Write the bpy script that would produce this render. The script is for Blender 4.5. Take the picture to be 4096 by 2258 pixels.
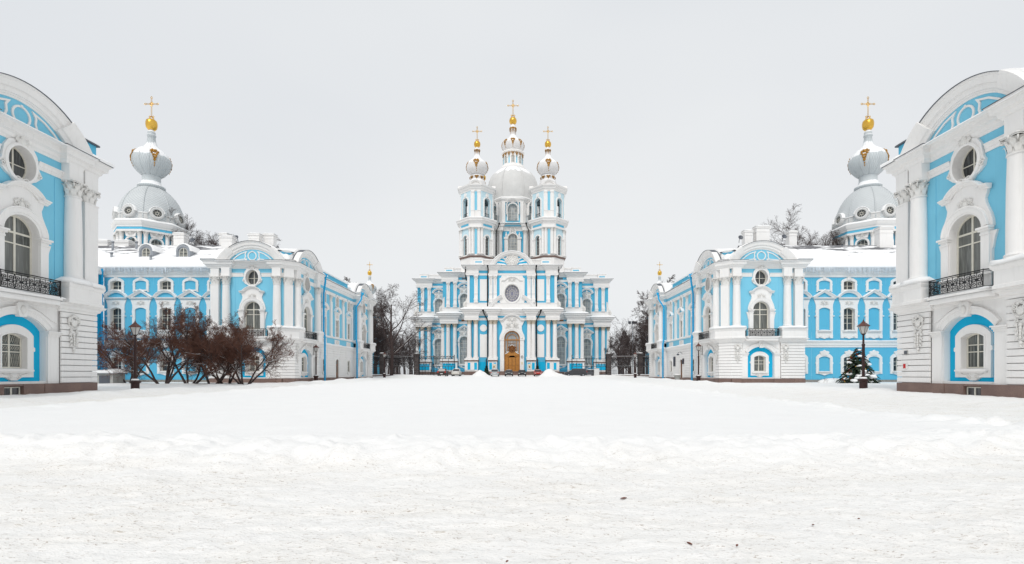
import bpy, math, random
import numpy as np
from mathutils import Vector, Matrix
from mathutils.geometry import tessellate_polygon

for o in list(bpy.data.objects): bpy.data.objects.remove(o)
SC = bpy.context.scene
COL = SC.collection
R = math.radians
PI = math.pi

# ------------------------------------------------------------------ camera
cam_d = bpy.data.cameras.new('camera')
cam = bpy.data.objects.new('camera', cam_d); COL.objects.link(cam)
cam.location = (1.4, 0.0, 1.35)
cam.rotation_euler = (R(90), 0, 0)
cam_d.sensor_width = 36.0
cam_d.lens = 36.0*2000/4096
cam_d.shift_x = -24/4096
cam_d.shift_y = 368/4096
cam_d.clip_start = 0.1; cam_d.clip_end = 3000
SC.camera = cam
SC.render.resolution_x = 1024; SC.render.resolution_y = 564

# ------------------------------------------------------------------ overcast sky
W = bpy.data.worlds.new('World'); SC.world = W; W.use_nodes = True
nt = W.node_tree; nt.nodes.clear()
out = nt.nodes.new('ShaderNodeOutputWorld'); bg = nt.nodes.new('ShaderNodeBackground')
sky = nt.nodes.new('ShaderNodeTexSky'); sky.sky_type = 'NISHITA'; sky.sun_disc = False
sky.sun_elevation = R(47); sky.sun_rotation = R(200)
skm = nt.nodes.new('ShaderNodeVectorMath'); skm.operation = 'SCALE'; skm.inputs[3].default_value = 0.08
nt.links.new(sky.outputs[0], skm.inputs[0])
tc = nt.nodes.new('ShaderNodeTexCoord')
mp = nt.nodes.new('ShaderNodeMapping'); mp.inputs['Scale'].default_value = (1, 1, 2.2)
nz = nt.nodes.new('ShaderNodeTexNoise'); nz.inputs['Scale'].default_value = 1.1; nz.inputs['Detail'].default_value = 3
nz.inputs['Roughness'].default_value = 0.45
ramp = nt.nodes.new('ShaderNodeValToRGB')
ramp.color_ramp.elements[0].position = 0.30; ramp.color_ramp.elements[0].color = (0.745, 0.77, 0.80, 1)
ramp.color_ramp.elements[1].position = 0.66; ramp.color_ramp.elements[1].color = (0.83, 0.845, 0.855, 1)
nt.links.new(tc.outputs['Generated'], mp.inputs[0]); nt.links.new(mp.outputs[0], nz.inputs['Vector'])
nt.links.new(nz.outputs['Fac'], ramp.inputs[0])
mx = nt.nodes.new('ShaderNodeMix'); mx.data_type = 'RGBA'; mx.inputs[0].default_value = 0.97
nt.links.new(skm.outputs[0], mx.inputs[6]); nt.links.new(ramp.outputs[0], mx.inputs[7])
nt.links.new(mx.outputs[2], bg.inputs[0]); bg.inputs[1].default_value = 0.955
nt.links.new(bg.outputs[0], out.inputs[0])

# ------------------------------------------------------------------ soft overcast sun
sl = bpy.data.lights.new('sun', 'SUN'); sl.energy = 1.4; sl.angle = R(24); sl.color = (1, 0.97, 0.93)
so = bpy.data.objects.new('sun', sl); COL.objects.link(so)
so.rotation_euler = (R(43), 0, R(-14)); so.location = (0, -20, 60)

SC.view_settings.view_transform = 'Standard'; SC.view_settings.look = 'None'
SC.view_settings.gamma = 1.0; SC.view_settings.exposure = 0.12
SC.view_settings.use_curve_mapping = False
SC.render.engine = 'CYCLES'
SC.cycles.max_bounces = 6; SC.cycles.diffuse_bounces = 4; SC.cycles.glossy_bounces = 3
SC.cycles.transparent_max_bounces = 6

# ------------------------------------------------------------------ materials
MATS = {}
class NB:
    """tiny node helper"""
    def __init__(s, name):
        s.m = bpy.data.materials.new(name); s.m.use_nodes = True
        s.t = s.m.node_tree; s.b = s.t.nodes['Principled BSDF']; MATS[name] = s.m
        s.pos = s.n('ShaderNodeNewGeometry')
    def n(s, k, **kw):
        q = s.t.nodes.new(k)
        for a, v in kw.items(): setattr(q, a, v)
        return q
    def l(s, a, b): s.t.links.new(a, b)
    def noise(s, scale, detail=4, rough=0.55, stretch=None, src=None):
        q = s.n('ShaderNodeTexNoise'); q.inputs['Scale'].default_value = scale
        q.inputs['Detail'].default_value = detail; q.inputs['Roughness'].default_value = rough
        v = src or s.pos.outputs['Position']
        if stretch:
            mp = s.n('ShaderNodeMapping'); mp.inputs['Scale'].default_value = stretch
            s.l(v, mp.inputs[0]); v = mp.outputs[0]
        s.l(v, q.inputs['Vector']); return q.outputs['Fac']
    def ramp(s, f, p0, p1, c0=(0, 0, 0, 1), c1=(1, 1, 1, 1)):
        q = s.n('ShaderNodeValToRGB'); e = q.color_ramp.elements
        e[0].position = p0; e[0].color = c0; e[1].position = p1; e[1].color = c1
        s.l(f, q.inputs[0]); return q.outputs[0]
    def mix(s, f, a, b):
        q = s.n('ShaderNodeMix', data_type='RGBA')
        for i, v in ((0, f), (6, a), (7, b)):
            if isinstance(v, (tuple, float, int)):
                q.inputs[i].default_value = v if not isinstance(v, tuple) else (*v[:3], 1)
            else: s.l(v, q.inputs[i])
        return q.outputs[2]
    def bump(s, h, st, dist=0.05):
        q = s.n('ShaderNodeBump'); q.inputs['Strength'].default_value = st; q.inputs['Distance'].default_value = dist
        s.l(h, q.inputs['Height']); s.l(q.outputs[0], s.b.inputs['Normal'])
    def set(s, color=None, rough=None, metal=None, spec=None):
        if color is not None:
            if isinstance(color, tuple): s.b.inputs['Base Color'].default_value = (*color[:3], 1)
            else: s.l(color, s.b.inputs['Base Color'])
        if rough is not None: s.b.inputs['Roughness'].default_value = rough
        if metal is not None: s.b.inputs['Metallic'].default_value = metal
        if spec is not None: s.b.inputs['Specular IOR Level'].default_value = spec
        return s

def paint(name, c, dark, amt=0.6, rough=0.85, streak=True, bump=0.25):
    k = NB(name)
    a = k.noise(0.5, 5, 0.6); b = k.noise(2.2, 4, 0.6, (3, 3, 0.25)); 
    f = k.ramp(a, 0.35, 0.72)
    col = k.mix(f, c, tuple(x*0.93+y*0.07 for x, y in zip(c, dark)))
    g = k.ramp(b, 0.52, 0.8, (0, 0, 0, 1), (amt, amt, amt, 1))
    col = k.mix(g, col, tuple(x*0.62+y*0.38 for x, y in zip(c, dark)))
    k.set(col, rough, spec=0.25); k.bump(k.noise(14, 3), bump, 0.01)
    return k.m

def plain(name, c, rough=0.6, metal=0.0, var=0.12, scale=3.0, spec=0.4):
    k = NB(name)
    a = k.noise(scale, 4)
    k.set(k.mix(k.ramp(a, 0.3, 0.75), c, tuple(x*(1-var) for x in c)), rough, metal, spec)
    return k.m

paint('white_plaster', (0.845, 0.83, 0.815), (0.35, 0.33, 0.30), 0.38)
paint('stucco', (0.78, 0.765, 0.74), (0.30, 0.27, 0.22), 0.7)
paint('aged_stucco', (0.58, 0.52, 0.43), (0.30, 0.24, 0.16), 0.8)
paint('blue_pale', (0.215, 0.575, 0.755), (0.10, 0.33, 0.5), 0.35)  # upper pavilion walls: haze is put into the colour as a paler blue
paint('blue_mid', (0.12, 0.49, 0.70), (0.06, 0.30, 0.5), 0.35)
paint('blue_deep', (0.010, 0.45, 0.73), (0.01, 0.32, 0.55), 0.30)  # niches: tone-mapped saturation of the light put into the colour as deeper blue
paint('blue_church', (0.095, 0.45, 0.67), (0.04, 0.30, 0.5), 0.4)
paint('blue_ice', (0.56, 0.74, 0.81), (0.3, 0.45, 0.55), 0.35)
plain('pipe_blue', (0.006, 0.40, 0.76), 0.45)
plain('cream_frame', (0.74, 0.71, 0.62), 0.5)
plain('black_iron', (0.018, 0.018, 0.02), 0.5, 0.3)
plain('lamp_iron', (0.035, 0.012, 0.010), 0.5, 0.1)
plain('lamp_glass', (0.50, 0.49, 0.47), 0.25)
plain('dark_metal', (0.11, 0.12, 0.14), 0.5, 0.3)
plain('grey_metal', (0.34, 0.36, 0.39), 0.55, 0.2)
plain('wood', (0.50, 0.215, 0.04), 0.5, 0, 0.3, 2.5)
plain('wood_dark', (0.23, 0.085, 0.02), 0.5, 0, 0.3, 2.5)
plain('gilt_dark', (0.50, 0.25, 0.035), 0.45, 0.45, 0.5, 2)
plain('plaque', (0.035, 0.025, 0.035), 0.3)
plain('poster', (0.78, 0.70, 0.52), 0.6)
plain('red_box', (0.55, 0.02, 0.02), 0.4)
plain('white_box', (0.75, 0.75, 0.74), 0.5)
plain('concrete', (0.42, 0.42, 0.40), 0.85, 0, 0.25, 1.5)
plain('rubber', (0.02, 0.02, 0.02), 0.8)
plain('tail_red', (0.55, 0.02, 0.01), 0.3)
plain('ice', (0.80, 0.86, 0.92), 0.15, 0, 0.05)

k = NB('gold'); k.set(k.mix(k.ramp(k.noise(0.8, 4), 0.3, 0.75), (0.83, 0.52, 0.10), (0.62, 0.35, 0.05)), 0.28, 0.9)
k = NB('granite')
v = k.n('ShaderNodeTexVoronoi'); v.inputs['Scale'].default_value = 26; k.l(k.pos.outputs['Position'], v.inputs['Vector'])
c = k.mix(k.ramp(k.noise(0.9, 4), 0.3, 0.75), (0.16, 0.10, 0.085), (0.25, 0.165, 0.135))
c = k.mix(k.ramp(v.outputs['Distance'], 0.15, 0.6, (0.55, 0.55, 0.55, 1), (0, 0, 0, 1)), c, (0.11, 0.075, 0.065)); k.set(c, 0.6)
k = NB('grey_stone'); k.set(k.mix(k.ramp(k.noise(5, 5, 0.7), 0.35, 0.7), (0.22, 0.2, 0.18), (0.36, 0.34, 0.31)), 0.8)
k = NB('pier_stone')
c = k.mix(k.ramp(k.noise(1.3, 4), 0.3, 0.75), (0.045, 0.035, 0.035), (0.10, 0.085, 0.08))
v = k.n('ShaderNodeTexVoronoi'); v.inputs['Scale'].default_value = 5; k.l(k.pos.outputs['Position'], v.inputs['Vector'])
c = k.mix(k.ramp(v.outputs['Distance'], 0.06, 0.16, (1, 1, 1, 1), (0, 0, 0, 1)), c, (0.6, 0.6, 0.6)); k.set(c, 0.85)

# snow
k = NB('snow')
c = k.mix(k.ramp(k.noise(1.2, 5), 0.35, 0.75), (0.915, 0.91, 0.905), (0.88, 0.88, 0.88)); k.set(c, 0.7, spec=0.2)
k.bump(k.noise(5, 5, 0.6), 0.35, 0.06)
k = NB('ground_snow')
at = k.n('ShaderNodeAttribute', attribute_name='dirt')
c = k.mix(k.ramp(k.noise(0.8, 5), 0.35, 0.75), (0.885, 0.88, 0.872), (0.865, 0.86, 0.853))
# trodden areas: grit and sand, patchy
n1 = k.noise(1.1, 6, 0.65, (0.55, 1.5, 1)); n2 = k.noise(9, 5, 0.75, (0.45, 1.4, 1)); n3 = k.noise(30, 3, 0.7, (0.55, 1.2, 1))
f1 = k.ramp(n1, 0.42, 0.72, (0.30, 0.30, 0.30, 1), (0.9, 0.9, 0.9, 1)); f2 = k.ramp(n2, 0.585, 0.68)
f3 = k.ramp(n3, 0.60, 0.66)
def mul(a, b):
    q = k.n('ShaderNodeMath', operation='MULTIPLY'); k.l(a, q.inputs[0]); k.l(b, q.inputs[1]); return q.outputs[0]
dirt = at.outputs['Fac']
c = k.mix(mul(dirt, f1), c, (0.835, 0.81, 0.77))
c = k.mix(mul(mul(dirt, f2), f1), c, (0.46, 0.40, 0.32))
c = k.mix(mul(mul(dirt, f3), f1), c, (0.26, 0.18, 0.12))
k.set(c, 0.75, spec=0.15)
h = k.n('ShaderNodeMath', operation='MULTIPLY_ADD'); k.l(n2, h.inputs[0]); h.inputs[1].default_value = 0.9; k.l(n3, h.inputs[2])
k.bump(h.outputs[0], 0.55, 0.04)

# dome sheet metal with drifted snow on its upward faces
def dome_mat(name, base, seam, scale=3.0, lo=0.55, hi=0.75, diamond=True):
    k = NB(name)
    tcx = k.n('ShaderNodeTexCoord')
    sep = k.n('ShaderNodeSeparateXYZ'); k.l(tcx.outputs['Object'], sep.inputs[0])
    at2 = k.n('ShaderNodeMath', operation='ARCTAN2'); k.l(sep.outputs[0], at2.inputs[0]); k.l(sep.outputs[1], at2.inputs[1])
    s1 = k.n('ShaderNodeMath', operation='MULTIPLY'); k.l(at2.outputs[0], s1.inputs[0]); s1.inputs[1].default_value = 7.64
    def wave(sign):
        q = k.n('ShaderNodeMath', operation='MULTIPLY_ADD'); k.l(sep.outputs[2], q.inputs[0]); q.inputs[1].default_value = sign*scale*0.72
        k.l(s1.outputs[0], q.inputs[2])
        fr = k.n('ShaderNodeMath', operation='FRACT'); k.l(q.outputs[0], fr.inputs[0])
        g = k.n('ShaderNodeMath', operation='LESS_THAN'); k.l(fr.outputs[0], g.inputs[0]); g.inputs[1].default_value = 0.09
        return g.outputs[0]
    c = k.mix(k.ramp(k.noise(0.7, 4), 0.3, 0.75), base, tuple(x*0.88 for x in base))
    if diamond:
        a = k.n('ShaderNodeMath', operation='MAXIMUM'); k.l(wave(1), a.inputs[0]); k.l(wave(-1), a.inputs[1])
        m = k.n('ShaderNodeMath', operation='MULTIPLY'); k.l(a.outputs[0], m.inputs[0]); m.inputs[1].default_value = 0.7
        c = k.mix(m.outputs[0], c, seam)
    nrm = k.n('ShaderNodeSeparateXYZ'); k.l(k.pos.outputs['Normal'], nrm.inputs[0])
    ad = k.n('ShaderNodeMath', operation='MULTIPLY_ADD'); k.l(k.noise(0.55, 5, 0.6, (1, 1, 0.5)), ad.inputs[0]); ad.inputs[1].default_value = 0.75
    k.l(nrm.outputs[2], ad.inputs[2])
    sf = k.ramp(ad.outputs[0], lo+0.36, hi+0.36)
    c = k.mix(sf, c, (0.9, 0.905, 0.915))
    k.set(c, 0.55, spec=0.3)
    return k.m
dome_mat('dome_scales', (0.61, 0.64, 0.65), (0.28, 0.30, 0.32), 3.2, 0.66, 0.74)
dome_mat('onion_scales', (0.58, 0.62, 0.635), (0.30, 0.33, 0.35), 1.2, 0.30, 0.40)
dome_mat('dome_grey', (0.66, 0.66, 0.65), (0.4, 0.4, 0.4), 2, 0.62, 0.78, False)
dome_mat('dome_white', (0.74, 0.73, 0.725), (0.5, 0.5, 0.5), 2, 0.30, 0.5, False)
dome_mat('roof_sheet', (0.20, 0.20, 0.21), (0.1, 0.1, 0.1), 2, 0.10, 0.16, False)

# window panes: dark interior, curtains in some, soft reflections
def pane_mat(name, c1, c2, rough=0.08, spec=0.5):
    k = NB(name)
    oi = k.n('ShaderNodeObjectInfo')
    c = k.mix(k.ramp(oi.outputs['Random'], 0.2, 0.9), c1, c2)
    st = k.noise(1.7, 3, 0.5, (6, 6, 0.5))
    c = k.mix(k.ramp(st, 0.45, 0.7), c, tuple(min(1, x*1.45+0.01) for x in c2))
    k.set(c, rough, spec=spec); return k.m
pane_mat('pane', (0.025, 0.028, 0.03), (0.075, 0.08, 0.08))
pane_mat('pane_curtain', (0.07, 0.075, 0.07), (0.14, 0.145, 0.135))
pane_mat('pane_church', (0.22, 0.235, 0.24), (0.33, 0.35, 0.36), 0.2)
pane_mat('pane_tower', (0.03, 0.03, 0.035), (0.07, 0.07, 0.075))
pane_mat('car_glass', (0.02, 0.02, 0.025), (0.04, 0.04, 0.045))

# bark
k = NB('bark'); k.set(k.mix(k.ramp(k.noise(6, 4), 0.3, 0.75), (0.035, 0.022, 0.02), (0.075, 0.05, 0.045)), 0.9)
k = NB('shrub_twig'); k.set(k.mix(k.ramp(k.noise(3, 4), 0.3, 0.75), (0.085, 0.034, 0.022), (0.17, 0.075, 0.048)), 0.9)
k = NB('far_twig'); k.set(k.mix(k.ramp(k.noise(2, 4), 0.3, 0.75), (0.055, 0.038, 0.036), (0.12, 0.09, 0.085)), 0.9)
k = NB('needles'); k.set(k.mix(k.ramp(k.noise(4, 4), 0.3, 0.75), (0.012, 0.03, 0.014), (0.035, 0.06, 0.028)), 0.85)
plain('leaf_brown', (0.17, 0.045, 0.02), 0.7)

# ------------------------------------------------------------------ mesh helpers
class MB:
    def __init__(s): s.v = []; s.f = []; s.s = []
    def add(s, vs, fs, smooth=False):
        b = len(s.v); s.v.extend(vs); s.f.extend([tuple(i+b for i in f) for f in fs]); s.s.extend([smooth]*len(fs)); return s
    def box(s, x0, x1, y0, y1, z0, z1):
        return s.add([(x0,y0,z0),(x1,y0,z0),(x1,y1,z0),(x0,y1,z0),(x0,y0,z1),(x1,y0,z1),(x1,y1,z1),(x0,y1,z1)],
              [(3,2,1,0),(4,5,6,7),(0,1,5,4),(1,2,6,5),(2,3,7,6),(3,0,4,7)])
    def fbox(s, u0, u1, d0, d1, z0, z1): return s.box(u0, u1, -d1, -d0, z0, z1)   # facade box: d = outwards
    def obox(s, cx, cy, hw, hd, z0, z1, ang):
        c, q = math.cos(ang), math.sin(ang); P = []
        for z in (z0, z1):
            for a, b in ((-hw,-hd),(hw,-hd),(hw,hd),(-hw,hd)): P.append((cx+a*c-b*q, cy+a*q+b*c, z))
        return s.add(P, [(3,2,1,0),(4,5,6,7),(0,1,5,4),(1,2,6,5),(2,3,7,6),(3,0,4,7)])
    def lathe(s, prof, n=16, cx=0, cy=0, smooth=True, a0=0.0, flute=None):
        vs = []; fs = []
        for (r, z) in prof:
            for i in range(n):
                a = a0+2*PI*i/n; vs.append((cx+r*math.cos(a), cy+r*math.sin(a), z))
        for j in range(len(prof)-1):
            for i in range(n):
                fs.append((j*n+i, j*n+(i+1)%n, (j+1)*n+(i+1)%n, (j+1)*n+i))
        if prof[-1][0] > 1e-4: fs.append(tuple((len(prof)-1)*n+i for i in range(n)))
        return s.add(vs, fs, smooth)
    def ell(s, x, y, z, rx, ry, rz, n=8, m=5):
        vs = [(x, y, z-rz)]; fs = []
        for j in range(1, m):
            t = -PI/2+PI*j/m
            for i in range(n):
                a = 2*PI*i/n; vs.append((x+rx*math.cos(t)*math.cos(a), y+ry*math.cos(t)*math.sin(a), z+rz*math.sin(t)))
        vs.append((x, y, z+rz)); L = len(vs)-1
        for i in range(n): fs.append((0, 1+(i+1)%n, 1+i)); fs.append((L, L-n+i, L-n+(i+1)%n))
        for j in range(m-2):
            for i in range(n):
                a = 1+j*n+i; b = 1+j*n+(i+1)%n; fs.append((a, b, b+n, a+n))
        return s.add(vs, fs, True)
    def tube(s, pts, rad, n=6, smooth=True, cap=True):
        pts = [Vector(p) for p in pts]; m = len(pts)
        if not hasattr(rad, '__len__'): rad = [rad]*m
        if len(rad) != m: rad = list(np.interp(np.linspace(0, 1, m), np.linspace(0, 1, len(rad)), rad))
        vs = []; fs = []; prev = None
        for i in range(m):
            d = (pts[min(i+1, m-1)]-pts[max(i-1, 0)])
            if d.length < 1e-9: d = Vector((0, 0, 1))
            d.normalize()
            if prev is None:
                a = Vector((0, 0, 1)) if abs(d.z) < 0.9 else Vector((1, 0, 0)); x = d.cross(a).normalized()
            else:
                x = prev-d*prev.dot(d)
                if x.length < 1e-6: x = d.orthogonal()
                x.normalize()
            prev = x; y = d.cross(x)
            for j in range(n):
                t = 2*PI*j/n; q = pts[i]+(x*math.cos(t)+y*math.sin(t))*rad[i]; vs.append((q.x, q.y, q.z))
        for i in range(m-1):
            for j in range(n): fs.append((i*n+j, i*n+(j+1)%n, (i+1)*n+(j+1)%n, (i+1)*n+j))
        if cap: fs.append(tuple(range(n-1, -1, -1))); fs.append(tuple((m-1)*n+j for j in range(n)))
        return s.add(vs, fs, smooth)
    def poly(s, loop, holes, f3, flip=False):
        ls = [[Vector((a, b, 0)) for a, b in l] for l in [loop]+list(holes)]
        tr = tessellate_polygon(ls); pts = [p for l in ls for p in l]
        return s.add([f3(p.x, p.y) for p in pts], [tuple(t) for t in tr])
    def rim(s, loop, fa, fb):
        n = len(loop); vs = [fa(a, b) for a, b in loop]+[fb(a, b) for a, b in loop]
        return s.add(vs, [(i, (i+1) % n, n+(i+1) % n, n+i) for i in range(n)])
    def plate(s, loop, holes, d0, d1):
        """facade plate standing from depth d0 out to d1"""
        fr = lambda a, b: (a, -d1, b); bk = lambda a, b: (a, -d0, b)
        s.poly(loop, holes, fr)
        for l in [loop]+list(holes): s.rim(l, bk, fr)
        return s
    def wall(s, loop, holes, reveal, d=0.0):
        s.poly(loop, holes, lambda a, b: (a, -d, b))
        if reveal:
            for h in holes: s.reveal(h, d, reveal)
        return s
    def reveal(s, h, d, depth): return s.rim(h, lambda a, b: (a, -d, b), lambda a, b: (a, -d+depth, b))
    def prism(s, loop, z0, z1):
        lo = lambda a, b: (a, b, z0); hi = lambda a, b: (a, b, z1)
        s.poly(loop, [], hi); s.rim(loop, lo, hi); return s
    def sweep(s, path, prof, closed=False, plan=False, smooth=False, base=0.0):
        """prof = closed polygon of (o, d): o to the left of the path, d out of the plane (facade) or z (plan)"""
        n = len(path); P = [Vector(p) for p in path]; off = []
        for i in range(n):
            if closed: a, b, c = P[i-1], P[i], P[(i+1) % n]
            else: a, b, c = P[max(i-1, 0)], P[i], P[min(i+1, n-1)]
            d1 = (b-a); d2 = (c-b)
            if d1.length < 1e-9: d1 = d2
            if d2.length < 1e-9: d2 = d1
            d1 = d1.normalized(); d2 = d2.normalized()
            n1 = Vector((-d1.y, d1.x)); n2 = Vector((-d2.y, d2.x)); m = n1+n2
            if m.length < 1e-6: m = n1
            m.normalize(); off.append(m/max(0.35, m.dot(n1)))
        k = len(prof); vs = []; fs = []
        for i in range(n):
            for (o, d) in prof:
                q = P[i]+off[i]*o
                vs.append((q.x, q.y, base+d) if plan else (q.x, -(base+d), q.y))
        for i in range(n if closed else n-1):
            j = (i+1) % n
            for t in range(k): fs.append((i*k+t, i*k+(t+1) % k, j*k+(t+1) % k, j*k+t))
        if not closed: fs.append(tuple(range(k))); fs.append(tuple((n-1)*k+t for t in range(k-1, -1, -1)))
        return s.add(vs, fs, smooth)
    def mesh(s, name, mat):
        me = bpy.data.meshes.new(name); me.from_pydata(s.v, [], s.f); me.materials.append(MATS[mat])
        me.polygons.foreach_set('use_smooth', s.s); me.update(); return me
    def xf(s, M):
        s.v = [tuple(M @ Vector(p)) for p in s.v]; return s

def arch(cx, hw, z0, zs, rise, n=14):
    """closed loop of an arched opening"""
    L = [(cx-hw, z0), (cx+hw, z0)]
    return L+arc(cx, hw, zs, rise, n)[::-1]
def arc(cx, hw, zs, rise, n=14):
    """open path of an arch from left springing to right springing"""
    if rise >= hw*0.98: return [(cx-hw*math.cos(PI*i/n), zs+rise*math.sin(PI*i/n)) for i in range(n+1)]
    rr = (hw*hw+rise*rise)/(2*rise); t = math.asin(min(1, hw/rr)); zc = zs+rise-rr
    return [(cx+rr*math.sin(-t+2*t*i/n), zc+rr*math.cos(-t+2*t*i/n)) for i in range(n+1)]
def oval(cx, cz, a, b, n=24): return [(cx+a*math.cos(2*PI*i/n), cz+b*math.sin(2*PI*i/n)) for i in range(n)]
def rect(u0, u1, z0, z1): return [(u0, z0), (u1, z0), (u1, z1), (u0, z1)]
def mirror_loop(half):
    """closed symmetric outline from its right half given bottom to top"""
    return list(half)+[(-a, b) for a, b in reversed(half) if abs(a) > 1e-6]

class P:
    """prototype of a part with sub-parts; meshes are shared by all its copies"""
    def __init__(s, name, mb, mat, kids=(), label=None, kind=None):
        s.name = name; s.me = mb.mesh(name, mat) if isinstance(mb, MB) else mb
        s.kids = list(kids); s.label = label; s.kind = kind
def put(p, parent, loc=(0, 0, 0), rz=0.0, sc=None):
    o = bpy.data.objects.new(p.name, p.me); COL.objects.link(o); o.parent = parent
    o.location = loc; o.rotation_euler = (0, 0, rz)
    if sc: o.scale = sc
    if p.label: o['label'] = p.label
    if p.kind: o['kind'] = p.kind
    for q in p.kids: put(q, o)
    return o
def root(name, label, cat, loc=(0, 0, 0), group=None):
    o = bpy.data.objects.new(name, None); COL.objects.link(o); o.location = loc
    o.empty_display_size = 0.5
    tag(o, label, cat, group); return o
def tag(o, label, cat, group=None, kind=None):
    if label: o['label'] = label
    if cat: o['category'] = cat
    if group: o['group'] = group
    if kind: o['kind'] = kind
    return o
def solo(name, mb, mat, label, cat, loc=(0, 0, 0), group=None, kind=None):
    o = bpy.data.objects.new(name, mb.mesh(name, mat) if isinstance(mb, MB) else mb); COL.objects.link(o); o.location = loc
    return tag(o, label, cat, group, kind)
def part(parent, name, mb, mat, off=None, **kw):
    """a part given in world coordinates under a root with no rotation"""
    o = put(P(name, mb, mat, **kw), parent)
    l = off if off is not None else parent.location
    o.location = (-l[0], -l[1], -l[2]); return o
def copy_tree(o, parent=None):
    c = o.copy(); COL.objects.link(c); c.parent = parent
    for ch in o.children: copy_tree(ch, c)
    return c

_rs = np.random.RandomState(11); _G = _rs.rand(256, 256)
def vnoise(x, y):
    x = np.asarray(x, float); y = np.asarray(y, float)
    xi = np.floor(x).astype(int); yi = np.floor(y).astype(int); fx = x-xi; fy = y-yi
    fx = fx*fx*(3-2*fx); fy = fy*fy*(3-2*fy)
    g = lambda a, b: _G[a % 256, b % 256]
    return (g(xi, yi)*(1-fx)+g(xi+1, yi)*fx)*(1-fy)+(g(xi, yi+1)*(1-fx)+g(xi+1, yi+1)*fx)*fy
def fbm(x, y, o=4, r=0.5):
    t = 0; a = 1; n = 0
    for i in range(o): t = t+a*vnoise(np.asarray(x)*2**i+17*i, np.asarray(y)*2**i+31*i); n += a; a *= r
    return t/n-0.5

def snow_strip(mb, path, w, z, h, seed=0, step=0.35, back=0.02, droop=0.04):
    """lumpy snow lying along a plan path on a ledge; snow reaches w to the left of the path"""
    pts = []
    for i in range(len(path)-1):
        a, b = Vector(path[i]), Vector(path[i+1]); L = (b-a).length; n = max(1, int(L/step))
        for j in range(n): pts.append(a.lerp(b, j/n))
    pts.append(Vector(path[-1])); N = len(pts); vs = []; fs = []
    for i, p in enumerate(pts):
        a = pts[max(i-1, 0)]; b = pts[min(i+1, N-1)]; d = (b-a)
        d = d.normalized() if d.length > 1e-6 else Vector((1, 0)); nr = Vector((-d.y, d.x))
        k = 0.75+0.9*float(fbm(p.x*0.9+seed, p.y*0.9+seed*3, 3)); hh = h*max(0.3, k+0.2)
        if i in (0, N-1): hh *= 0.35
        ww = w*(1+0.10*float(fbm(p.x*1.7+seed+50, p.y*1.7, 2)))
        for (o, q) in ((-back, 0), (-back, hh), (ww*0.45, hh*1.02), (ww*0.8, hh*0.86), (ww*0.98, hh*0.5), (ww*1.0, -droop), (ww*0.9, -droop*0.4)):
            c = p+nr*o; vs.append((c.x, c.y, z+q))
    for i in range(N-1):
        for t in range(6): fs.append((i*7+t, i*7+t+1, (i+1)*7+t+1, (i+1)*7+t))
    fs.append(tuple(range(7))); fs.append(tuple((N-1)*7+t for t in range(6, -1, -1)))
    return mb.add(vs, fs, True)
def fsnow(mb, u0, u1, d, z, h, seed=0, d0=0.0):
    """snow on a straight facade ledge (local facade frame)"""
    return snow_strip(mb, [(u1, -d0), (u0, -d0)], d-d0, z, h, seed)

# ------------------------------------------------------------------ stucco ornament
def spiral(cx, cz, r, turns, a0, sgn, d, n=None):
    n = n or int(12*turns)+1; P_ = []
    for i in range(n+1):
        t = i/n; q = r*(1-0.86*t); a = a0+sgn*2*PI*turns*t; P_.append((cx+q*math.cos(a), -d, cz+q*math.sin(a)))
    return P_
def leaf(mb, x, z, ang, L, w, d, th=0.05):
    """a raised acanthus-like leaf lying on the facade"""
    c, s_ = math.cos(ang), math.sin(ang); vs = []; fs = []
    for i, (t, k, q) in enumerate(((0, .25, .4), (.3, .95, 1.), (.6, 1., 1.1), (.85, .55, 1.3), (1, .1, .6))):
        for j, o in enumerate((-1, 0, 1)):
            a = L*t; b = o*w*0.5*k; vs.append((x+a*c-b*s_, -(d+th*q*(1 if o == 0 else 0.35)), z+a*s_+b*c))
    for i in range(4):
        for j in range(2): fs.append((i*3+j, i*3+j+1, i*3+j+4, i*3+j+3))
    return mb.add(vs, fs, True)
def cartouche(w, h, d=0.0, seed=0, shield=True):
    m = MB(); rr = random.Random(seed); th = min(w, h)*0.11
    if shield: m.ell(0, -d-th*0.4, 0, w*0.17, th*0.9, h*0.30, 10, 6); m.tube([(a, -d-th*0.7, b) for a, b in oval(0, 0, w*0.2, h*0.34, 14)]+[(w*0.2, -d-th*0.7, 0)], th*0.32, 5)
    for s in (-1, 1):
        m.tube(spiral(s*w*0.31, h*0.12, w*0.13, 1.5, PI/2, -s, d+th*0.5), [th*0.42]*19, 5)
        m.tube(spiral(s*w*0.27, -h*0.22, w*0.10, 1.4, -PI/2, s, d+th*0.5), th*0.34, 5)
        for i in range(3): leaf(m, s*w*(0.18+0.05*i), h*0.2, PI/2-s*(0.4+0.5*i), h*0.32, h*0.15, d+0.01, th)
        leaf(m, s*w*0.35, -h*0.05, -s*0.5 if s > 0 else PI+0.5, w*0.2, h*0.14, d+0.01, th)
        leaf(m, s*w*0.06, -h*0.28, -PI/2+s*0.5, h*0.26, h*0.13, d+0.01, th)
    leaf(m, 0, h*0.28, PI/2, h*0.3, h*0.22, d+0.01, th*1.4)
    return m
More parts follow.
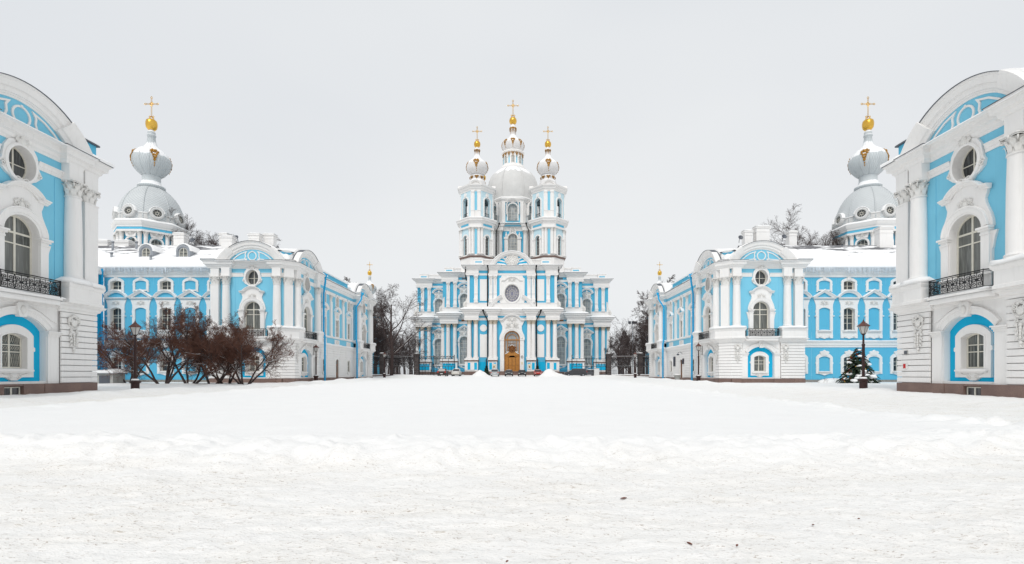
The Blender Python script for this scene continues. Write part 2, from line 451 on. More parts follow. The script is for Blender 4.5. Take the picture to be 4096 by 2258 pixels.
def console(w, h, d=0.0):
    """tall hanging stucco bracket: a mask of scrolls above a tapering leafy drop; z runs from 0 (top) down"""
    m = MB(); th = w*0.10
    for s in (-1, 1):
        m.tube(spiral(s*w*0.30, -h*0.10, w*0.2, 1.6, PI/2, -s, d+th*0.6), [th*0.55]*21, 6)
        m.tube([(s*w*0.48, -d-th*0.5, -h*0.14), (s*w*0.42, -d-th*0.7, -h*0.24), (s*w*0.2, -d-th*0.8, -h*0.31), (0, -d-th*0.8, -h*0.33)], th*0.45, 5)
        m.tube(spiral(s*w*0.22, -h*0.40, w*0.12, 1.4, PI/2, -s, d+th*0.5), th*0.36, 5)
        m.tube([(s*w*0.30, -d-th*0.4, -h*0.44), (s*w*0.17, -d-th*0.5, -h*0.62), (s*w*0.10, -d-th*0.5, -h*0.80)], [th*0.4, th*0.34, th*0.28], 5)
        for i in range(4): leaf(m, s*w*(0.22-0.03*i), -h*(0.46+0.1*i), -PI/2+s*0.7, h*0.11, w*0.16, d+0.01, th*0.8)
        leaf(m, s*w*0.12, -h*0.06, PI/2-s*0.7, h*0.09, w*0.2, d, th)
    m.ell(0, -d-th*0.5, -h*0.19, w*0.27, th*0.7, h*0.10, 8, 5)
    leaf(m, 0, -h*0.03, PI/2, h*0.09, w*0.3, d, th*1.2)
    for i in range(5): m.ell(0, -d-th*0.5, -h*(0.50+0.07*i), w*(0.11-0.012*i), th*0.7, h*0.045, 6, 4)
    m.ell(0, -d-th*0.5, -h*0.90, w*0.16, th*0.6, h*0.045, 8, 4); m.ell(0, -d-th*0.4, -h*0.97, w*0.07, th*0.5, h*0.04, 6, 4)
    return m

def capital(r, h):
    """Corinthian capital, origin at its underside"""
    m = MB(); m.lathe([(r*1.02, 0), (r*1.08, h*0.05), (r*1.0, h*0.1), (r*0.98, h*0.5), (r*1.12, h*0.78), (r*1.25, h*0.84)], 14)
    for row, (z0, L, out, n, a0) in enumerate(((0.08, 0.40, 0.30, 8, 0), (0.30, 0.42, 0.42, 8, PI/8))):
        for i in range(n):
            a = a0+2*PI*i/n; c, s_ = math.cos(a), math.sin(a); vs = []; fs = []
            for t, k, o in ((0, .7, .0), (.45, 1., .06), (.8, .9, .2), (1, .55, .42), (.90, .3, .56)):
                rr = r*(1.02+o*out*2.0)
                for j in (-1, 0, 1):
                    b = j*r*0.34*k; q = rr+(0.05*r if j == 0 else 0); vs.append((q*c-b*s_, q*s_+b*c, h*(z0+L*t)))
            for u in range(4):
                for j in range(2): fs.append((u*3+j, u*3+j+1, u*3+j+4, u*3+j+3))
            m.add(vs, fs, True)
    for i in range(4):
        a = PI/4+i*PI/2; c, s_ = math.cos(a), math.sin(a); pts = []
        for q in range(13):
            t = q/12; rad = r*0.26*(1-0.8*t); b = PI*0.6-2*PI*1.25*t; o = r*1.42+rad*math.cos(b); pts.append((o*c, o*s_, h*0.72+rad*math.sin(b)))
        m.tube(pts, r*0.10, 5)
        m.tube([(r*1.0*c, r*1.0*s_, h*0.5), (r*1.12*c, r*1.12*s_, h*0.68), (r*1.34*c, r*1.34*s_, h*0.84)], r*0.09, 5)
    q = r*1.24; L = []
    for i in range(4):
        a = PI/4+i*PI/2
        for t in (-0.12, 0.12): L.append((1.62*r*math.cos(a+t), 1.62*r*math.sin(a+t)))
        L.append((1.13*r*math.cos(a+PI/4), 1.13*r*math.sin(a+PI/4)))
    m.prism(L, h*0.86, h*0.93); m.prism([(a*1.05, b*1.05) for a, b in L], h*0.93, h)
    for i in range(4):
        a = i*PI/2; m.ell(1.2*r*math.cos(a), 1.2*r*math.sin(a), h*0.88, r*0.16, r*0.16, h*0.1, 6, 4)
    return m
def column(r, z0, z1, hc, n=18, mat='white_plaster', capmat='stucco', square=False):
    m = MB(); H = z1-z0-hc; zt = z1-hc
    if square:
        m.box(-r*1.35, r*1.35, -r*0.85, r*0.9, z0, z0+r*0.35); m.box(-r*1.22, r*1.22, -r*0.72, r*0.9, z0+r*0.35, z0+r*0.7)
        m.box(-r*1.1, r*1.1, -r*0.6, r*0.9, z0+r*0.7, zt-r*0.15); m.box(-r*1.18, r*1.18, -r*0.68, r*0.9, zt-r*0.15, zt)
        c = capital(r, hc); c.xf(Matrix.Diagonal((1.12, 0.62, 1, 1)))
    else:
        m.box(-r*1.35, r*1.35, -r*1.35, r*1.35, z0, z0+r*0.28)
        m.lathe([(r*1.32, z0+r*0.28), (r*1.36, z0+r*0.4), (r*1.28, z0+r*0.52), (r*1.12, z0+r*0.58), (r*1.1, z0+r*0.68), (r*1.2, z0+r*0.76), (r*1.14, z0+r*0.88), (r*1.02, z0+r*0.92),
                 (r, z0+r*1.1), (r*1.0, z0+H*0.33), (r*0.95, z0+H*0.7), (r*0.87, zt-r*0.3), (r*0.87, zt-r*0.12), (r*0.97, zt-r*0.1), (r*0.97, zt)], n)
        c = capital(r*0.87, hc)
    c.xf(Matrix.Translation((0, 0, zt)))
    return P('column' if not square else 'pilaster', m, mat, [P('capital', c, capmat)])

# ------------------------------------------------------------------ windows
def window(hw, z0, zs, rise, cols, bars, depth, fw=0.08, mw=0.05, fmat='cream_frame', pmat='pane', ellipse=None, name='window', tall=0.06):
    """framed window set at a depth behind the wall face; every pane is a sub-part"""
    m = MB(); kids = []
    if ellipse: cz, b = ellipse; loop = oval(0, cz, hw, b, 24)
    else: loop = arch(0, hw, z0, zs, rise, 12) if rise > 0 else rect(-hw, hw, z0, zs)
    m.sweep(loop, [(0, -depth), (0, -depth+tall), (fw, -depth+tall), (fw, -depth)], closed=True)
    def top(x):
        x = max(-hw, min(hw, x))
        if ellipse: return cz+b*math.sqrt(max(0, 1-(x/hw)**2))
        if rise <= 0: return zs
        if rise >= hw*0.98: return zs+rise*math.sqrt(max(0, 1-(x/hw)**2))
        rr = (hw*hw+rise*rise)/(2*rise); return zs+rise-rr+math.sqrt(max(0, rr*rr-x*x))
    def bot(x): return 2*cz-top(x) if ellipse else z0
    def half(z):
        if ellipse: return hw*math.sqrt(max(0, 1-((z-cz)/b)**2))
        if z <= zs or rise <= 0: return hw
        if rise >= hw*0.98: return hw*math.sqrt(max(0, 1-((z-zs)/rise)**2))
        rr = (hw*hw+rise*rise)/(2*rise); return math.sqrt(max(0, rr*rr-(z-zs-rise+rr)**2))
    xs = [-hw+2*hw*i/cols for i in range(cols+1)]
    for i, x in enumerate(xs[1:-1]):
        w = mw*(1.7 if (cols % 2 == 0 and i == cols//2-1) else 1.0)
        m.fbox(x-w/2, x+w/2, -depth+0.004, -depth+tall*0.9, bot(x)+0.01, top(x)-0.01)
    for j, z in enumerate(bars):
        h = half(z)-0.01
        if h > 0.05:
            w = mw*(1.6 if abs(z-zs) < 0.02 else 1.0); m.fbox(-h, h, -depth+0.006, -depth+tall*0.97, z-w/2, z+w/2)
    zt = max(top(0), zs); zz = [bot(0)]+list(bars)+[zt]
    for i in range(cols):
        for j in range(len(zz)-1):
            a, b2 = xs[i]+0.012, xs[i+1]-0.012; c, d = zz[j]+0.012, zz[j+1]-0.012
            S = [a+(b2-a)*t/6 for t in range(7)]
            tp = [min(d, top(x)) for x in S]; bt = [max(c, bot(x)) for x in S]
            if max(t-q for t, q in zip(tp, bt)) < 0.03: continue
            if all(abs(t-d) < 1e-6 for t in tp) and all(abs(t-c) < 1e-6 for t in bt): lo = [(a, c), (b2, c), (b2, d), (a, d)]
            else:
                ok = [k for k in range(7) if tp[k]-bt[k] > 0.004]
                if len(ok) < 2: continue
                lo = [(S[k], bt[k]) for k in ok]+[(S[k], tp[k]) for k in reversed(ok)]
            g = MB(); yy = depth-0.022
            g.add([(u, yy, v) for u, v in lo], [tuple(range(len(lo)))])
            kids.append(P('pane', g, pmat))
    return P(name, m, fmat, kids)
# ================================================================== convent buildings
ZP, ZL, ZC, ZK = 0.78, 5.78, 13.5, 15.4      # plinth top, ledge top, capital top, cornice top
HOOD = [(0, 0), (0, .10), (.05, .12), (.08, .2), (.15, .23), (.18, .3), (.24, .32), (.24, 0)]
ARCHIV = [(0, 0), (0, .12), (.12, .14), (.14, .19), (.3, .21), (.34, .26), (.40, .27), (.40, 0)]

def frame_plate(hw, z0, zs, rise, out, ear=0.09, drop=0.0, d0=0.0, d1=0.14, sag=0.0, rev=0.0):
    """eared window surround with an arched head"""
    h = [(hw+out, z0-drop), (hw+out, z0+(zs-z0)*0.55), (hw+out+ear, z0+(zs-z0)*0.58), (hw+out+ear, z0+(zs-z0)*0.68), (hw+out, z0+(zs-z0)*0.72), (hw+out, zs+out*0.35)]
    top = arc(0, hw+out, zs+out*0.35, rise+out*0.75+sag, 12)
    loop = h+top[::-1][1:-1]+[(-a, b) for a, b in reversed(h)]
    m = MB(); m.plate(loop, [arch(0, hw, z0, zs, rise, 12)], d0, d1)
    lp = arch(0, hw, z0, zs, rise, 12)
    if rev: m.reveal(lp, d0+.001, rev)
    m.sweep(lp[1:]+lp[:1], [(0, d1-.02), (0, d1+.03), (-.07, d1+.03), (-.07, d1-.02)])
    return m

def scroll_panel():
    """one panel of wrought-iron scrollwork, 0.52 wide and 0.86 high, in the facade plane"""
    m = MB(); r = 0.02
    for s in (-1, 1):
        m.tube(spiral(s*0.13, 0.62, 0.12, 1.5, -PI/2, s, 0), r, 4); m.tube(spiral(s*0.13, 0.22, 0.13, 1.5, PI/2, -s, 0), r, 4)
        m.tube([(s*0.13, 0, 0.50), (s*0.03, 0, 0.44), (s*0.13, 0, 0.35)], r, 4)
        m.tube([(s*0.25, 0, 0.05), (s*0.2, 0, 0.45), (s*0.25, 0, 0.82)], r*0.9, 4)
        m.tube(spiral(s*0.2, 0.43, 0.06, 1.2, 0, s, 0), r*0.8, 4)
        leaf(m, 0, 0.40, PI/2+s*0.6, 0.16, 0.07, 0.0, 0.02); leaf(m, 0, 0.46, -PI/2+s*0.6, 0.15, 0.07, 0.0, 0.02)
    m.tube([(0, 0, 0.05), (0, 0, 0.85)], r*0.9, 4)
    return m
SCROLL = scroll_panel().mesh('scroll', 'black_iron')
def railing(hw, dep, z0, z1):
    m = MB(); path = [(-hw, 0.02), (-hw*0.985, -dep*0.6), (-hw*0.86, -dep*0.95), (0, -dep*1.08), (hw*0.86, -dep*0.95), (hw*0.985, -dep*0.6), (hw, 0.02)]
    for z, r in ((z1, 0.034), (z0+0.08, 0.026), (z1-0.09, 0.018)): m.tube([(a, b, z) for a, b in path], r, 5)
    for a, b in (path[1], path[2], path[4], path[5]): m.tube([(a, b, z0), (a, b, z1+0.05)], 0.02, 5)
    kids = []
    segs = []
    n = 5
    for i in range(n):
        t0 = -hw*0.86+2*hw*0.86*i/n; t1 = -hw*0.86+2*hw*0.86*(i+1)/n; c = (t0+t1)/2
        y = -dep*1.08+abs(c)/(hw*0.86)*dep*0.13
        segs.append((c, y, math.copysign(1, c)*0.0 if abs(c) < 0.05 else math.copysign(math.atan2(dep*0.13, hw*0.86), c), (t1-t0)/0.52))
    for s in (-1, 1): segs.append((s*hw*0.985, -dep*0.3, s*PI/2, dep*0.6/0.52))
    p = P('balcony_railing', m, 'black_iron')
    return p, segs, (z0+0.04, (z1-z0-0.1)/0.86)
def put_railing(rl, parent, loc, rz):
    p, segs, (zb, sz) = rl; o = put(p, parent, loc, rz)
    for (x, y, a, sx) in segs:
        q = bpy.data.objects.new('scroll', SCROLL); COL.objects.link(q); q.parent = o
        q.location = (x, y, zb); q.rotation_euler = (0, 0, a); q.scale = (sx, 1, sz)
    return o

# ---- pavilion bay (arched niche with window, balcony window, oculus, segmental pediment)
def pavilion_bay():
    L = []; add = lambda n, m, mat, kids=(), **k: L.append(P(n, m, mat, kids, **k))
    # ground storey
    m = MB(); m.wall(rect(-2.45, 2.45, ZP, 5.35), [arch(0, 1.65, ZP+0.14, 3.9, 0.86, 18)], 0.42); add('ground_wall', m, 'white_plaster')
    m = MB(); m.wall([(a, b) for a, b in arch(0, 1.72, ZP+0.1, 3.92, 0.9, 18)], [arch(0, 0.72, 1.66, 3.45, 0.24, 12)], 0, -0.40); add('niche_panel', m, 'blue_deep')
    m = MB()
    for s in (-1, 1):
        a, b = sorted((s*1.67, s*2.38)); m.fbox(a, b, 0.002, .10, ZP, 3.62); m.fbox(a-.03, b+.03, 0.003, .14, 3.62, 3.74); m.fbox(a-.06, b+.06, 0.004, .20, 3.74, 3.86); m.fbox(a-.11, b+.11, 0.005, .27, 3.86, 3.94)
    m.sweep(arc(0, 1.66, 3.94, 0.84, 18), [(0, 0), (0, .09), (.28, .11), (.30, .16), (.44, .18), (.46, 0)])
    m.plate([(-.2, 4.62), (.2, 4.62), (.34, 5.32), (.26, 5.46), (-.26, 5.46), (-.34, 5.32)], [], 0, .26)
    for s in (-1, 1): m.plate([(s*a, b) for a, b in ((.62, 5.32), (2.3, 5.32), (2.3, 4.45), (1.9, 4.62), (1.3, 5.02))], [], 0, .05)
    add('archway', m, 'white_plaster')
    m = MB(); m.ell(0, -.28, 5.04, .17, .08, .24, 8, 6); leaf(m, 0, 4.75, PI/2, .5, .3, .27, .06); add('keystone_ornament', m, 'stucco')
    m = frame_plate(.72, 1.66, 3.45, .24, .40, .09, 0.5, -.40, -.24, 0.05, .40); sills = MB(); sills.fbox(-.98, .98, -.40, -.06, 1.50, 1.60); sills.fbox(-.92, .92, -.40, -.12, 1.42, 1.50)
    orn = MB(); orn.plate([(-.75, 1.40), (.75, 1.40), (.6, 1.22), (.4, 1.12), (.18, .98), (-.18, .98), (-.4, 1.12), (-.6, 1.22)], [], -.40, -.26)
    for s in (-1, 1): orn.tube(spiral(s*.22, 1.2, .15, 1.5, PI/2, -s, -.24), .035, 5); orn.tube([(s*.3, .24, 1.32), (s*.52, .24, 1.30), (s*.7, .24, 1.4)], .03, 5)
    add('window_surround', m, 'white_plaster', [P('sill', sills, 'white_plaster'), P('sill_ornament', orn, 'stucco')])
    L.append(window(.71, 1.68, 3.45, .24, 2, (2.62, 3.02), .62, pmat='pane_curtain'))
    # cellar light in the plinth
    # upper storey wall
    win = arch(0, 1.02, 6.9, 9.42, 1.0, 18); ocu = oval(0, 13.36, .80, .98, 28)
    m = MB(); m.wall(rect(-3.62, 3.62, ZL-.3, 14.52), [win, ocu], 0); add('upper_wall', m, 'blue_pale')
    # plaster panel seams beside the window
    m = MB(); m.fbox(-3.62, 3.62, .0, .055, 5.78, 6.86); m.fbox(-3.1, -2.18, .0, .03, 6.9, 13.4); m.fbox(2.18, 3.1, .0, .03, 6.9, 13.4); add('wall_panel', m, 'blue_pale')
    # surround of the balcony window
    ap = MB(); ap.fbox(-1.62, 1.62, 0, .2, 5.79, 6.88); ap.fbox(-1.7, 1.7, 0, .32, 6.78, 6.9); add('window_apron', ap, 'white_plaster')
    h = [(1.02, 6.9), (1.58, 6.9), (1.58, 9.28), (1.66, 9.42), (1.62, 9.75), (1.52, 10.1), (1.36, 10.45), (1.24, 10.75), (1.2, 11.0), (1.3, 11.25), (1.36, 11.45), (.9, 11.58), (.6, 11.9), (.3, 12.05), (0, 12.08)]
    loop = h+[(-a, b) for a, b in reversed(h[:-1])]
    lp = arch(0, 1.02, 6.9, 9.42, 1.0, 18)
    half = h[1:]; outer = half+[(-a, b) for a, b in reversed(half[:-1])]
    m = MB(); inner = [(1.021, 6.9)]+[(a*1.001, b) for a, b in arc(0, 1.02, 9.42, 1.0, 18)[::-1]]+[(-1.021, 6.9)]
    ring = outer+inner[::-1]
    m.poly(ring, [], lambda a, b: (a, -.16, b)); m.rim(ring, lambda a, b: (a, 0, b), lambda a, b: (a, -.16, b)); m.reveal(win, .01, .32)
    m.sweep(arc(0, 1.03, 9.42, 1.0, 18), [(0, .12), (0, .22), (.1, .24), (.12, .28), (.36, .30), (.40, .34), (.46, .34), (.46, .12)])
    for s in (-1, 1):
        a, b = sorted((s*1.04, s*1.54)); m.fbox(a, b, .1, .26, 6.9, 8.95)
        m.fbox(a-.02, b+.02, .1, .30, 8.95, 9.05); m.fbox(a-.07, b+.07, .1, .36, 9.15, 9.27); m.fbox(a-.13, b+.13, .1, .44, 9.27, 9.38); m.fbox(a+.0, b-.0, .1, .28, 9.05, 9.15)
        m.plate([(s*a, b) for a, b in ((1.56, 9.1), (1.85, 9.1), (1.72, 8.7), (1.62, 8.2), (1.56, 8.1))], [], 0, .12)
    hp = [(-1.52, 11.42), (-1.02, 11.48)]+[(x, z) for x, z in arc(0, .98, 11.52, .52, 12)]+[(1.02, 11.48), (1.52, 11.42)]
    m.sweep(hp, [(0, .1), (0, .24), (.06, .27), (.1, .36), (.16, .40), (.2, .47), (.26, .48), (.26, .1)])
    c = cartouche(1.0, .72, .16, 3); c.xf(Matrix.Translation((0, 0, 10.98)))
    sn = MB(); snow_strip(sn, [(1.5, -.1), (.9, -.1)], .36, 11.68, .08, 1); snow_strip(sn, [(-.9, -.1), (-1.5, -.1)], .36, 11.68, .08, 2)
    add('window_surround', m, 'white_plaster', [P('cartouche', c, 'stucco'), P('snow_cover', sn, 'snow', kind='stuff')])
    L.append(window(1.01, 6.92, 9.42, 1.0, 2, (8.8, 9.42), .30, .1, .07, pmat='pane_curtain'))
    # oculus
    m = MB(); h = [(0, 12.1), (.35, 12.2), (.55, 12.45), (.85, 12.6), (1.12, 12.85), (1.2, 13.15), (1.08, 13.35), (1.02, 13.7), (.95, 14.1), (.7, 14.5), (.35, 14.66), (0, 14.72)]
    loop = h+[(-a, b) for a, b in reversed(h[1:-1])]; m.plate(loop, [oval(0, 13.36, .80, .98, 28)], 0, .15)
    m.reveal(oval(0, 13.36, .80, .98, 28), .01, .42)
    m.sweep(oval(0, 13.36, .80, .98, 28)[::-1], [(0, .1), (0, .24), (.08, .26), (.16, .22), (.18, .1)], closed=True)
    o = MB(); q_ = {}
    for s in (-1, 1):
        q_[s] = MB(); q_[s].tube(spiral(s*1.06, 13.02, .17, 1.4, PI/2, s, .2), .045, 5); o2 = q_.setdefault(0, MB()); o2.tube(spiral(s*.25, 12.42, .16, 1.3, 0 if s < 0 else PI, -s, .2), .04, 5); o.tube(spiral(s*.3, 14.62, .15, 1.3, -PI/2, -s, .22), .04, 5)
        leaf(o, s*.12, 14.4, PI/2-s*.5, .5, .2, .16, .1)
    o.ell(0, -.22, 14.62, .2, .12, .24, 8, 5); leaf(o, 0, 14.55, PI/2, .5, .26, .2, .12); leaf(o2, 0, 12.55, -PI/2, .4, .3, .16, .08); o2.ell(0, -.2, 12.4, .2, .06, .1, 8, 5)
    add('oculus_surround', m, 'white_plaster', [P('oculus_ornament', w_, 'stucco') for w_ in (o, q_[0], q_[1], q_[-1])])
    L.append(window(.80, 0, 0, 0, 2, (13.36,), .40, .07, .05, ellipse=(13.36, .98), name='oculus_window'))
    # balcony slab
    m = MB(); plan = [(-2.15, 0), (-2.15, -.5), (-1.9, -.78), (0, -.88), (1.9, -.78), (2.15, -.5), (2.15, 0)]
    m.prism(plan[::-1], 5.80, 5.95); m.prism([(a*.96, b*.9) for a, b in plan][::-1], 5.5, 5.798)
    s = MB(); snow_strip(s, [(2.15, .0), (-2.15, .0)], .80, 5.952, .16, 7)
    add('balcony', m, 'white_plaster', [P('snow_cover', s, 'snow', kind='stuff')])
    # pediment
    m = MB(); A = arc(0, 4.1, ZK, 2.45, 32)
    m.sweep(A, [(-.97, 0), (-.97, .15), (-.86, .17), (-.84, .22), (-.76, .24), (-.74, .31), (-.5, .33), (-.45, .45), (-.12, .53), (-.08, .60), (0, .62), (0, 0)])
    for seg in (A[:8], A[-8:]): m.sweep(seg, [(-.97, .1), (-.97, .30), (-.78, .40), (-.74, .50), (-.45, .64), (-.06, .78), (.07, .80), (.07, .1)])
    add('pediment', m, 'white_plaster')
    m = MB(); rr = 3.72; zc = ZK+2.45-4.655; t = math.acos((ZK-.05-zc)/rr)
    lp = [(rr*math.sin(-t+2*t*i/24), zc+rr*math.cos(-t+2*t*i/24)) for i in range(25)]
    m.poly(lp, [], lambda a, b: (a, -.10, b))
    o = MB(); o.sweep(oval(0, 16.08, .5, .52, 20), [(-.06, .10), (-.06, .17), (.05, .17), (.05, .10)], closed=True)
    o.ell(0, -.17, 16.62, .1, .06, .1, 6, 4)
    for s in (-1, 1):
        W_ = [(s*.74, 16.58), (s*.88, 16.35), (s*.84, 16.0), (s*.95, 15.68), (s*2.45, 15.54), (s*2.0, 15.96), (s*1.4, 16.36)]
        if s < 0: W_ = W_[::-1]
        o.sweep(W_[::-1], [(-.05, .10), (-.05, .17), (.06, .17), (.06, .10)], closed=True)
        o.plate([(s*.66, 15.52), (s*.9, 15.52), (s*.9, 15.74), (s*.66, 15.74)], [], .10, .16)
    add('tympanum', m, 'blue_pale', [P('tympanum_moulding', o, 'white_plaster')])
    # snow and flashing over the pediment
    fl = MB(); fl.sweep(A, [(0.0, -.1), (0.0, .66), (.035, .68), (.035, -.1)]); add('flashing', fl, 'dark_metal')
    return L
BAY = pavilion_bay()
RAIL = railing(2.05, .82, 5.98, 6.95)
def put_bay(parent, loc, rz):
    for p in BAY: put(p, parent, loc, rz)
    put_railing(RAIL, parent, loc, rz)

CORN = [(-.3, 14.5), (.05, 14.5), (.08, 14.62), (.17, 14.7), (.21, 14.86), (.40, 14.95), (.43, 15.2), (.54, 15.32), (.57, ZK), (-.3, ZK)]
ARCHT = [(-.1, ZC), (.06, ZC), (.07, 13.68), (.10, 13.70), (.11, 13.86), (.17, 13.93), (.17, 13.97), (-.1, 13.97)]
LEDGE = [(-.3, 5.25), (.04, 5.25), (.07, 5.38), (.18, 5.44), (.22, 5.58), (.38, 5.66), (.42, 5.76), (.42, ZL), (-.3, ZL)]
PED = [(-.5, ZL), (.05, ZL), (.05, 5.95), (0, 6.0), (0, 6.72), (.05, 6.78), (.12, 6.9), (.14, 7.02), (-.5, 7.02)]
COLM = column(.47, 7.02, ZC, .98)
PIER = column(.46, 7.02, ZC, .98, square=True)

def courses(parent, path, z0=ZP, z1=5.24, n=12, cut=None, tag_=''):
    """rusticated wall: one mesh for every stone course; cut(z) -> True leaves the course out"""
    h = (z1-z0)/n; src = None
    P2 = [(a-parent.location[0], b-parent.location[1]) for a, b in path]
    m = MB(); m.sweep(P2, [(-.04, .018), (.035, .018), (.065, .05), (.065, h-.05), (.035, h-.018), (-.04, h-.018)], plan=True)
    me = m.mesh('stone_course', 'white_plaster')
    for i in range(n):
        if cut and cut(z0+h*i, z0+h*(i+1)): continue
        o = bpy.data.objects.new('stone_course', me); COL.objects.link(o); o.parent = parent; o.location = (0, 0, z0+h*i)

def plinth(parent, path, z0=-.4, gap=1.35):
    """granite plinth of separate blocks along a plan path"""
    for i in range(len(path)-1):
        a, b = Vector(path[i]), Vector(path[i+1]); L = (b-a).length; n = max(1, round(L/gap)); d = (b-a)/L; nr = Vector((-d.y, d.x))
        for j in range(n):
            p = a+d*(L*j/n+(.006 if j else -.0)); q = a+d*(L*(j+1)/n-(.006 if j < n-1 else 0)); m = MB()
            A = p+nr*(.14+.012*((i*7+j*5) % 3)); B = q+nr*(.14+.012*((i*7+j*5) % 3)); p2 = p-nr*.3; q2 = q-nr*.3
            m.prism([tuple(p2), tuple(A), tuple(B), tuple(q2)], z0, ZP-.004)
            part(parent, 'granite_block', m, 'granite')

def corner_block(parent, cx, cy, front_dir, ex=False):
    pass

def barrel_snow(parent, x0, x1, y0, y1, bays, z_edge, name='roof', arch_gain=0.0, cmask=None, top=None, seed=0, mat='snow', inset=0.0):
    """snow-covered pavilion roof: barrel vaults behind the pediments blended into a hipped mound"""
    nx = int((x1-x0)/.22)+1; ny = int((y1-y0)/.22)+1
    X, Y = np.meshgrid(np.linspace(x0, x1, nx), np.linspace(y0, y1, ny), indexing='ij')
    far = 99 if cmask is not None else 0
    d = np.minimum(np.minimum(X-x0, x1-X+.3), np.minimum(Y-y0, y1-Y+.3))
    Z = z_edge+.10+np.minimum(d*.55, 1.75)
    for ax, c in bays:
        u = (X-c) if ax == 'x' else (Y-c); rr = 4.655; zc = ZK+2.45-rr
        v = np.where(np.abs(u) < 4.1, zc+np.sqrt(np.maximum(.01, rr*rr-u*u)), -99)+.14
        dd = (Y-y0) if ax == 'x' else (X-x0)
        Z = np.where((dd <= 1.16) & (np.abs(u) < 4.2), np.minimum(Z, z_edge-.16), Z)
        Z = np.maximum(Z, np.where(dd > 1.16, v, -99))
    if cmask is not None: Z = np.where((X < x0+1.5) & (Y < y0+1.5), z_edge+.05+.16*np.minimum(X-x0, Y-y0), Z)
    Z = Z+.10*fbm(X*.6+seed, Y*.6, 4)+.05
    Z[0, :] = np.minimum(Z[0, :], Z[1, :]); Z[:, 0] = np.minimum(Z[:, 0], Z[:, 1])
    vs = list(zip(X.ravel(), Y.ravel(), Z.ravel())); fs = []
    ok = np.ones((nx, ny), bool) if cmask is None else cmask(X, Y)
    for i in range(nx-1):
        for j in range(ny-1):
            if ok[i, j] and ok[i+1, j] and ok[i, j+1] and ok[i+1, j+1]: fs.append((i*ny+j, (i+1)*ny+j, (i+1)*ny+j+1, i*ny+j+1))
    # skirt
    m = MB(); m.add(vs, fs, True)
    b = len(m.v)
    def skirt(idx):
        base = len(m.v); m.add([(vs[i][0], vs[i][1], min(vs[i][2], z_edge)-.06) for i in idx], [])
        for t in range(len(idx)-1): m.f.append((idx[t], idx[t+1], base+t+1, base+t)); m.s.append(True)
    if cmask is None:
        skirt([j for j in range(ny)]); skirt([i*ny for i in range(nx)]); skirt([(nx-1)*ny+j for j in range(ny)])
    else:
        # drop the cut corner edge
        for i in range(nx-1):
            js = [j for j in range(ny) if ok[i, j]]
        skirt([i*ny+min(j for j in range(ny) if ok[i, j]) for i in range(nx)])
        skirt([min(i for i in range(nx) if ok[i, j])*ny+j for j in range(ny)])
        skirt([(nx-1)*ny+j for j in range(ny)])
    return part(parent, name, m, mat)

def chimney_proto(w, d, h, vent=0.0):
    m = MB(); m.box(-w/2, w/2, -d/2, d/2, -1.2, h-.25); m.box(-w/2-.05, w/2+.05, -d/2-.05, d/2+.05, h*.62, h*.66)
    c = MB(); c.box(-w/2-.12, w/2+.12, -d/2-.12, d/2+.12, h-.25, h-.1); c.box(-w/2-.05, w/2+.05, -d/2-.05, d/2+.05, h-.1, h)
    s = MB(); snow_strip(s, [(w/2+.1, d/2+.08), (-w/2-.1, d/2+.08)], d+.18, h+.001, .24, w*7)
    return P('chimney', m, 'white_plaster', [P('chimney_cap', c, 'white_plaster'), P('snow_cover', s, 'snow', kind='stuff')])

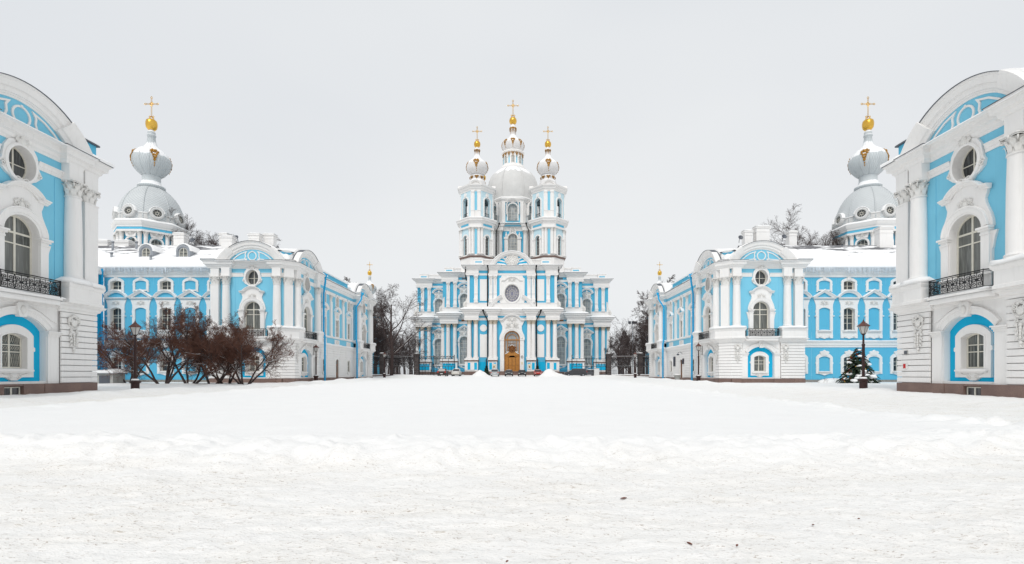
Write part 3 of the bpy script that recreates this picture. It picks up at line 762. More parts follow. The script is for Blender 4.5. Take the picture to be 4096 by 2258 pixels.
# ---- wing bays ------------------------------------------------------------
def wing_bay(glazed):
    L = []; g1 = arch(0, .73, 1.70, 3.42, .24, 10); g2 = arch(0, .73, 7.05, 9.8, .26, 10); g3 = arch(0, .73, 12.42, 13.42, .2, 10)
    wall = MB(); wall.wall(rect(-1.622, 1.622, .6, 14.3), [g1, g2, g3] if glazed else [], 0); L.append(P('wall', wall, 'blue_mid'))
    if not glazed:
        for lp in (g1, g2, g3):
            m = MB(); m.poly(lp, [], lambda a, b: (a, -.004, b)); L.append(P('blind_panel', m, 'blue_mid'))
    # ground window
    m = frame_plate(.73, 1.70, 3.42, .24, .36, .06, .32, 0, .13, .1, .34 if glazed else 0)
    m.plate([(-.34, 3.75), (.34, 3.75), (.62, 4.22), (.42, 4.36), (.2, 4.36), (0, 4.52), (-.2, 4.36), (-.42, 4.36), (-.62, 4.22)], [], 0, .2)
    for i in range(-2, 3): m.plate([(i*.11-.03, 3.8), (i*.11+.03, 3.8), (i*.2+.06, 4.3), (i*.2-.06, 4.3)], [], .2, .235)
    s = MB(); s.fbox(-.86, .86, 0, .3, 1.56, 1.66); s.plate([(-.8, 1.55), (.8, 1.55), (.62, 1.36), (.3, 1.28), (0, 1.16), (-.3, 1.28), (-.62, 1.36)], [], .0, .16)
    sn = MB(); fsnow(sn, -.8, .8, .32, 1.661, .09, 3); L.append(P('window_surround', m, 'white_plaster', [P('sill', s, 'white_plaster'), P('snow_cover', sn, 'snow', kind='stuff')]))
    # first-floor window
    m = frame_plate(.73, 7.05, 9.8, .26, .38, .0, .0, 0, .13, .02, .34 if glazed else 0)
    hw = [(1.11, 6.15), (1.11, 9.4), (1.17, 9.4), (1.17, 9.62), (1.1, 9.75), (1.12, 10.4), (1.22, 10.75), (1.34, 11.05)]
    lp = hw+[(-a, b) for a, b in reversed(hw)]; m.plate(lp, [arch(0, .74, 7.05, 9.8, .27, 10)], 0, .1)
    for q in (-1, 1): m.fbox(*sorted((q*1.0, q*1.28)), 0, .2, 8.9, 9.02)
    s = MB(); s.fbox(-.9, .9, 0, .3, 6.9, 7.0); s.plate([(-1.1, 6.5), (-1.1, 6.05), (-.72, 6.05), (-.72, 6.22), (-.5, 6.08), (-.25, 6.08), (0, 5.95), (.25, 6.08), (.5, 6.08), (.72, 6.22), (.72, 6.05), (1.1, 6.05), (1.1, 6.5)][::-1], [], .0, .16)
    for q in (-1, 1): s.tube(spiral(q*.5, 6.25, .14, 1.3, 0, q, .17), .03, 5)
    sn = MB(); fsnow(sn, -.86, .86, .32, 7.002, .14, 5)
    c = cartouche(1.05, .62, .1, 4); c.xf(Matrix.Translation((0, 0, 10.62)))
    L.append(P('window_surround', m, 'white_plaster', [P('cartouche', c, 'stucco'), P('sill', s, 'white_plaster'), P('snow_cover', sn, 'snow', kind='stuff')]))
    hd = MB(); hd.sweep([(-1.36, 11.12), (1.36, 11.12)], HOOD)
    path = arc(0, 1.46, 11.36, .86, 16) if glazed else [(-1.52, 11.34), (0, 12.3), (1.52, 11.34)]
    hd.sweep(path, [(-.2, .0), (-.2, .2), (-.05, .26), (.0, .36), (.1, .4), (.12, .0)])
    sn = MB(); fsnow(sn, -1.3, 1.3, .3, 11.36, .06, 2)
    pts = path
    for i in range(len(pts)-1):
        a, b = pts[i], pts[i+1]
    sn.sweep(path, [(.1, .0), (.1, .42), (.15, .36), (.17, .1), (.16, .0)])
    L.append(P('window_pediment', hd, 'white_plaster', [P('snow_cover', sn, 'snow', kind='stuff')]))
    # attic window
    m = frame_plate(.73, 12.42, 13.42, .2, .3, .06, .12, 0, .12, .05, .34 if glazed else 0); m.plate([(-.22, 13.75), (.22, 13.75), (.16, 14.05), (-.16, 14.05)], [], 0, .18)
    for q in (-1, 1): m.fbox(*sorted((q*.85, q*1.05)), 0, .12, 12.12, 12.3)
    s = MB(); s.fbox(-.98, .98, 0, .16, 12.26, 12.38)
    L.append(P('window_surround', m, 'white_plaster', [P('sill', s, 'white_plaster')]))
    if glazed:
        L.append(window(.72, 1.71, 3.42, .24, 2, (2.5, 2.95), .34)); L.append(window(.72, 7.06, 9.8, .26, 2, (8.05, 8.75, 9.1), .34)); L.append(window(.72, 12.43, 13.42, .2, 2, (12.95,), .34))
    return L
WING = {True: wing_bay(True), False: wing_bay(False)}

# ---- bays of the long inner wall -------------------------------------------
def long_bay(door):
    L = []
    g0 = arch(0, .62, ZP if door else 1.75, 3.5 if door else 3.35, .3, 10); g2 = arch(0, .6, 7.25, 9.75, .3, 10); g3 = arch(0, .52, 12.1, 13.35, .36, 10)
    w = MB(); w.wall(rect(-1.35, 1.35, ZP, 5.3), [g0], .4); L.append(P('ground_wall', w, 'white_plaster'))
    m = frame_plate(.63, 1.75 if not door else ZP, 3.4, .3, .22, .0, 0, 0, .1, .06); kids = []
    if not door:
        s = MB(); s.fbox(-.9, .9, 0, .24, 1.58, 1.70); s.plate([(-.7, 1.57), (.7, 1.57), (.4, 1.3), (0, 1.22), (-.4, 1.3)], [], 0, .14); kids.append(P('sill', s, 'white_plaster'))
    L.append(P('window_surround' if not door else 'door_surround', m, 'white_plaster', kids))
    if door:
        d = MB(); d.poly(arch(0, .62, ZP, 3.5, .3, 10), [], lambda a, b: (a, .15, b)); d.sweep(arch(0, .62, ZP, 3.5, .3, 10), [(0, -.15), (0, -.07), (.08, -.07), (.08, -.15)], closed=True)
        d.fbox(-.62, .62, -.15, -.06, 2.75, 2.87)
        for q in (-.29, .29):
            d.fbox(q-.2, q+.2, -.15, -.11, .95, 1.55)
        d.fbox(-.02, .02, -.15, -.08, ZP, 2.75)
        gl = MB()
        for q in (-.29, .29): gl.poly(rect(q-.16, q+.16, 1.65, 2.65), [], lambda a, b: (a, .135, b))
        gl.poly(arch(0, .5, 2.92, 3.5, .24, 8), [], lambda a, b: (a, .135, b))
        hn = MB(); hn.tube([(.08, .08, 1.5), (.08, .03, 1.52), (.08, .03, 1.75), (.08, .08, 1.77)], .018, 5)
        L.append(P('door', d, 'wood_dark', [P('door_glazing', gl, 'pane_curtain'), P('handle', hn, 'dark_metal')]))
    else: L.append(window(.61, 1.76, 3.35, .3, 2, (2.7,), .13, pmat='pane'))
    w = MB(); w.wall(rect(-1.35, 1.35, ZL-.3, 14.52), [g2, g3], 0); L.append(P('upper_wall', w, 'blue_pale'))
    m = frame_plate(.6, 7.25, 9.75, .3, .3, .06, .3, 0, .14, .05, .36)
    m.plate(mirror_loop([(1.0, 9.9), (.9, 10.3), (1.0, 10.75), (1.12, 10.9)]), [arch(0, .9, 9.0, 9.95, .5, 10)] if False else [], 0, .10)
    m.sweep([(-1.2, 10.92), (1.2, 10.92)], HOOD); m.sweep(arc(0, 1.22, 11.12, .72, 14), [(-.16, 0), (-.16, .22), (0, .36), (.1, .4), (.12, 0)])
    c = cartouche(.9, .55, .12, 9); c.xf(Matrix.Translation((0, 0, 10.42)))
    sn = MB(); sn.sweep(arc(0, 1.22, 11.12, .72, 14), [(.1, .0), (.1, .44), (.16, .36), (.17, 0)])
    L.append(P('window_surround', m, 'white_plaster', [P('cartouche', c, 'stucco'), P('snow_cover', sn, 'snow', kind='stuff')]))
    m = frame_plate(.52, 12.1, 13.35, .36, .22, .05, .12, 0, .14, .06, .36); m.fbox(-.85, .85, 0, .18, 11.92, 12.02); L.append(P('window_surround', m, 'white_plaster'))
    L.append(window(.6, 7.26, 9.75, .3, 2, (8.1, 8.9), .13)); L.append(window(.52, 12.11, 13.35, .36, 2, (12.75,), .13))
    m = MB(); m.fbox(-1.0, 1.0, 0, .08, 5.95, 6.75); c = cartouche(1.2, .55, .08, 12, False); c.xf(Matrix.Translation((0, 0, 6.35))); L.append(P('apron', m, 'white_plaster', [P('apron_ornament', c, 'stucco')]))
    return L
LONG = {False: long_bay(False), True: long_bay(True)}

def pipe(parent, pts, r=.11, hopper=True, mat='pipe_blue', name='downpipe'):
    m = MB(); m.tube(pts, r, 8)
    a = Vector(pts[0])
    if hopper: m.lathe([(r*1.0, a.z-.35), (r*1.9, a.z-.1), (r*2.0, a.z+.12), (r*1.6, a.z+.12)], 8, a.x, a.y, False)
    for i in range(len(pts)-1):
        p, q = Vector(pts[i]), Vector(pts[i+1]); n = int((q-p).length/1.6)
        for j in range(1, n+1):
            c = p.lerp(q, j/(n+1)); m.lathe([(r*.9, c.z-.05), (r*1.22, c.z-.04), (r*1.22, c.z+.04), (r*.9, c.z+.05)], 8, c.x, c.y, False)
    return part(parent, name, m, mat)

RZ = -PI/2
def bay_pedestal_front(parent, path, seed):
    m = MB(); m.sweep(path, PED, plan=True); o = part(parent, 'pedestal', m, 'white_plaster')
    s = MB(); snow_strip(s, path, .18, 7.02, .30, seed, back=.45); part(parent, 'snow_cover', s, 'snow', kind='stuff')

def build_mid():
    """right-hand convent building with its corner pavilion; the left one is a mirrored copy"""
    r = root('convent_building', 'blue and white baroque convent building right of the church, beside the snow-laden spruce', 'building', (40, 78, 0), 'convent buildings before the church')
    l = r.location; W_ = lambda p: (p[0]-l[0], p[1]-l[1], p[2] if len(p) > 2 else 0)
    X1, Y1 = 27.1, 62.5
    # bays
    put_bay(r, W_((31.75, Y1)), 0); put_bay(r, W_((X1, 67.15)), RZ); put_bay(r, W_((X1, 91.8)), RZ)
    # filler walls beside the bays
    m = MB()
    m.box(35.3, 37.1, Y1+.02, 66, ZL-.3, 14.52); m.prism([(28.14, Y1+.01), (28.05, Y1+.012), (X1+.012, 63.45), (X1+.01, 63.6), (28.6, 63.6)][::-1], ZL-.3, 14.52)
    m.box(X1+.01, 29, 70.7, 71.0, ZL-.3, 14.52); m.box(X1+.01, 29, 87.9, 88.3, ZL-.3, 14.52); m.box(X1+.01, 34, 95.35, 97.2, ZL-.3, 14.52)
    part(r, 'upper_wall', m, 'blue_pale')
    m = MB(); m.box(34.15, 37.05, Y1+.05, 66, ZP, 5.3); m.prism([(29.35, Y1+.03), (28.0, Y1+.03), (X1+.03, 63.4), (X1+.03, 64.75), (29.3, 64.75)][::-1], ZP, 5.3)
    m.box(X1+.03, 29, 69.55, 71, ZP, 5.3); m.box(X1+.03, 29, 87.9, 89.4, ZP, 5.3); m.box(X1+.03, 34, 94.2, 97.15, ZP, 5.3)
    part(r, 'ground_wall', m, 'white_plaster')
    # columns
    for (x, y, q, a) in ((28.6, 62.2, COLM, 0), (34.9, 62.2, COLM, 0), (36.3, 62.34, PIER, 0), (27.5, 62.9, PIER, -PI/4),
                         (26.8, 64.0, COLM, RZ), (26.8, 70.3, COLM, RZ), (26.8, 88.65, COLM, RZ), (26.8, 94.95, COLM, RZ), (26.98, 96.5, PIER, RZ)):
        put(q, r, W_((x, y)), a)
        m = MB()
        if a == -PI/4: m.obox(x-.03, y-.03, .56, .34, ZC+.002, 14.62, -PI/4)
        elif a == 0: m.box(x-.52, x+.52, 61.98 if q is COLM else 62.1, 62.7, ZC+.002, 14.62)
        else: m.box(26.58 if q is COLM else 26.7, 27.4, y-.52, y+.52, ZC+.002, 14.62)
        part(r, 'frieze_block', m, 'white_plaster')
    # ledge, architrave, cornice
    G = [(37.1, 65.7), (37.1, 62.35), (34.15, 62.35), (34.15, Y1), (29.35, Y1), (29.35, 62.35), (28.0, 62.35), (26.95, 63.4), (26.95, 64.75), (X1, 64.75), (X1, 69.55), (26.95, 69.55), (26.95, 71.0), (27.6, 71.0),
         (27.6, 87.9), (26.95, 87.9), (26.95, 89.4), (X1, 89.4), (X1, 94.2), (26.95, 94.2), (26.95, 97.2), (40, 97.2)]
    m = MB(); m.sweep(G, LEDGE, plan=True); part(r, 'ledge', m, 'white_plaster')
    s = MB(); snow_strip(s, G, .40, ZL, .24, 3, back=.1, droop=.09); part(r, 'snow_cover', s, 'snow', kind='stuff')
    E = [(37.1, 65.7), (37.1, Y1), (28.05, Y1), (X1, 63.45), (X1, 71.0), (27.6, 71.0), (27.6, 87.9), (X1, 87.9), (X1, 97.2), (40, 97.2)]
    for E in ([(37.1, 65.7), (37.1, Y1), (32.85, Y1)], [(30.65, Y1), (28.05, Y1), (X1, 63.45), (X1, 66.05)], [(X1, 68.25), (X1, 71.0), (27.6, 71.0), (27.6, 73.8)], [(27.6, 75.4), (27.6, 79.2)], [(27.6, 80.8), (27.6, 84.6)], [(27.6, 86.2), (27.6, 87.9), (X1, 87.9), (X1, 90.7)], [(X1, 92.9), (X1, 97.2), (40, 97.2)]):
        m = MB(); m.sweep(E, ARCHT, plan=True); part(r, 'architrave', m, 'white_plaster')
    C = [(37.1, 65.9), (37.1, 62.1), (34.3, 62.1), (34.3, Y1), (29.2, Y1), (29.2, 62.05), (28.0, 62.05), (26.68, 63.37), (26.68, 64.6), (X1, 64.6), (X1, 69.7), (26.68, 69.7), (26.68, 71.0), (27.6, 71.0),
         (27.6, 87.9), (26.68, 87.9), (26.68, 89.25), (X1, 89.25), (X1, 94.3), (26.68, 94.3), (26.68, 97.2), (40, 97.2)]
    m = MB(); m.sweep(C, CORN, plan=True); part(r, 'cornice', m, 'white_plaster')
    s = MB(); snow_strip(s, C[-10:-1], .54, ZK, .3, 8, back=1.2, droop=.06); part(r, 'snow_cover', s, 'snow', kind='stuff')
    fl = MB(); fl.sweep(C, [(.50, ZK+.002), (.61, ZK+.002), (.61, ZK+.035), (.50, ZK+.035)], plan=True); part(r, 'flashing', fl, 'dark_metal')
    # pedestals
    bay_pedestal_front(r, [(37.0, 64), (37.0, 61.72), (34.05, 61.72), (34.05, 62.6)], 2)
    bay_pedestal_front(r, [(29.45, 62.6), (29.45, 61.72), (27.86, 61.72), (26.32, 63.26), (26.32, 64.85), (27.2, 64.85)], 5)
    bay_pedestal_front(r, [(27.2, 69.45), (26.32, 69.45), (26.32, 71.0), (27.5, 71.0)], 9)
    bay_pedestal_front(r, [(27.5, 87.9), (26.32, 87.9), (26.32, 89.5), (27.2, 89.5)], 12)
    bay_pedestal_front(r, [(27.2, 94.1), (26.32, 94.1), (26.32, 97.2), (28, 97.2)], 14)
    # rustication
    courses(r, [(37.1, 65.6), (37.1, 62.35), (34.18, 62.35)]); courses(r, [(29.33, 62.35), (28.0, 62.35), (26.95, 63.4), (26.95, 64.73)])
    courses(r, [(26.95, 69.58), (26.95, 71.0), (27.6, 71.0), (27.6, 73.2)])
    wz = (74.6, 80.0, 85.4)
    for a, b in ((76.0, 78.6), (81.4, 84.0)): courses(r, [(27.6, a), (27.6, b)])
    courses(r, [(27.6, 86.8), (27.6, 87.9), (26.95, 87.9), (26.95, 89.38)]); courses(r, [(26.95, 94.22), (26.95, 97.2)])
    m = MB(); m.box(27.63, 29, 71, 73.25, ZP, 5.3)
    for a, b in ((75.95, 78.65), (81.35, 84.05)): m.box(27.63, 29, a, b, ZP, 5.3)
    m.box(27.63, 29, 86.75, 87.9, ZP, 5.3); part(r, 'ground_wall', m, 'white_plaster')
    for i, y in enumerate(wz):
        for p in LONG[i == 1]: put(p, r, W_((27.6, y)), RZ)
        for a, b in ((y-1.35, y+1.35),):
            courses(r, [(27.6, a), (27.6, a+.45)], cut=lambda u, v: u < 3.95); courses(r, [(27.6, a+.02), (27.6, b-.02)], cut=lambda u, v: u < 4.1)
            for c0, c1 in ((a, a+.36), (b-.36, b)): courses(r, [(27.6, c0), (27.6, c1)], cut=lambda u, v: v > 4.15)
    m = MB(); m.box(27.61, 29, 71, 73.25, ZL-.3, 14.52)
    for a, b in ((75.95, 78.65), (81.35, 84.05)): m.box(27.61, 29, a, b, ZL-.3, 14.52)
    m.box(27.61, 29, 86.75, 87.9, ZL-.3, 14.52); part(r, 'upper_wall', m, 'blue_pale')
    for y in (72.7, 77.3, 82.7, 87.0): put(PIER, r, W_((27.55, y)), RZ, (.72, .6, 1)); 
    m = MB(); m.sweep([(27.6, 71), (27.6, 87.9)], [(-.2, 6.9), (.1, 6.9), (.22, 6.98), (.22, 7.06), (-.2, 7.06)], plan=True); part(r, 'band', m, 'white_plaster')
    s = MB(); snow_strip(s, [(27.6, 71), (27.6, 87.9)], .22, 7.06, .13, 4, back=.0); part(r, 'snow_cover', s, 'snow', kind='stuff')
    # plinth
    plinth(r, [(37.1, 65.6), (37.1, 62.35), (28.0, 62.35), (26.95, 63.4), (26.95, 71.0)]); plinth(r, [(27.55, 71.0), (27.55, 87.9)]); plinth(r, [(26.95, 87.9), (26.95, 97.2)])
    # wing
    xs = ((38.65, True), (41.9, False), (45.15, True), (48.4, False), (51.65, True))
    for x, g in xs:
        for p in WING[g]: put(p, r, W_((x-.3, 65.7)), 0)
    m = MB(); m.sweep([(53.2, 65.7), (36.9, 65.7)], [(-.1, 4.85), (.06, 4.85), (.08, 5.1), (.16, 5.16), (.16, 5.4), (.26, 5.5), (.28, 5.66), (-.1, 5.66)], plan=True); part(r, 'string_course', m, 'white_plaster')
    m = MB(); m.sweep([(53.2, 65.7), (36.9, 65.7)], [(-.1, 14.05), (.08, 14.05), (.1, 14.4), (.24, 14.5), (.28, 14.8), (.5, 14.95), (.55, 15.15), (.62, 15.25), (-.1, 15.25)], plan=True); part(r, 'cornice', m, 'white_plaster')
    s = MB(); snow_strip(s, [(53.2, 65.7), (36.9, 65.7)], .28, 5.66, .13, 6); part(r, 'snow_cover', s, 'snow', kind='stuff')
    m = MB(); m.box(36.95, 53.2, 65.62, 66.3, -.4, .598); part(r, 'plinth_wall', m, 'grey_stone')
    # return wall with its own cornice
    m = MB(); m.box(53.2, 54, 44, 65.72, .6, 14.6); part(r, 'return_wall', m, 'blue_deep')
    m = MB(); m.sweep([(53.2, 44), (53.2, 65.7)][::-1], [(-.3, 4.85), (.06, 4.85), (.16, 5.4), (.28, 5.66), (-.3, 5.66)], plan=True) if False else m.box(52.95, 53.25, 44, 65.69, 4.85, 5.66); part(r, 'string_course', m, 'white_plaster'); m = MB(); m.box(52.7, 53.3, 44, 65.66, 14.3, 15.24); part(r, 'cornice', m, 'white_plaster'); m = MB(); m.box(52.98, 53.25, 44, 65.68, 10.3, 10.8); part(r, 'string_course', m, 'white_plaster')
    # roofs
    m = MB()
    def slab(f, nu=40, nv=24):
        vs = []; fs = []
        for i in range(nu+1):
            for j in range(nv+1): vs.append(f(i/nu, j/nv))
        for i in range(nu):
            for j in range(nv): a = i*(nv+1)+j; fs.append((a, a+nv+1, a+nv+2, a+1))
        return vs, fs
    def wr(u, v):
        x = 33+u*32; y = 64.95+v*6.8; z = 15.36+v*4.3+.10*float(fbm(x*.5, y*.5, 4))+.16*math.sin(min(1, v*6)*PI/2); return (x, y, z)
    a = slab(wr, 90, 30); m.add(*a, smooth=True)
    a = slab(lambda u, v: (33+u*32, 71.75+v*7, 19.75-v*4.3), 6, 4); m.add(*a, smooth=True)
    m.add([(33, 64.95, 15.2), (65, 64.95, 15.2), (65, 64.95, 15.45), (33, 64.95, 15.45)], [(0, 1, 2, 3)])
    part(r, 'roof', m, 'roof_snowy')
    # icicles along the eave
    m = MB(); rr = random.Random(5)
    for i in range(650):
        x = rr.uniform(37.6, 53); L = rr.uniform(.25, .75)*(1.7 if rr.random() < .2 else 1); y = 64.98+rr.uniform(0, .1); q = rr.uniform(.018, .05)
        m.tube([(x, y, 15.3), (x+rr.uniform(-.01, .01), y, 15.3-L*.6), (x, y, 15.3-L)], [q, q*.6, .003], 4, cap=False)
    part(r, 'icicles', m, 'ice', kind='stuff')
    # pavilion roof
    barrel_snow(r, 26.1, 37.75, 61.5, 72.4, (('x', 31.75), ('y', 67.15)), 15.44, cmask=lambda X, Y: (X-26.1+Y-61.5) > 1.75, seed=2)
    barrel_snow(r, 26.1, 36, 87.3, 97.7, (('y', 91.8),), 15.44, seed=5)
    # long roof with a blue attic strip
    m = MB(); m.box(28.5, 36, 72.3, 87.7, 15.3, 17.05); part(r, 'attic_wall', m, 'blue_mid')
    a = slab(lambda u, v: (26.95+v*1.6, 72.2+u*15.6, 15.5+v*.85+.07*float(fbm(u*14, v*3, 3))), 60, 6); m = MB(); m.add(*a, smooth=True)
    a = slab(lambda u, v: (28.3+v*8, 72.1+u*15.8, 17.12+.22*math.sin(min(1, v*12)*PI/2)+v*1.1+.06*float(fbm(u*14, v*6, 3))), 60, 20); m.add(*a, smooth=True)
    m.add([(28.3, 72.1, 17.0), (28.3, 87.9, 17.0), (28.3, 87.9, 17.2), (28.3, 72.1, 17.2)], [(0, 1, 2, 3)]); m.box(28.32, 36, 72.1, 87.9, 17.02, 17.1)
    part(r, 'roof', m, 'snow')
    # little blue roof openings beside the pediments
    m = MB(); m.obox(28.35, 63.75, .8, .5, 15.6, 16.85, -PI/4); o = part(r, 'roof_hatch', m, 'blue_mid')
    m = MB(); m.obox(28.35, 63.75, .98, .66, 16.85, 16.94, -PI/4); part(r, 'hatch_lid', m, 'dark_metal')
    s = MB(); s.ell(28.45, 63.85, 16.95, 1.1, 1.1, .25, 12, 6); part(r, 'snow_cover', s, 'snow', kind='stuff')
    m = MB(); m.box(36.35, 37.3, 65.6, 66.6, 15.5, 16.9); part(r, 'roof_hatch', m, 'blue_mid'); m = MB(); m.box(36.2, 37.45, 65.45, 66.7, 16.9, 16.98); part(r, 'hatch_lid', m, 'dark_metal')
    s = MB(); snow_strip(s, [(37.4, 66.7), (36.25, 66.7)], 1.2, 16.98, .2, 4); part(r, 'snow_cover', s, 'snow', kind='stuff')
    # downpipes
    pipe(r, [(26.2, 71.7, 15.55), (26.25, 71.8, 14.7), (27.0, 73.1, 13.1), (27.0, 73.1, 7.6), (26.75, 72.9, 6.8), (26.75, 72.9, 5.3), (26.75, 72.9, .1)], .14)
    pipe(r, [(26.0, 87.9, 15.5), (26.1, 87.7, 14.4), (26.85, 87.3, 13.0), (26.85, 87.3, 7.4), (26.7, 87.3, 6.6), (26.7, 87.3, .2)], .14)
    pipe(r, [(52.75, 65.1, 14.9), (52.75, 65.1, 7.2), (52.5, 64.9, 6.5), (52.5, 64.9, .3)], .13)
    # consoles below the columns
    c = console(.85, 2.3, .02)
    K = P('console', c, 'stucco')
    for (x, y, a) in ((34.75, 62.28, 0), (28.75, 62.28, 0), (26.88, 64.1, RZ), (26.88, 70.2, RZ), (26.88, 88.75, RZ), (26.88, 94.85, RZ)): put(K, r, W_((x, y, 5.0)), a)
    return r

k = NB('roof_snowy')
nrm = k.noise(0.9, 6, 0.62, (0.35, 1.6, 1.6)); sepz = k.n('ShaderNodeSeparateXYZ'); k.l(k.pos.outputs['Position'], sepz.inputs[0])
hi = k.n('ShaderNodeMapRange'); k.l(sepz.outputs[2], hi.inputs[0]); hi.inputs[1].default_value = 16.4; hi.inputs[2].default_value = 19.8; hi.inputs[3].default_value = 0; hi.inputs[4].default_value = .26
sm = k.n('ShaderNodeMath', operation='ADD'); k.l(nrm, sm.inputs[0]); k.l(hi.outputs[0], sm.inputs[1])
k.set(k.mix(k.ramp(sm.outputs[0], .69, .75), (0.90, 0.905, 0.915), (0.16, 0.16, 0.17)), .7, spec=.2); k.bump(k.noise(2.5, 5, .6), .35, .06)

MID_R = build_mid()
MID_L = copy_tree(MID_R); MID_L.location = (-40, 78, 0); MID_L.scale = (-1, 1, 1)
MID_L['label'] = 'blue and white baroque convent building left of the church, behind the bare brown shrubs'
CH = {k_: chimney_proto(*k_) for k_ in ((1.5, 1.0, 1.9), (1.9, 1.1, 2.2), (1.1, 1.0, 1.9), (2.8, 1.0, 1.2), (2.0, 1.0, 1.1))}
def chim(rt, kk, x, y, z):
    s = rt.scale[0]; put(CH[kk], rt, ((x-rt.location[0])*s, y-rt.location[1], z))
def px(x, y, Y): return ((x-2072)*Y/2000+1.4, 1.35+(1497-y)*Y/2000)
for kk, (xp, yp), Y in (((1.1, 1.0, 1.9), (2988, 978), 73), ((1.9, 1.1, 2.2), (3045, 970), 73), ((1.1, 1.0, 1.9), (3165, 980), 73), ((1.9, 1.1, 2.2), (3535, 975), 71.5)):
    x, z = px(xp, yp, Y); chim(MID_R, kk, x, Y, z)
for kk, (xp, yp), Y in (((2.8, 1.0, 1.2), (402, 998), 72), ((2.0, 1.0, 1.1), (497, 998), 72), ((1.5, 1.0, 1.9), (724, 990), 72), ((1.1, 1.0, 1.9), (900, 990), 73), ((1.5, 1.0, 1.9), (914, 1002), 71), ((1.5, 1.0, 1.9), (1022, 992), 72), ((1.5, 1.0, 1.9), (1080, 992), 73)):
    x, z = px(xp, yp, Y); chim(MID_L, kk, x, Y, z)
# loudspeaker horns / dishes on the chimneys
dish = MB(); dish.lathe([(.02, -.12), (.1, -.1), (.3, .02), (.36, .1), (.33, .1), (.1, -.04), (.0, -.05)], 12); dish.xf(Matrix.Rotation(R(70), 4, 'X')); dish.tube([(0, .1, 0), (0, .4, -.15), (0, .5, -.6)], .04, 5)
DISH = P('dish', dish, 'dark_metal')
for rt, xp, yp, Y in ((MID_R, 2962, 952, 72.4), (MID_R, 3136, 948, 72.4), (MID_L, 770, 962, 71.4), (MID_L, 945, 952, 72.0)):
    x, z = px(xp, yp, Y); put(DISH, rt, ((x-rt.location[0])*rt.scale[0], Y-78, z))
# dormers and vents on the left wing roof
def dormer():
    m = MB(); A = arc(0, .82, .95, .78, 14); 
    m.sweep([(-.82, 0)]+A+[(.82, 0)], [(-.1, 0), (-.1, .06), (.12, .06), (.12, -3.0), (-.1, -3.0)], smooth=False)
    lp = [(.72, 0), (.72, .95)]+arc(0, .72, .95, .68, 12)[::-1]+[(-.72, .95), (-.72, 0)]
    fr = MB(); fr.plate(lp, [arch(0, .55, .15, .95, .52, 12)], -.12, -.02)
    sn = MB(); sn.sweep(arc(0, .84, 1.02, .82, 14), [(.1, .1), (.1, -2.6), (.28, -2.4), (.3, -.1), (.2, .12)], smooth=True)
    return P('dormer', m, 'grey_metal', [P('dormer_front', fr, 'grey_metal'), P('snow_cover', sn, 'snow', kind='stuff')]), window(.54, .16, .95, .52, 2, (.5, .92), .10, .05, .05, pmat='pane_curtain')
DM, DW = dormer()
for xp in (584, 733):
    x, z = px(xp, 1036, 67.6); lx = (x-MID_L.location[0])*-1
    put(DM, MID_L, (lx, 67.6-78, z)); put(DW, MID_L, (lx, 67.6-78, z))
vp = MB(); vp.tube([(0, 0, -.5), (0, 0, .8)], .14, 8); vp.lathe([(.2, .8), (.22, .95), (0, 1.05)], 8); VP_ = P('vent_pipe', vp, 'grey_metal')
for xp, yp, Y in ((451, 985, 70), (546, 985, 70.5), (446, 1030, 67.5), (603, 1040, 66.6)):
    x, z = px(xp, yp, Y); put(VP_, MID_L, ((x+40)*-1, Y-78, z-.3))
# snow-covered utility box against the left return wall
m = MB(); m.box(-49.8, -46.5, 56.0, 58.2, -.2, 1.5)

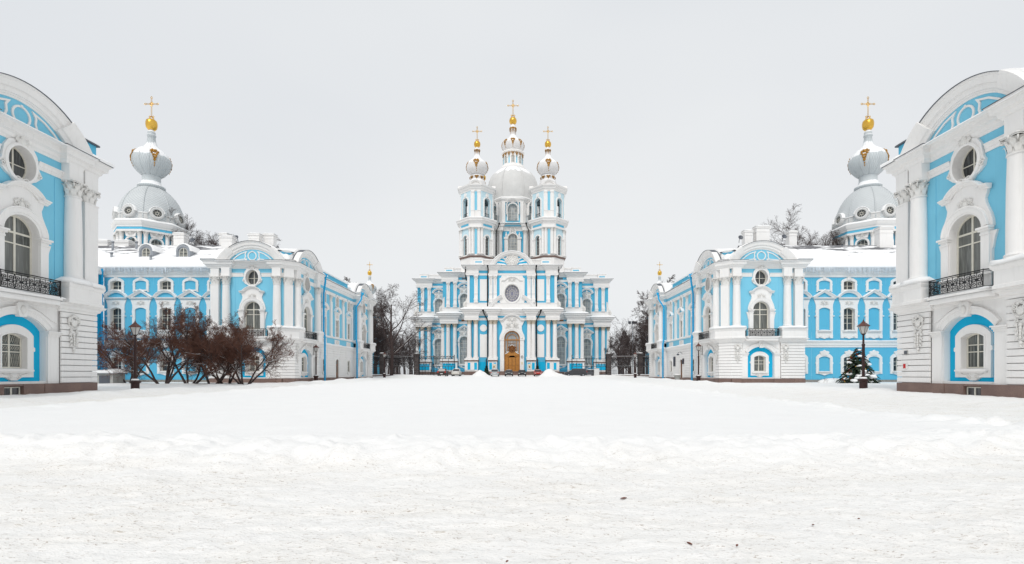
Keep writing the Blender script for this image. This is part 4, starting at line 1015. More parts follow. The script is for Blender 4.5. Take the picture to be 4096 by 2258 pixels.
# ---- near blocks: only the far end pavilion of each stands in view -----------
def build_near():
    r = root('convent_pavilion', 'near baroque pavilion cut off by right edge, red alarm box on its corner', 'building', (27.1, 28, 0), 'near convent pavilions')
    l = r.location; W_ = lambda p: (p[0]-l[0], p[1]-l[1], p[2] if len(p) > 2 else 0)
    X1 = 27.1; ye = 33.55; yw = 28.55
    put_bay(r, W_((X1, yw)), RZ)
    LB = (21.6, 16.2); gaps = ((23.0-.05, yw-3.6), (17.55, 20.25), (10, 14.85))
    m = MB(); m.box(X1+.01, 36, yw+3.6, ye, ZL-.3, 14.52); part(r, 'upper_wall', m, 'blue_pale')
    for a_, b_ in gaps:
        m = MB(); m.box(X1+.01, 36, a_, b_, ZL-.3, 14.52); part(r, 'upper_wall', m, 'blue_pale')
        m = MB(); m.box(X1+.03, 36, a_, b_ if b_ < 24 else yw-2.4, ZP, 5.3); part(r, 'ground_wall', m, 'white_plaster'); courses(r, [(26.98, a_), (26.98, b_ if b_ < 24 else yw-2.43)])
    m = MB(); m.box(28.2, 36, 10, yw-2.4, ZP, 14.5); part(r, 'inner_wall', m, 'blue_pale')
    for y_ in LB:
        for p in LONG[False]: put(p, r, W_((X1, y_)), RZ)
    m = MB(); m.box(X1+.03, 36, yw+2.4, ye-.05, ZP, 5.3); part(r, 'ground_wall', m, 'white_plaster')
    for y, q in ((yw+3.15, COLM), (yw+4.42, PIER), (yw-3.15, COLM), (yw-4.35, PIER)):
        put(q, r, W_((26.8 if q is COLM else 26.98, y)), RZ); m = MB(); m.box(26.58 if q is COLM else 26.7, 27.4, y-.5, y+.5, ZC+.002, 14.62); part(r, 'frieze_block', m, 'white_plaster')
    G = [(X1, 10), (X1, yw-4.9), (26.95, yw-4.9), (26.95, yw-2.4), (X1, yw-2.4), (X1, yw+2.4), (26.95, yw+2.4), (26.95, ye), (37, ye)]
    m = MB(); m.sweep(G, LEDGE, plan=True); part(r, 'ledge', m, 'white_plaster')
    s = MB(); snow_strip(s, G, .40, ZL, .22, 13, back=.1, droop=.09); part(r, 'snow_cover', s, 'snow', kind='stuff')
    for E in ([(X1, 10), (X1, yw-1.1)], [(X1, yw+1.1), (X1, ye), (37, ye)]):
        m = MB(); m.sweep(E, ARCHT, plan=True); part(r, 'architrave', m, 'white_plaster')
    C = [(X1, 10), (X1, yw-4.9), (26.68, yw-4.9), (26.68, yw-2.55), (X1, yw-2.55), (X1, yw+2.55), (26.68, yw+2.55), (26.68, yw+3.72), (26.82, yw+3.72), (26.82, ye), (37, ye)]
    m = MB(); m.sweep(C, CORN, plan=True); part(r, 'cornice', m, 'white_plaster')
    fl = MB(); fl.sweep(C, [(.50, ZK+.002), (.61, ZK+.002), (.61, ZK+.035), (.50, ZK+.035)], plan=True); part(r, 'flashing', fl, 'dark_metal')
    bay_pedestal_front(r, [(27.2, yw+2.35), (26.32, yw+2.35), (26.32, yw+3.78), (26.5, yw+3.78), (26.5, ye), (29, ye)], 22)
    bay_pedestal_front(r, [(27.2, yw-5), (26.32, yw-5), (26.32, yw-2.35), (27.2, yw-2.35)], 23)
    courses(r, [(26.95, yw+2.43), (26.95, ye), (36, ye)])
    plinth(r, [(26.95, 10), (26.95, yw-1.1)]); plinth(r, [(26.95, yw-.0), (26.95, ye), (30, ye)])
    m = MB(); m.box(27.06, 27.4, yw-1.1, yw, -.4, .7); part(r, 'cellar_wall', m, 'granite')
    w = window(.5, -.1, .62, 0, 2, (), .0, .05, .05, pmat='pane_tower'); put(w, r, W_((27.04, yw-.55)), RZ)
    m = MB(); m.box(26.84, 27.4, yw-1.1, yw, .66, ZP-.004); part(r, 'granite_lintel', m, 'granite')
    K = P('console', console(.85, 2.3, .02), 'stucco')
    put(K, r, W_((26.88, yw+3.25, 5.0)), RZ); put(K, r, W_((26.88, yw-3.25, 5.0)), RZ)
    barrel_snow(r, 26.1, 36, 20, 34.1, (('y', yw),), 15.44, seed=9)
    m = MB(); m.box(27.2, 28.4, ye-.9, ye+.35, 15.5, 16.75); part(r, 'roof_hatch', m, 'blue_mid'); m = MB(); m.box(27.05, 28.6, ye-1.05, ye+.5, 16.75, 16.84); part(r, 'hatch_lid', m, 'dark_metal')
    s = MB(); snow_strip(s, [(28.55, ye+.48), (27.1, ye+.48)], 1.4, 16.84, .16, 4); part(r, 'snow_cover', s, 'snow', kind='stuff')
    # snow on the lower cornice of the pediment foot
    s = MB(); snow_strip(s, [(26.68, yw+2.6), (26.68, ye)], .54, ZK+.035, .12, 5, back=.6); part(r, 'snow_cover', s, 'snow', kind='stuff')
    return r
NEAR_R = build_near()
NEAR_L = copy_tree(NEAR_R); NEAR_L.location = (-27.1, 28, 0); NEAR_L.scale = (-1, 1, 1)
for zz0, zz1 in ((1.76, 2.55), (2.70, 3.0), (3.08, 3.6)):
    for u0, u1 in ((-.6, -.08), (.08, .6)):
        m = MB(); n_ = 4
        for k_ in range(2):
            pts = [(u0+(u1-u0)*i/n_, .735, zz0+.06+(zz1-zz0-.12)*((i+k_) % 2)) for i in range(n_+1)]; m.tube(pts, .012, 4)
        put(P('window_lattice', m, 'cream_frame'), NEAR_L, (-.155, .55, 0), RZ)
NEAR_L['label'] = 'near baroque pavilion cut off by left edge, lattice curtain in ground window'
# ================================================================== the church
def cross(h, w, r=.05, label=None):
    """openwork gilded cross with ringed ends and a sunburst, origin at its foot"""
    m = MB(); zc = h*.68
    for q in (-r*1.6, r*1.6):
        m.tube([(q, 0, h*.12), (q, 0, h*.93)], r*.8, 4); m.tube([(-w*.45, 0, zc+q), (w*.45, 0, zc+q)], r*.8, 4)
    for x, z in ((0, h*.95), (-w*.47, zc), (w*.47, zc)): m.tube([(a, 0, b) for a, b in oval(x, z, w*.07, w*.07, 10)]+[(x+w*.07, 0, z)], r, 4); m.ell(x+(0 if x == 0 else math.copysign(w*.06, x)), 0, z+(w*.08 if x == 0 else 0), r*1.6, r*1.6, r*1.6, 6, 4)
    m.tube([(a, 0, b) for a, b in oval(0, zc, w*.11, w*.11, 14)]+[(w*.11, 0, zc)], r*1.1, 4)
    for i in range(8):
        a = PI/8+i*PI/4; m.tube([(w*.11*math.cos(a), 0, zc+w*.11*math.sin(a)), (w*.21*math.cos(a), 0, zc+w*.21*math.sin(a))], [r*.9, r*.2], 4)
    for s in (-1, 1):
        m.tube([(s*w*.2, 0, 0), (s*w*.13, 0, h*.09), (s*w*.02, 0, h*.13)], r*1.4, 5); m.tube([(0, s*w*.2, 0), (0, s*w*.13, h*.09), (0, s*w*.02, h*.13)], r*1.4, 5); m.tube(spiral(s*w*.13, h*.13, w*.08, 1.1, -PI/2, s, 0), r, 4)
    return m
def gilt_swag(r, z, n, L, w, bulge, seed=0):
    return [(gilt_one(z, L, w, bulge), n)]
def gilt_one(z, L, w, bulge):
    """one gilded pendant on the side facing -y: a rosette, curling leaves, a tapering drop"""
    m = MB(); rr = random.Random(int(z*10+L*100))
    def bl(u, zz, k, h): q = bulge(zz)+.03; m.ell(u, -q, zz, k, k*.55, h, 7, 5)
    bl(0, z-L*.12, w*.42, L*.11)
    for sg in (-1, 1):
        for j, (t, u, k) in enumerate(((.02, .34, .22), (.12, .62, .26), (.24, .50, .22), (.34, .26, .20), (.48, .20, .16), (.62, .15, .13))):
            bl(sg*w*u*rr.uniform(.85, 1.1), z-L*t, w*k*rr.uniform(.85, 1.2), L*.065*rr.uniform(.8, 1.3))
        m.tube([(sg*w*.1, -bulge(z-L*.3)-.06, z-L*.3), (sg*w*.42, -bulge(z-L*.38)-.08, z-L*.38), (sg*w*.2, -bulge(z-L*.52)-.06, z-L*.52)], w*.07, 5)
    for t in (.34, .5, .66, .8, .93): bl(0, z-L*t, w*(.24-.16*t), L*.075)
    return m
def pendants(specs):
    """[(name, swag)] -> [(prototype, angle)]"""
    out = []
    for nm, sw in specs:
        for mb, n in sw:
            p = P(nm, mb, 'gilt_dark', kind=None); out += [(p, 2*PI*i/n) for i in range(n)]
    return out
def prof_r(prof): 
    zs = [z for r_, z in prof]; rs = [r_ for r_, z in prof]
    return lambda z: float(np.interp(z, zs, rs))

def window_hood(hw, z0, zs, zt, tri, ww, rev=.45):
    """tall church window surround with shaped shoulders and a pediment"""
    m = MB(); H = zt-zs-hw
    half = [(hw+.28, z0-.35), (hw+.28, zs-.1), (hw+.5, zs), (hw+.42, zs+hw*.45), (hw+.16, zs+hw*.9), (hw*.86, zs+hw+H*.18), (hw*.9, zs+hw+H*.32), (ww*.82, zs+hw+H*.5)]
    inner = [(hw, z0)]+arc(0, hw, zs, hw, 14)[::-1]+[(-hw, z0)]
    ring = half+[(-a, b) for a, b in reversed(half)]
    m.plate(ring, [arch(0, hw, z0, zs, hw, 14)], 0, .22); m.reveal(arch(0, hw, z0, zs, hw, 14), .01, rev)
    m.sweep(arc(0, hw+.02, zs, hw, 14), [(0, .2), (0, .34), (.14, .38), (.3, .42), (.34, .2)])
    zb = zs+hw+H*.5
    m.sweep([(-ww, zb), (ww, zb)], [(0, 0), (0, .2), (.1, .35), (.2, .4), (.2, 0)])
    path = [(-ww-.1, zb+.2), (0, zt), (ww+.1, zb+.2)] if tri else arc(0, ww+.05, zb+.16, zt-zb-.16, 14)
    m.sweep(path, [(-.3, 0), (-.3, .3), (-.1, .4), (0, .5), (.1, .52), (.1, 0)])
    for s in (-1, 1): m.fbox(*sorted((s*(hw+.0), s*(hw+.5))), .0, .42, zs-.25, zs-.02); m.plate([(s*a, b) for a, b in ((hw+.27, zs-.3), (hw+.55, zs-.4), (hw+.3, zs-1.8))], [], 0, .12)
    m.fbox(-hw-.35, hw+.35, 0, .4, z0-.3, z0-.06)
    c = cartouche(ww*1.5, H*.55, .2, 5); c.xf(Matrix.Translation((0, 0, zs+hw+H*.22)))
    c2 = MB(); leaf(c2, 0, zb+.25, PI/2, max(.4, (zt-zb)*.5), .5, .12, .12)
    for s in (-1, 1): c2.tube([(s*.2, -.15, zb+.35), (s*.5, -.18, zb+.45), (s*ww*.6, -.15, zb+.3)], .09, 5)
    sn = MB(); sn.sweep(path, [(.09, 0), (.09, .54), (.16, .48), (.18, 0)]); fsnow(sn, -hw-.3, hw+.3, .42, z0-.058, .12, hw)
    o = MB(); o.plate([(-hw-.3, z0-.4), (hw+.3, z0-.4), (hw*.8, z0-.75), (hw*.35, z0-.85), (0, z0-1.05), (-hw*.35, z0-.85), (-hw*.8, z0-.75)][::-1], [oval(0, z0-.62, hw*.5, .16, 12)], 0, .16)
    return P('window_surround', m, 'white_plaster', [P('cartouche', c, 'stucco'), P('pediment_ornament', c2, 'stucco'), P('apron', o, 'white_plaster'), P('snow_cover', sn, 'snow', kind='stuff')])

def herm(w=.85, z0=18.15, z1=24.6):
    """upper-storey scrolled pilaster"""
    m = MB(); h = w/2
    m.fbox(-h*1.15, h*1.15, 0, .62, z0, z0+.3)
    prof = [(.0, z0+.3), (.58, z0+.3), (.66, z0+.7), (.5, z0+1.2), (.36, z0+1.7), (.42, z0+2.0), (.48, z0+2.15), (.46, z0+2.3), (.3, z0+2.35), (.3, z1-.3), (0, z1-.3)]
    lo = [(-h, -d, z) for d, z in prof]; hi = [(h, -d, z) for d, z in prof]; n = len(prof)
    m.add(lo+hi, [tuple(range(n)), tuple(range(2*n-1, n-1, -1))]+[(i, (i+1) % n, n+(i+1) % n, n+i) for i in range(n)])
    m.fbox(-h*1.25, h*1.25, 0, .5, z1-.3, z1)
    for s in (-1, 1): m.tube([(s*h*1.02, -.5-.0, z0+.75)]+[(s*h*1.02, y, z) for (_, y, z) in [(0, -.5+.18*math.cos(a), z0+.75+.18*math.sin(a)) for a in (0, 1, 2, 3, 4, 5)]], .07, 5)
    c = MB()
    for i in range(5): c.ell(0, -.34, z1-.6-.36*i, .17-.02*i, .1, .2, 6, 4)
    for s in (-1, 1): c.tube(spiral(s*h*.8, z1-.5, .2, 1.3, PI/2, s, .42), .06, 5); leaf(c, 0, z1-.9, PI/2+s*.7, .5, .22, .32, .1)
    return P('pilaster', m, 'white_plaster', [P('pilaster_ornament', c, 'stucco')])

GT = 1.0
def church():
    r = root('church', 'large blue and white baroque church with bell towers and gilded crosses at centre', 'church', (0, 140, GT))
    l = r.location; W_ = lambda p: (p[0]-l[0], p[1]-l[1], (p[2] if len(p) > 2 else 0)-l[2])
    COLC = column(.52, 5.0, 14.0, .98, 16, capmat='aged_stucco'); HERM = herm()
    wl = window(1.13, 3.82, 9.7, 1.14, 3, (4.9, 5.95, 7.0, 8.05, 9.1, 9.7), .45, .09, .06, 'cream_frame', 'pane_church')
    wu = window(1.03, 17.55, 20.55, 1.04, 3, (18.4, 19.4, 20.55), .45, .09, .06, 'cream_frame', 'pane_church')
    HL = window_hood(1.15, 3.8, 9.7, 13.6, True, 1.75); HU = window_hood(1.05, 17.5, 20.55, 24.3, False, 1.65)
    LC = [(-.4, 15.1), (.1, 15.1), (.15, 15.4), (.45, 15.55), (.5, 15.95), (.85, 16.1), (.95, 16.4), (-.4, 16.4)]
    LA = [(-.3, 14.0), (.06, 14.0), (.08, 14.4), (.18, 14.5), (.18, 14.58), (-.3, 14.58)]
    LF = [(-.3, 14.58), (.03, 14.58), (.03, 15.1), (-.3, 15.1)]
    UC = [(-.4, 25.8), (.1, 25.8), (.15, 26.0), (.4, 26.15), (.45, 26.4), (.8, 26.55), (.9, 26.8), (-.4, 26.8)]
    UA = [(-.3, 24.6), (.06, 24.6), (.1, 25.0), (.16, 25.1), (-.3, 25.1)]
    UF = [(-.3, 25.1), (.03, 25.1), (.03, 25.8), (-.3, 25.8)]
    SN = [(.95, 0), (.98, .12), (.8, .28), (.2, .55), (-.9, .75), (-.9, 0)]
    def path(xe, Y, groups, e, back, outer):
        """right-to-left plan path; the last group wraps the corner"""
        half = []; g = sorted(groups)
        for i, (a, b) in enumerate(g):
            if i == len(g)-1: half += [(a, Y), (a, Y-e), (xe+e*.55, Y-e), (xe+e*.55, Y+1.2), (xe, Y+1.2), (xe, back)]
            else: half += [(a, Y), (a, Y-e), (b, Y-e), (b, Y)]
        return half
    secs = [dict(Y=118.0, xe=10.6, cols=(4.0, 5.0, 8.5, 10.06), groups=((3.4, 5.6), (7.9, 10.6)), herm=(4.0, 5.0, 8.5), win=None, back=126.3, inner=0),
            dict(Y=126.3, xe=17.6, cols=(14.45, 16.15), groups=((13.7, 17.6),), herm=(14.45, 16.2), win=12.15, back=134.8, inner=10.6),
            dict(Y=134.8, xe=25.7, cols=(22.5, 24.25), groups=((21.7, 25.7),), herm=(22.5, 24.3), win=19.9, back=150, inner=17.6)]
    for S in secs:
        Y = S['Y']; xe = S['xe']; back = S['back']; x0 = S['inner']; bm = 'blue_church'
        # side walls and body
        for s in (-1, 1):
            m = MB(); m.box(*sorted((s*(xe-.5), s*(xe-.01))), Y+.5, back+.2, GT, 26.6); part(r, 'side_wall', m, bm)
            if S['win']:
                loop = rect(s*x0 if s > 0 else -xe, xe if s > 0 else -x0, GT, 26.6); cx = s*S['win']
                m = MB(); m.wall(loop, [arch(cx, 1.15, 3.8, 9.7, 1.15, 14), arch(cx, 1.05, 17.5, 20.55, 1.05, 14)], 0)
                m.xf(Matrix.Translation((0, Y, 0))); part(r, 'front_wall', m, bm)
                o = W_((cx, Y)); put(HL, r, o); put(HU, r, o); put(wl, r, o); put(wu, r, o)
                # vent grille in the frieze
                m = MB(); m.box(cx-.75, cx+.75, Y-.1, Y, 14.66, 15.05); part(r, 'vent_grille', m, 'wood_dark') if Y < 130 else None
                m = MB(); m.box(cx-.55, cx+.55, Y-.1, Y, 25.25, 25.65); part(r, 'vent_grille', m, 'dark_metal') if Y < 130 else None
        # columns and upper pilasters
        for s in (-1, 1):
            for x in S['cols']: put(COLC, r, W_((s*x, Y-.55)))
            if Y > 120: put(COLC, r, W_((s*(xe-.02), Y+.35)))
            for x in S['herm']: put(HERM, r, W_((s*x, Y)))
            # big side volute at the foot of the upper storey
            m = MB(); q = xe-.25
            m.plate([(s*a, b) for a, b in ((q-.2, 17.1), (q+1.0, 17.1), (q+1.2, 17.6), (q+1.05, 18.3), (q+.6, 18.6), (q+.3, 19.3), (q+.1, 20.6), (q-.2, 20.8))], [], -.6, .1); m.tube(spiral(s*(q+.6), 17.85, .5, 1.6, PI/2, s, .12), .13, 6)
            m.xf(Matrix.Translation((0, Y, 0))); part(r, 'volute', m, 'stucco')
        # storey mouldings: one run per side so that they stop at the next block
        for nm, prof, e, mt in (('lower_architrave', LA, .95, 'white_plaster'), ('lower_frieze', LF, .95, None), ('lower_cornice', LC, .95, 'white_plaster'), ('upper_architrave', UA, .45, 'white_plaster'), ('upper_frieze', UF, .45, None), ('upper_cornice', UC, .45, 'white_plaster')):
            H = path(xe, Y, S['groups'], e, back, None)
            if x0 == 0: runs = [[(a, b) for a, b in reversed(H)]+[(-a, b) for a, b in H]]
            else: runs = [[(a, b) for a, b in reversed(H)]+[(x0, Y)], [(-x0, Y)]+[(-a, b) for a, b in H]]
            for rn in runs:
                m = MB(); m.sweep(rn, prof, plan=True)
                part(r, nm, m, mt or 'white_plaster')
            if nm == 'lower_frieze':   # blue field between the ressauts
                pass
            if nm in ('lower_cornice', 'upper_cornice'):
                z = 16.4 if nm[0] == 'l' else 26.8
                for rn in runs:
                    m = MB(); m.sweep(rn, [(a*(1 if nm[0] == 'l' else .9), b*(1 if nm[0] == 'l' else .55)) for a, b in SN], plan=True, base=z, smooth=False); part(r, 'snow_cover', m, 'snow', kind='stuff')
                    fl = MB(); fl.sweep(rn, [(.9, z-.03), (.99, z-.03), (.99, z+.02), (.9, z+.02)], plan=True); part(r, 'flashing', fl, 'dark_metal')
        # blue frieze fields
        gs = sorted(S['groups']); fields = []
        if x0 == 0: fields = [(-3.38, 3.38), (5.62, 7.88), (-7.88, -5.62)]
        else: fields = [(x0, gs[0][0]-.02), (-gs[0][0]+.02, -x0)]
        for a, b in fields:
            m = MB(); m.box(a+.03, b-.03, Y-.045, Y, 14.62, 15.06); part(r, 'frieze_panel', m, bm); m = MB(); m.box(a+.03, b-.03, Y-.045, Y, 25.14, 25.76); part(r, 'frieze_panel', m, bm)
        for pa, pb in ([(-xe-.05, xe+.05)] if x0 == 0 else [(x0, xe+.05), (-xe-.05, -x0)]):
            wins = [] if x0 == 0 else [S['win'] if pa >= 0 else -S['win']]
            cuts = [pa]+[q for w_ in wins for q in (w_-1.3, w_+1.3)]+[pb]
            for i in range(0, len(cuts), 2):
                if cuts[i+1]-cuts[i] > .05: m = MB(); m.box(cuts[i], cuts[i+1], Y-.30, Y+.2, 16.45, 17.95); m.box(cuts[i], cuts[i+1], Y-.38, Y+.2, 17.95, 18.12); part(r, 'storey_plinth', m, 'white_plaster')
        # pedestals with panels
        for s in (-1, 1):
            for (a, b) in S['groups']:
                e1 = 1.15; bb = b if b < xe-.1 else xe+.5
                m = MB(); m.box(*sorted((s*(a+.1), s*(bb-.05))), Y-e1, Y+.4, 1.95, 4.35); part(r, 'pedestal', m, 'white_plaster')
                m = MB(); m.box(*sorted((s*(a-.08), s*(bb+.1))), Y-e1-.2, Y+.4, 4.35, 4.62); part(r, 'pedestal_ledge', m, 'granite')
                m = MB(); m.box(*sorted((s*(a-.0), s*(bb+.0))), Y-e1-.1, Y+.4, 4.62, 5.0); part(r, 'pedestal_cap', m, 'white_plaster')
                sn = MB(); snow_strip(sn, [(max(s*(a-.05), s*(bb+.05)), Y), (min(s*(a-.05), s*(bb+.05)), Y)], e1+.18, 4.63, .3, a); part(r, 'snow_cover', sn, 'snow', kind='stuff')
                m = MB(); m.box(*sorted((s*(a-.05), s*(bb+.08))), Y-e1-.18, Y+.4, GT-.2, 1.95); part(r, 'granite_base', m, 'granite')
                xs = [x for x in S['cols'] if a < x < b] if x0 == 0 else [(a+bb)/2]
                for x in xs:
                    hw = .33 if x0 == 0 else (bb-a)/2-.55; m = MB(); m.box(*sorted((s*(x-hw), s*(x+hw))), Y-e1-.012, Y-e1+.1, 2.35, 4.0); part(r, 'pedestal_panel', m, 'blue_deep')
        m = MB(); m.box(-xe-.1, xe+.1, Y-.35, Y+.3, GT-.3, 1.93) if x0 == 0 else [m.box(*sorted((s*x0, s*(xe+.1))), Y-.35, Y+.3, GT-.3, 1.93) for s in (-1, 1)]; part(r, 'granite_base', m, 'granite', kind=None)
        # attic balustrade
        yb = Y+2.2; zb = 27.0 if Y > 120 else 27.3
        for s in (-1, 1):
            xa, xb = (x0+.3, xe-.2) if x0 else (3.5, 9.2)
            pw = 2.3; m = MB(); m.box(*sorted((s*(xb-pw), s*xb)), yb-.4, yb+.4, zb-.6, zb+1.5); m.box(*sorted((s*(xb-pw-.12), s*(xb+.12))), yb-.52, yb+.52, zb+1.5, zb+1.68); part(r, 'attic_pedestal', m, 'white_plaster')
            m = MB(); m.box(*sorted((s*(xb-pw+.35), s*(xb-.35))), yb-.42, yb-.3, zb+.75, zb+1.05); part(r, 'attic_panel', m, 'blue_mid')
            m = MB(); m.box(*sorted((s*xa, s*(xb-pw))), yb-.25, yb+.25, zb-.6, zb+.3); part(r, 'balustrade_foot', m, 'white_plaster')
            m = MB(); m.box(*sorted((s*xa, s*(xb-pw))), yb-.28, yb+.28, zb+1.32, zb+1.52); part(r, 'balustrade_rail', m, 'white_plaster')
            m = MB(); n = int(abs(xb-pw-xa)/.36)
            for i in range(n): m.lathe([(.08, zb+.3), (.13, zb+.55), (.06, zb+.9), (.08, zb+1.32)], 6, s*(xa+(i+.5)*abs(xb-pw-xa)/n), yb, False)
            part(r, 'balusters', m, 'white_plaster', kind='stuff')
            sn = MB(); snow_strip(sn, [(max(s*xa, s*(xb+.1)), yb+.3), (min(s*xa, s*(xb+.1)), yb+.3)], .6, zb+1.52, .14, xa); part(r, 'snow_cover', sn, 'snow', kind='stuff')
        # flat snowy roof of the block
        m = MB(); m.box(-xe+.3, xe-.3, Y+.4, 158, 26.4, 26.95); part(r, 'roof', m, 'snow')
    m = MB(); m.box(-25.2, 25.2, 136, 158, GT, 26.5); part(r, 'body', m, 'blue_church')
    # ---- portal front -------------------------------------------------------
    Y = 118.0; T = lambda mb: mb.xf(Matrix.Translation((0, Y, 0)))
    m = MB(); m.wall(rect(-10.6, 10.6, GT, 26.6), [arch(0, 1.85, 2.0, 9.7, 1.85, 20), oval(0, 20.4, 1.72, 2.06, 32)], 0); part(r, 'front_wall', T(m), 'blue_church')
    m = MB()
    h = [(1.86, 2.0), (2.85, 2.0), (2.85, 9.35), (3.0, 9.7), (2.85, 10.5), (2.5, 11.2), (2.3, 11.9), (2.3, 12.6), (2.65, 13.3), (2.85, 13.75), (1.9, 14.0), (1.0, 14.75), (0, 15.0)]
    outer = h[1:]+[(-a, b) for a, b in reversed(h[1:-1])]; inner = [(1.855, 2.0)]+arc(0, 1.855, 9.7, 1.855, 20)[::-1]+[(-1.855, 2.0)]
    ring = outer+inner[::-1]; m.poly(ring, [], lambda a, b: (a, -.25, b)); m.rim(ring, lambda a, b: (a, 0, b), lambda a, b: (a, -.25, b)); m.reveal(arch(0, 1.855, 2.0, 9.7, 1.855, 20), .01, .6)
    m.sweep(arc(0, 1.88, 9.7, 1.86, 20), [(0, .2), (0, .4), (.3, .45), (.35, .52), (.62, .55), (.66, .2)])
    for s in (-1, 1): m.fbox(*sorted((s*1.9, s*2.78)), .2, .42, 2.0, 9.3); m.fbox(*sorted((s*1.84, s*2.95)), .2, .58, 9.3, 9.62); m.fbox(*sorted((s*1.88, s*2.85)), .2, .48, 8.0, 8.2)
    hp = [(-2.95, 13.75), (-2.1, 13.8)]+arc(0, 2.0, 13.85, 1.15, 14)+[(2.1, 13.8), (2.95, 13.75)]
    m.sweep(hp, [(0, .2), (0, .45), (.15, .6), (.25, .75), (.36, .8), (.36, .2)]); o = part(r, 'portal', T(m), 'white_plaster')
    c = cartouche(3.0, 2.0, .25, 6); c.xf(Matrix.Translation((0, Y, 12.6))); part(r, 'portal_cartouche', c, 'stucco')
    c = cartouche(2.4, 1.0, .25, 8); c.xf(Matrix.Translation((0, Y, 14.2))); part(r, 'portal_cartouche', c, 'stucco')
    sn = MB(); sn.sweep(hp, [(.34, .2), (.34, .82), (.44, .74), (.46, .2)]); part(r, 'snow_cover', T(sn), 'snow', kind='stuff')
    # door: glazed fanlight in wooden tracery, carved leaves below
    d = MB(); yd = -.5
    d.sweep(arch(0, 1.84, 2.0, 9.7, 1.84, 20), [(0, yd), (0, yd+.2), (.24, yd+.2), (.24, yd)], closed=True)
    d.sweep(arc(0, 1.05, 9.5, 1.1, 14), [(0, yd), (0, yd+.15), (.14, yd+.15), (.14, yd)]); d.fbox(-1.8, 1.8, yd, yd+.16, 9.3, 9.55)
    for x in (-1.1, 1.1): d.fbox(x-.07, x+.07, yd, yd+.14, 6.2, 9.5)
    for x in (-.72, -.36, 0, .36, .72): d.fbox(x-.02, x+.02, yd, yd+.08, 6.2, 9.4)
    for z in (7.0, 7.8, 8.6): d.fbox(-1.1, 1.1, yd, yd+.08, z-.02, z+.02)
    dr = part(r, 'door_frame', T(d), 'wood')
    g = MB(); g.poly(arch(0, 1.8, 6.0, 9.7, 1.8, 20), [], lambda a, b: (a, .52, b)); part(r, 'fanlight', T(g), 'pane_church')
    d = MB()
    for s in (-1, 1):
        d.fbox(*sorted((s*.02, s*.82)), yd, yd+.12, 2.0, 5.3); d.fbox(*sorted((s*.86, s*1.68)), yd, yd+.18, 2.0, 5.7)
        d.fbox(*sorted((s*.12, s*.72)), yd+.1, yd+.2, 2.3, 3.1); d.fbox(*sorted((s*.12, s*.72)), yd+.1, yd+.2, 3.4, 5.0); d.fbox(*sorted((s*.98, s*1.56)), yd+.1, yd+.26, 2.3, 3.1); d.fbox(*sorted((s*.98, s*1.56)), yd+.1, yd+.26, 3.4, 5.3)
    d.sweep(arc(0, .85, 5.25, .55, 10), [(0, yd), (0, yd+.3), (.2, yd+.34), (.2, yd)]); d.plate([(-1.75, 5.7), (1.75, 5.7), (1.75, 6.0), (1.2, 6.25), (.7, 6.6), (.55, 7.6), (.3, 8.05), (0, 8.2), (-.3, 8.05), (-.55, 7.6), (-.7, 6.6), (-1.2, 6.25), (-1.75, 6.0)], [], yd, yd+.35)
    part(r, 'door', T(d), 'wood')
    c = cartouche(1.7, 1.7, yd+.35, 4); c.xf(Matrix.Translation((0, Y, 7.2))); part(r, 'door_carving', c, 'wood_dark')
    sn = MB()
    for s in (-1, 1): sn.tube([(s*1.7, .1, 6.08), (s*1.2, .1, 6.32), (s*.72, .1, 6.68)], [.07, .1, .05], 6); sn.ell(s*1.2, .05, 6.6, .14, .1, .12, 8, 5)
    sn.tube([(-.5, .1, 7.75), (-.3, .1, 8.1), (0, .1, 8.25), (.3, .1, 8.1), (.5, .1, 7.75)], .07, 6); part(r, 'snow_cover', T(sn), 'snow', kind='stuff')
    for z0, z1, hw in ((GT-.2, 1.3, 4.4), (1.3, 1.6, 3.8), (1.6, 1.98, 3.2)):
        m = MB(); m.box(-hw, hw, Y-1.2-(4.6-hw)*0-(2.2-(z1))*1.4, Y+.5, z0, z1); part(r, 'step', m, 'granite')
    # side panels with discs
    for s in (-1, 1):
        m = MB(); m.fbox(s*10.28-.28, s*10.28+.28, 0, .2, 18.15, 24.6); part(r, 'corner_strip', T(m), 'white_plaster')
        m = MB(); m.plate([(s*6.76-.83, 5.3), (s*6.76+.83, 5.3)]+[(s*6.76+.83-.0, 10.6)]+[(s*6.76+.83*math.cos(t), 11.0-.35*math.sin(t)) for t in (0.4, .9, 1.57, 2.2, 2.74)]+[(s*6.76-.83, 10.6)], [], 0, .09); part(r, 'wall_panel', T(m), 'white_plaster')
        m = MB(); m.plate(oval(s*6.76, 12.2, .82, .82, 28), [], 0, .09); part(r, 'wall_disc', T(m), 'white_plaster')
        m = MB(); m.plate(rect(s*6.76-.83, s*6.76+.83, 18.6, 23.7), [], 0, .09); part(r, 'wall_panel', T(m), 'white_plaster')
        m = MB(); m.box(s*6.76-1.0, s*6.76+1.0, Y-.012, Y+.1, 2.1, 4.2); part(r, 'base_panel', m, 'blue_deep')
        A = [(s*5.9*math.sin(t), 14.6+5.9*math.cos(t)) for t in np.linspace(1.25, .44, 12)]
        if s > 0: A = A[::-1]
        m = MB(); m.sweep(A if s < 0 else A, [(-.75, 0), (-.75, .4), (-.5, .5), (-.45, .75), (-.1, .9), (0, 1.0), (0, 0)]); part(r, 'broken_pediment', T(m), 'white_plaster')
        sn = MB(); sn.sweep(A, [(-.01, 0), (-.01, 1.05), (.1, .9), (.14, .2), (.14, 0)]); part(r, 'snow_cover', T(sn), 'snow', kind='stuff')
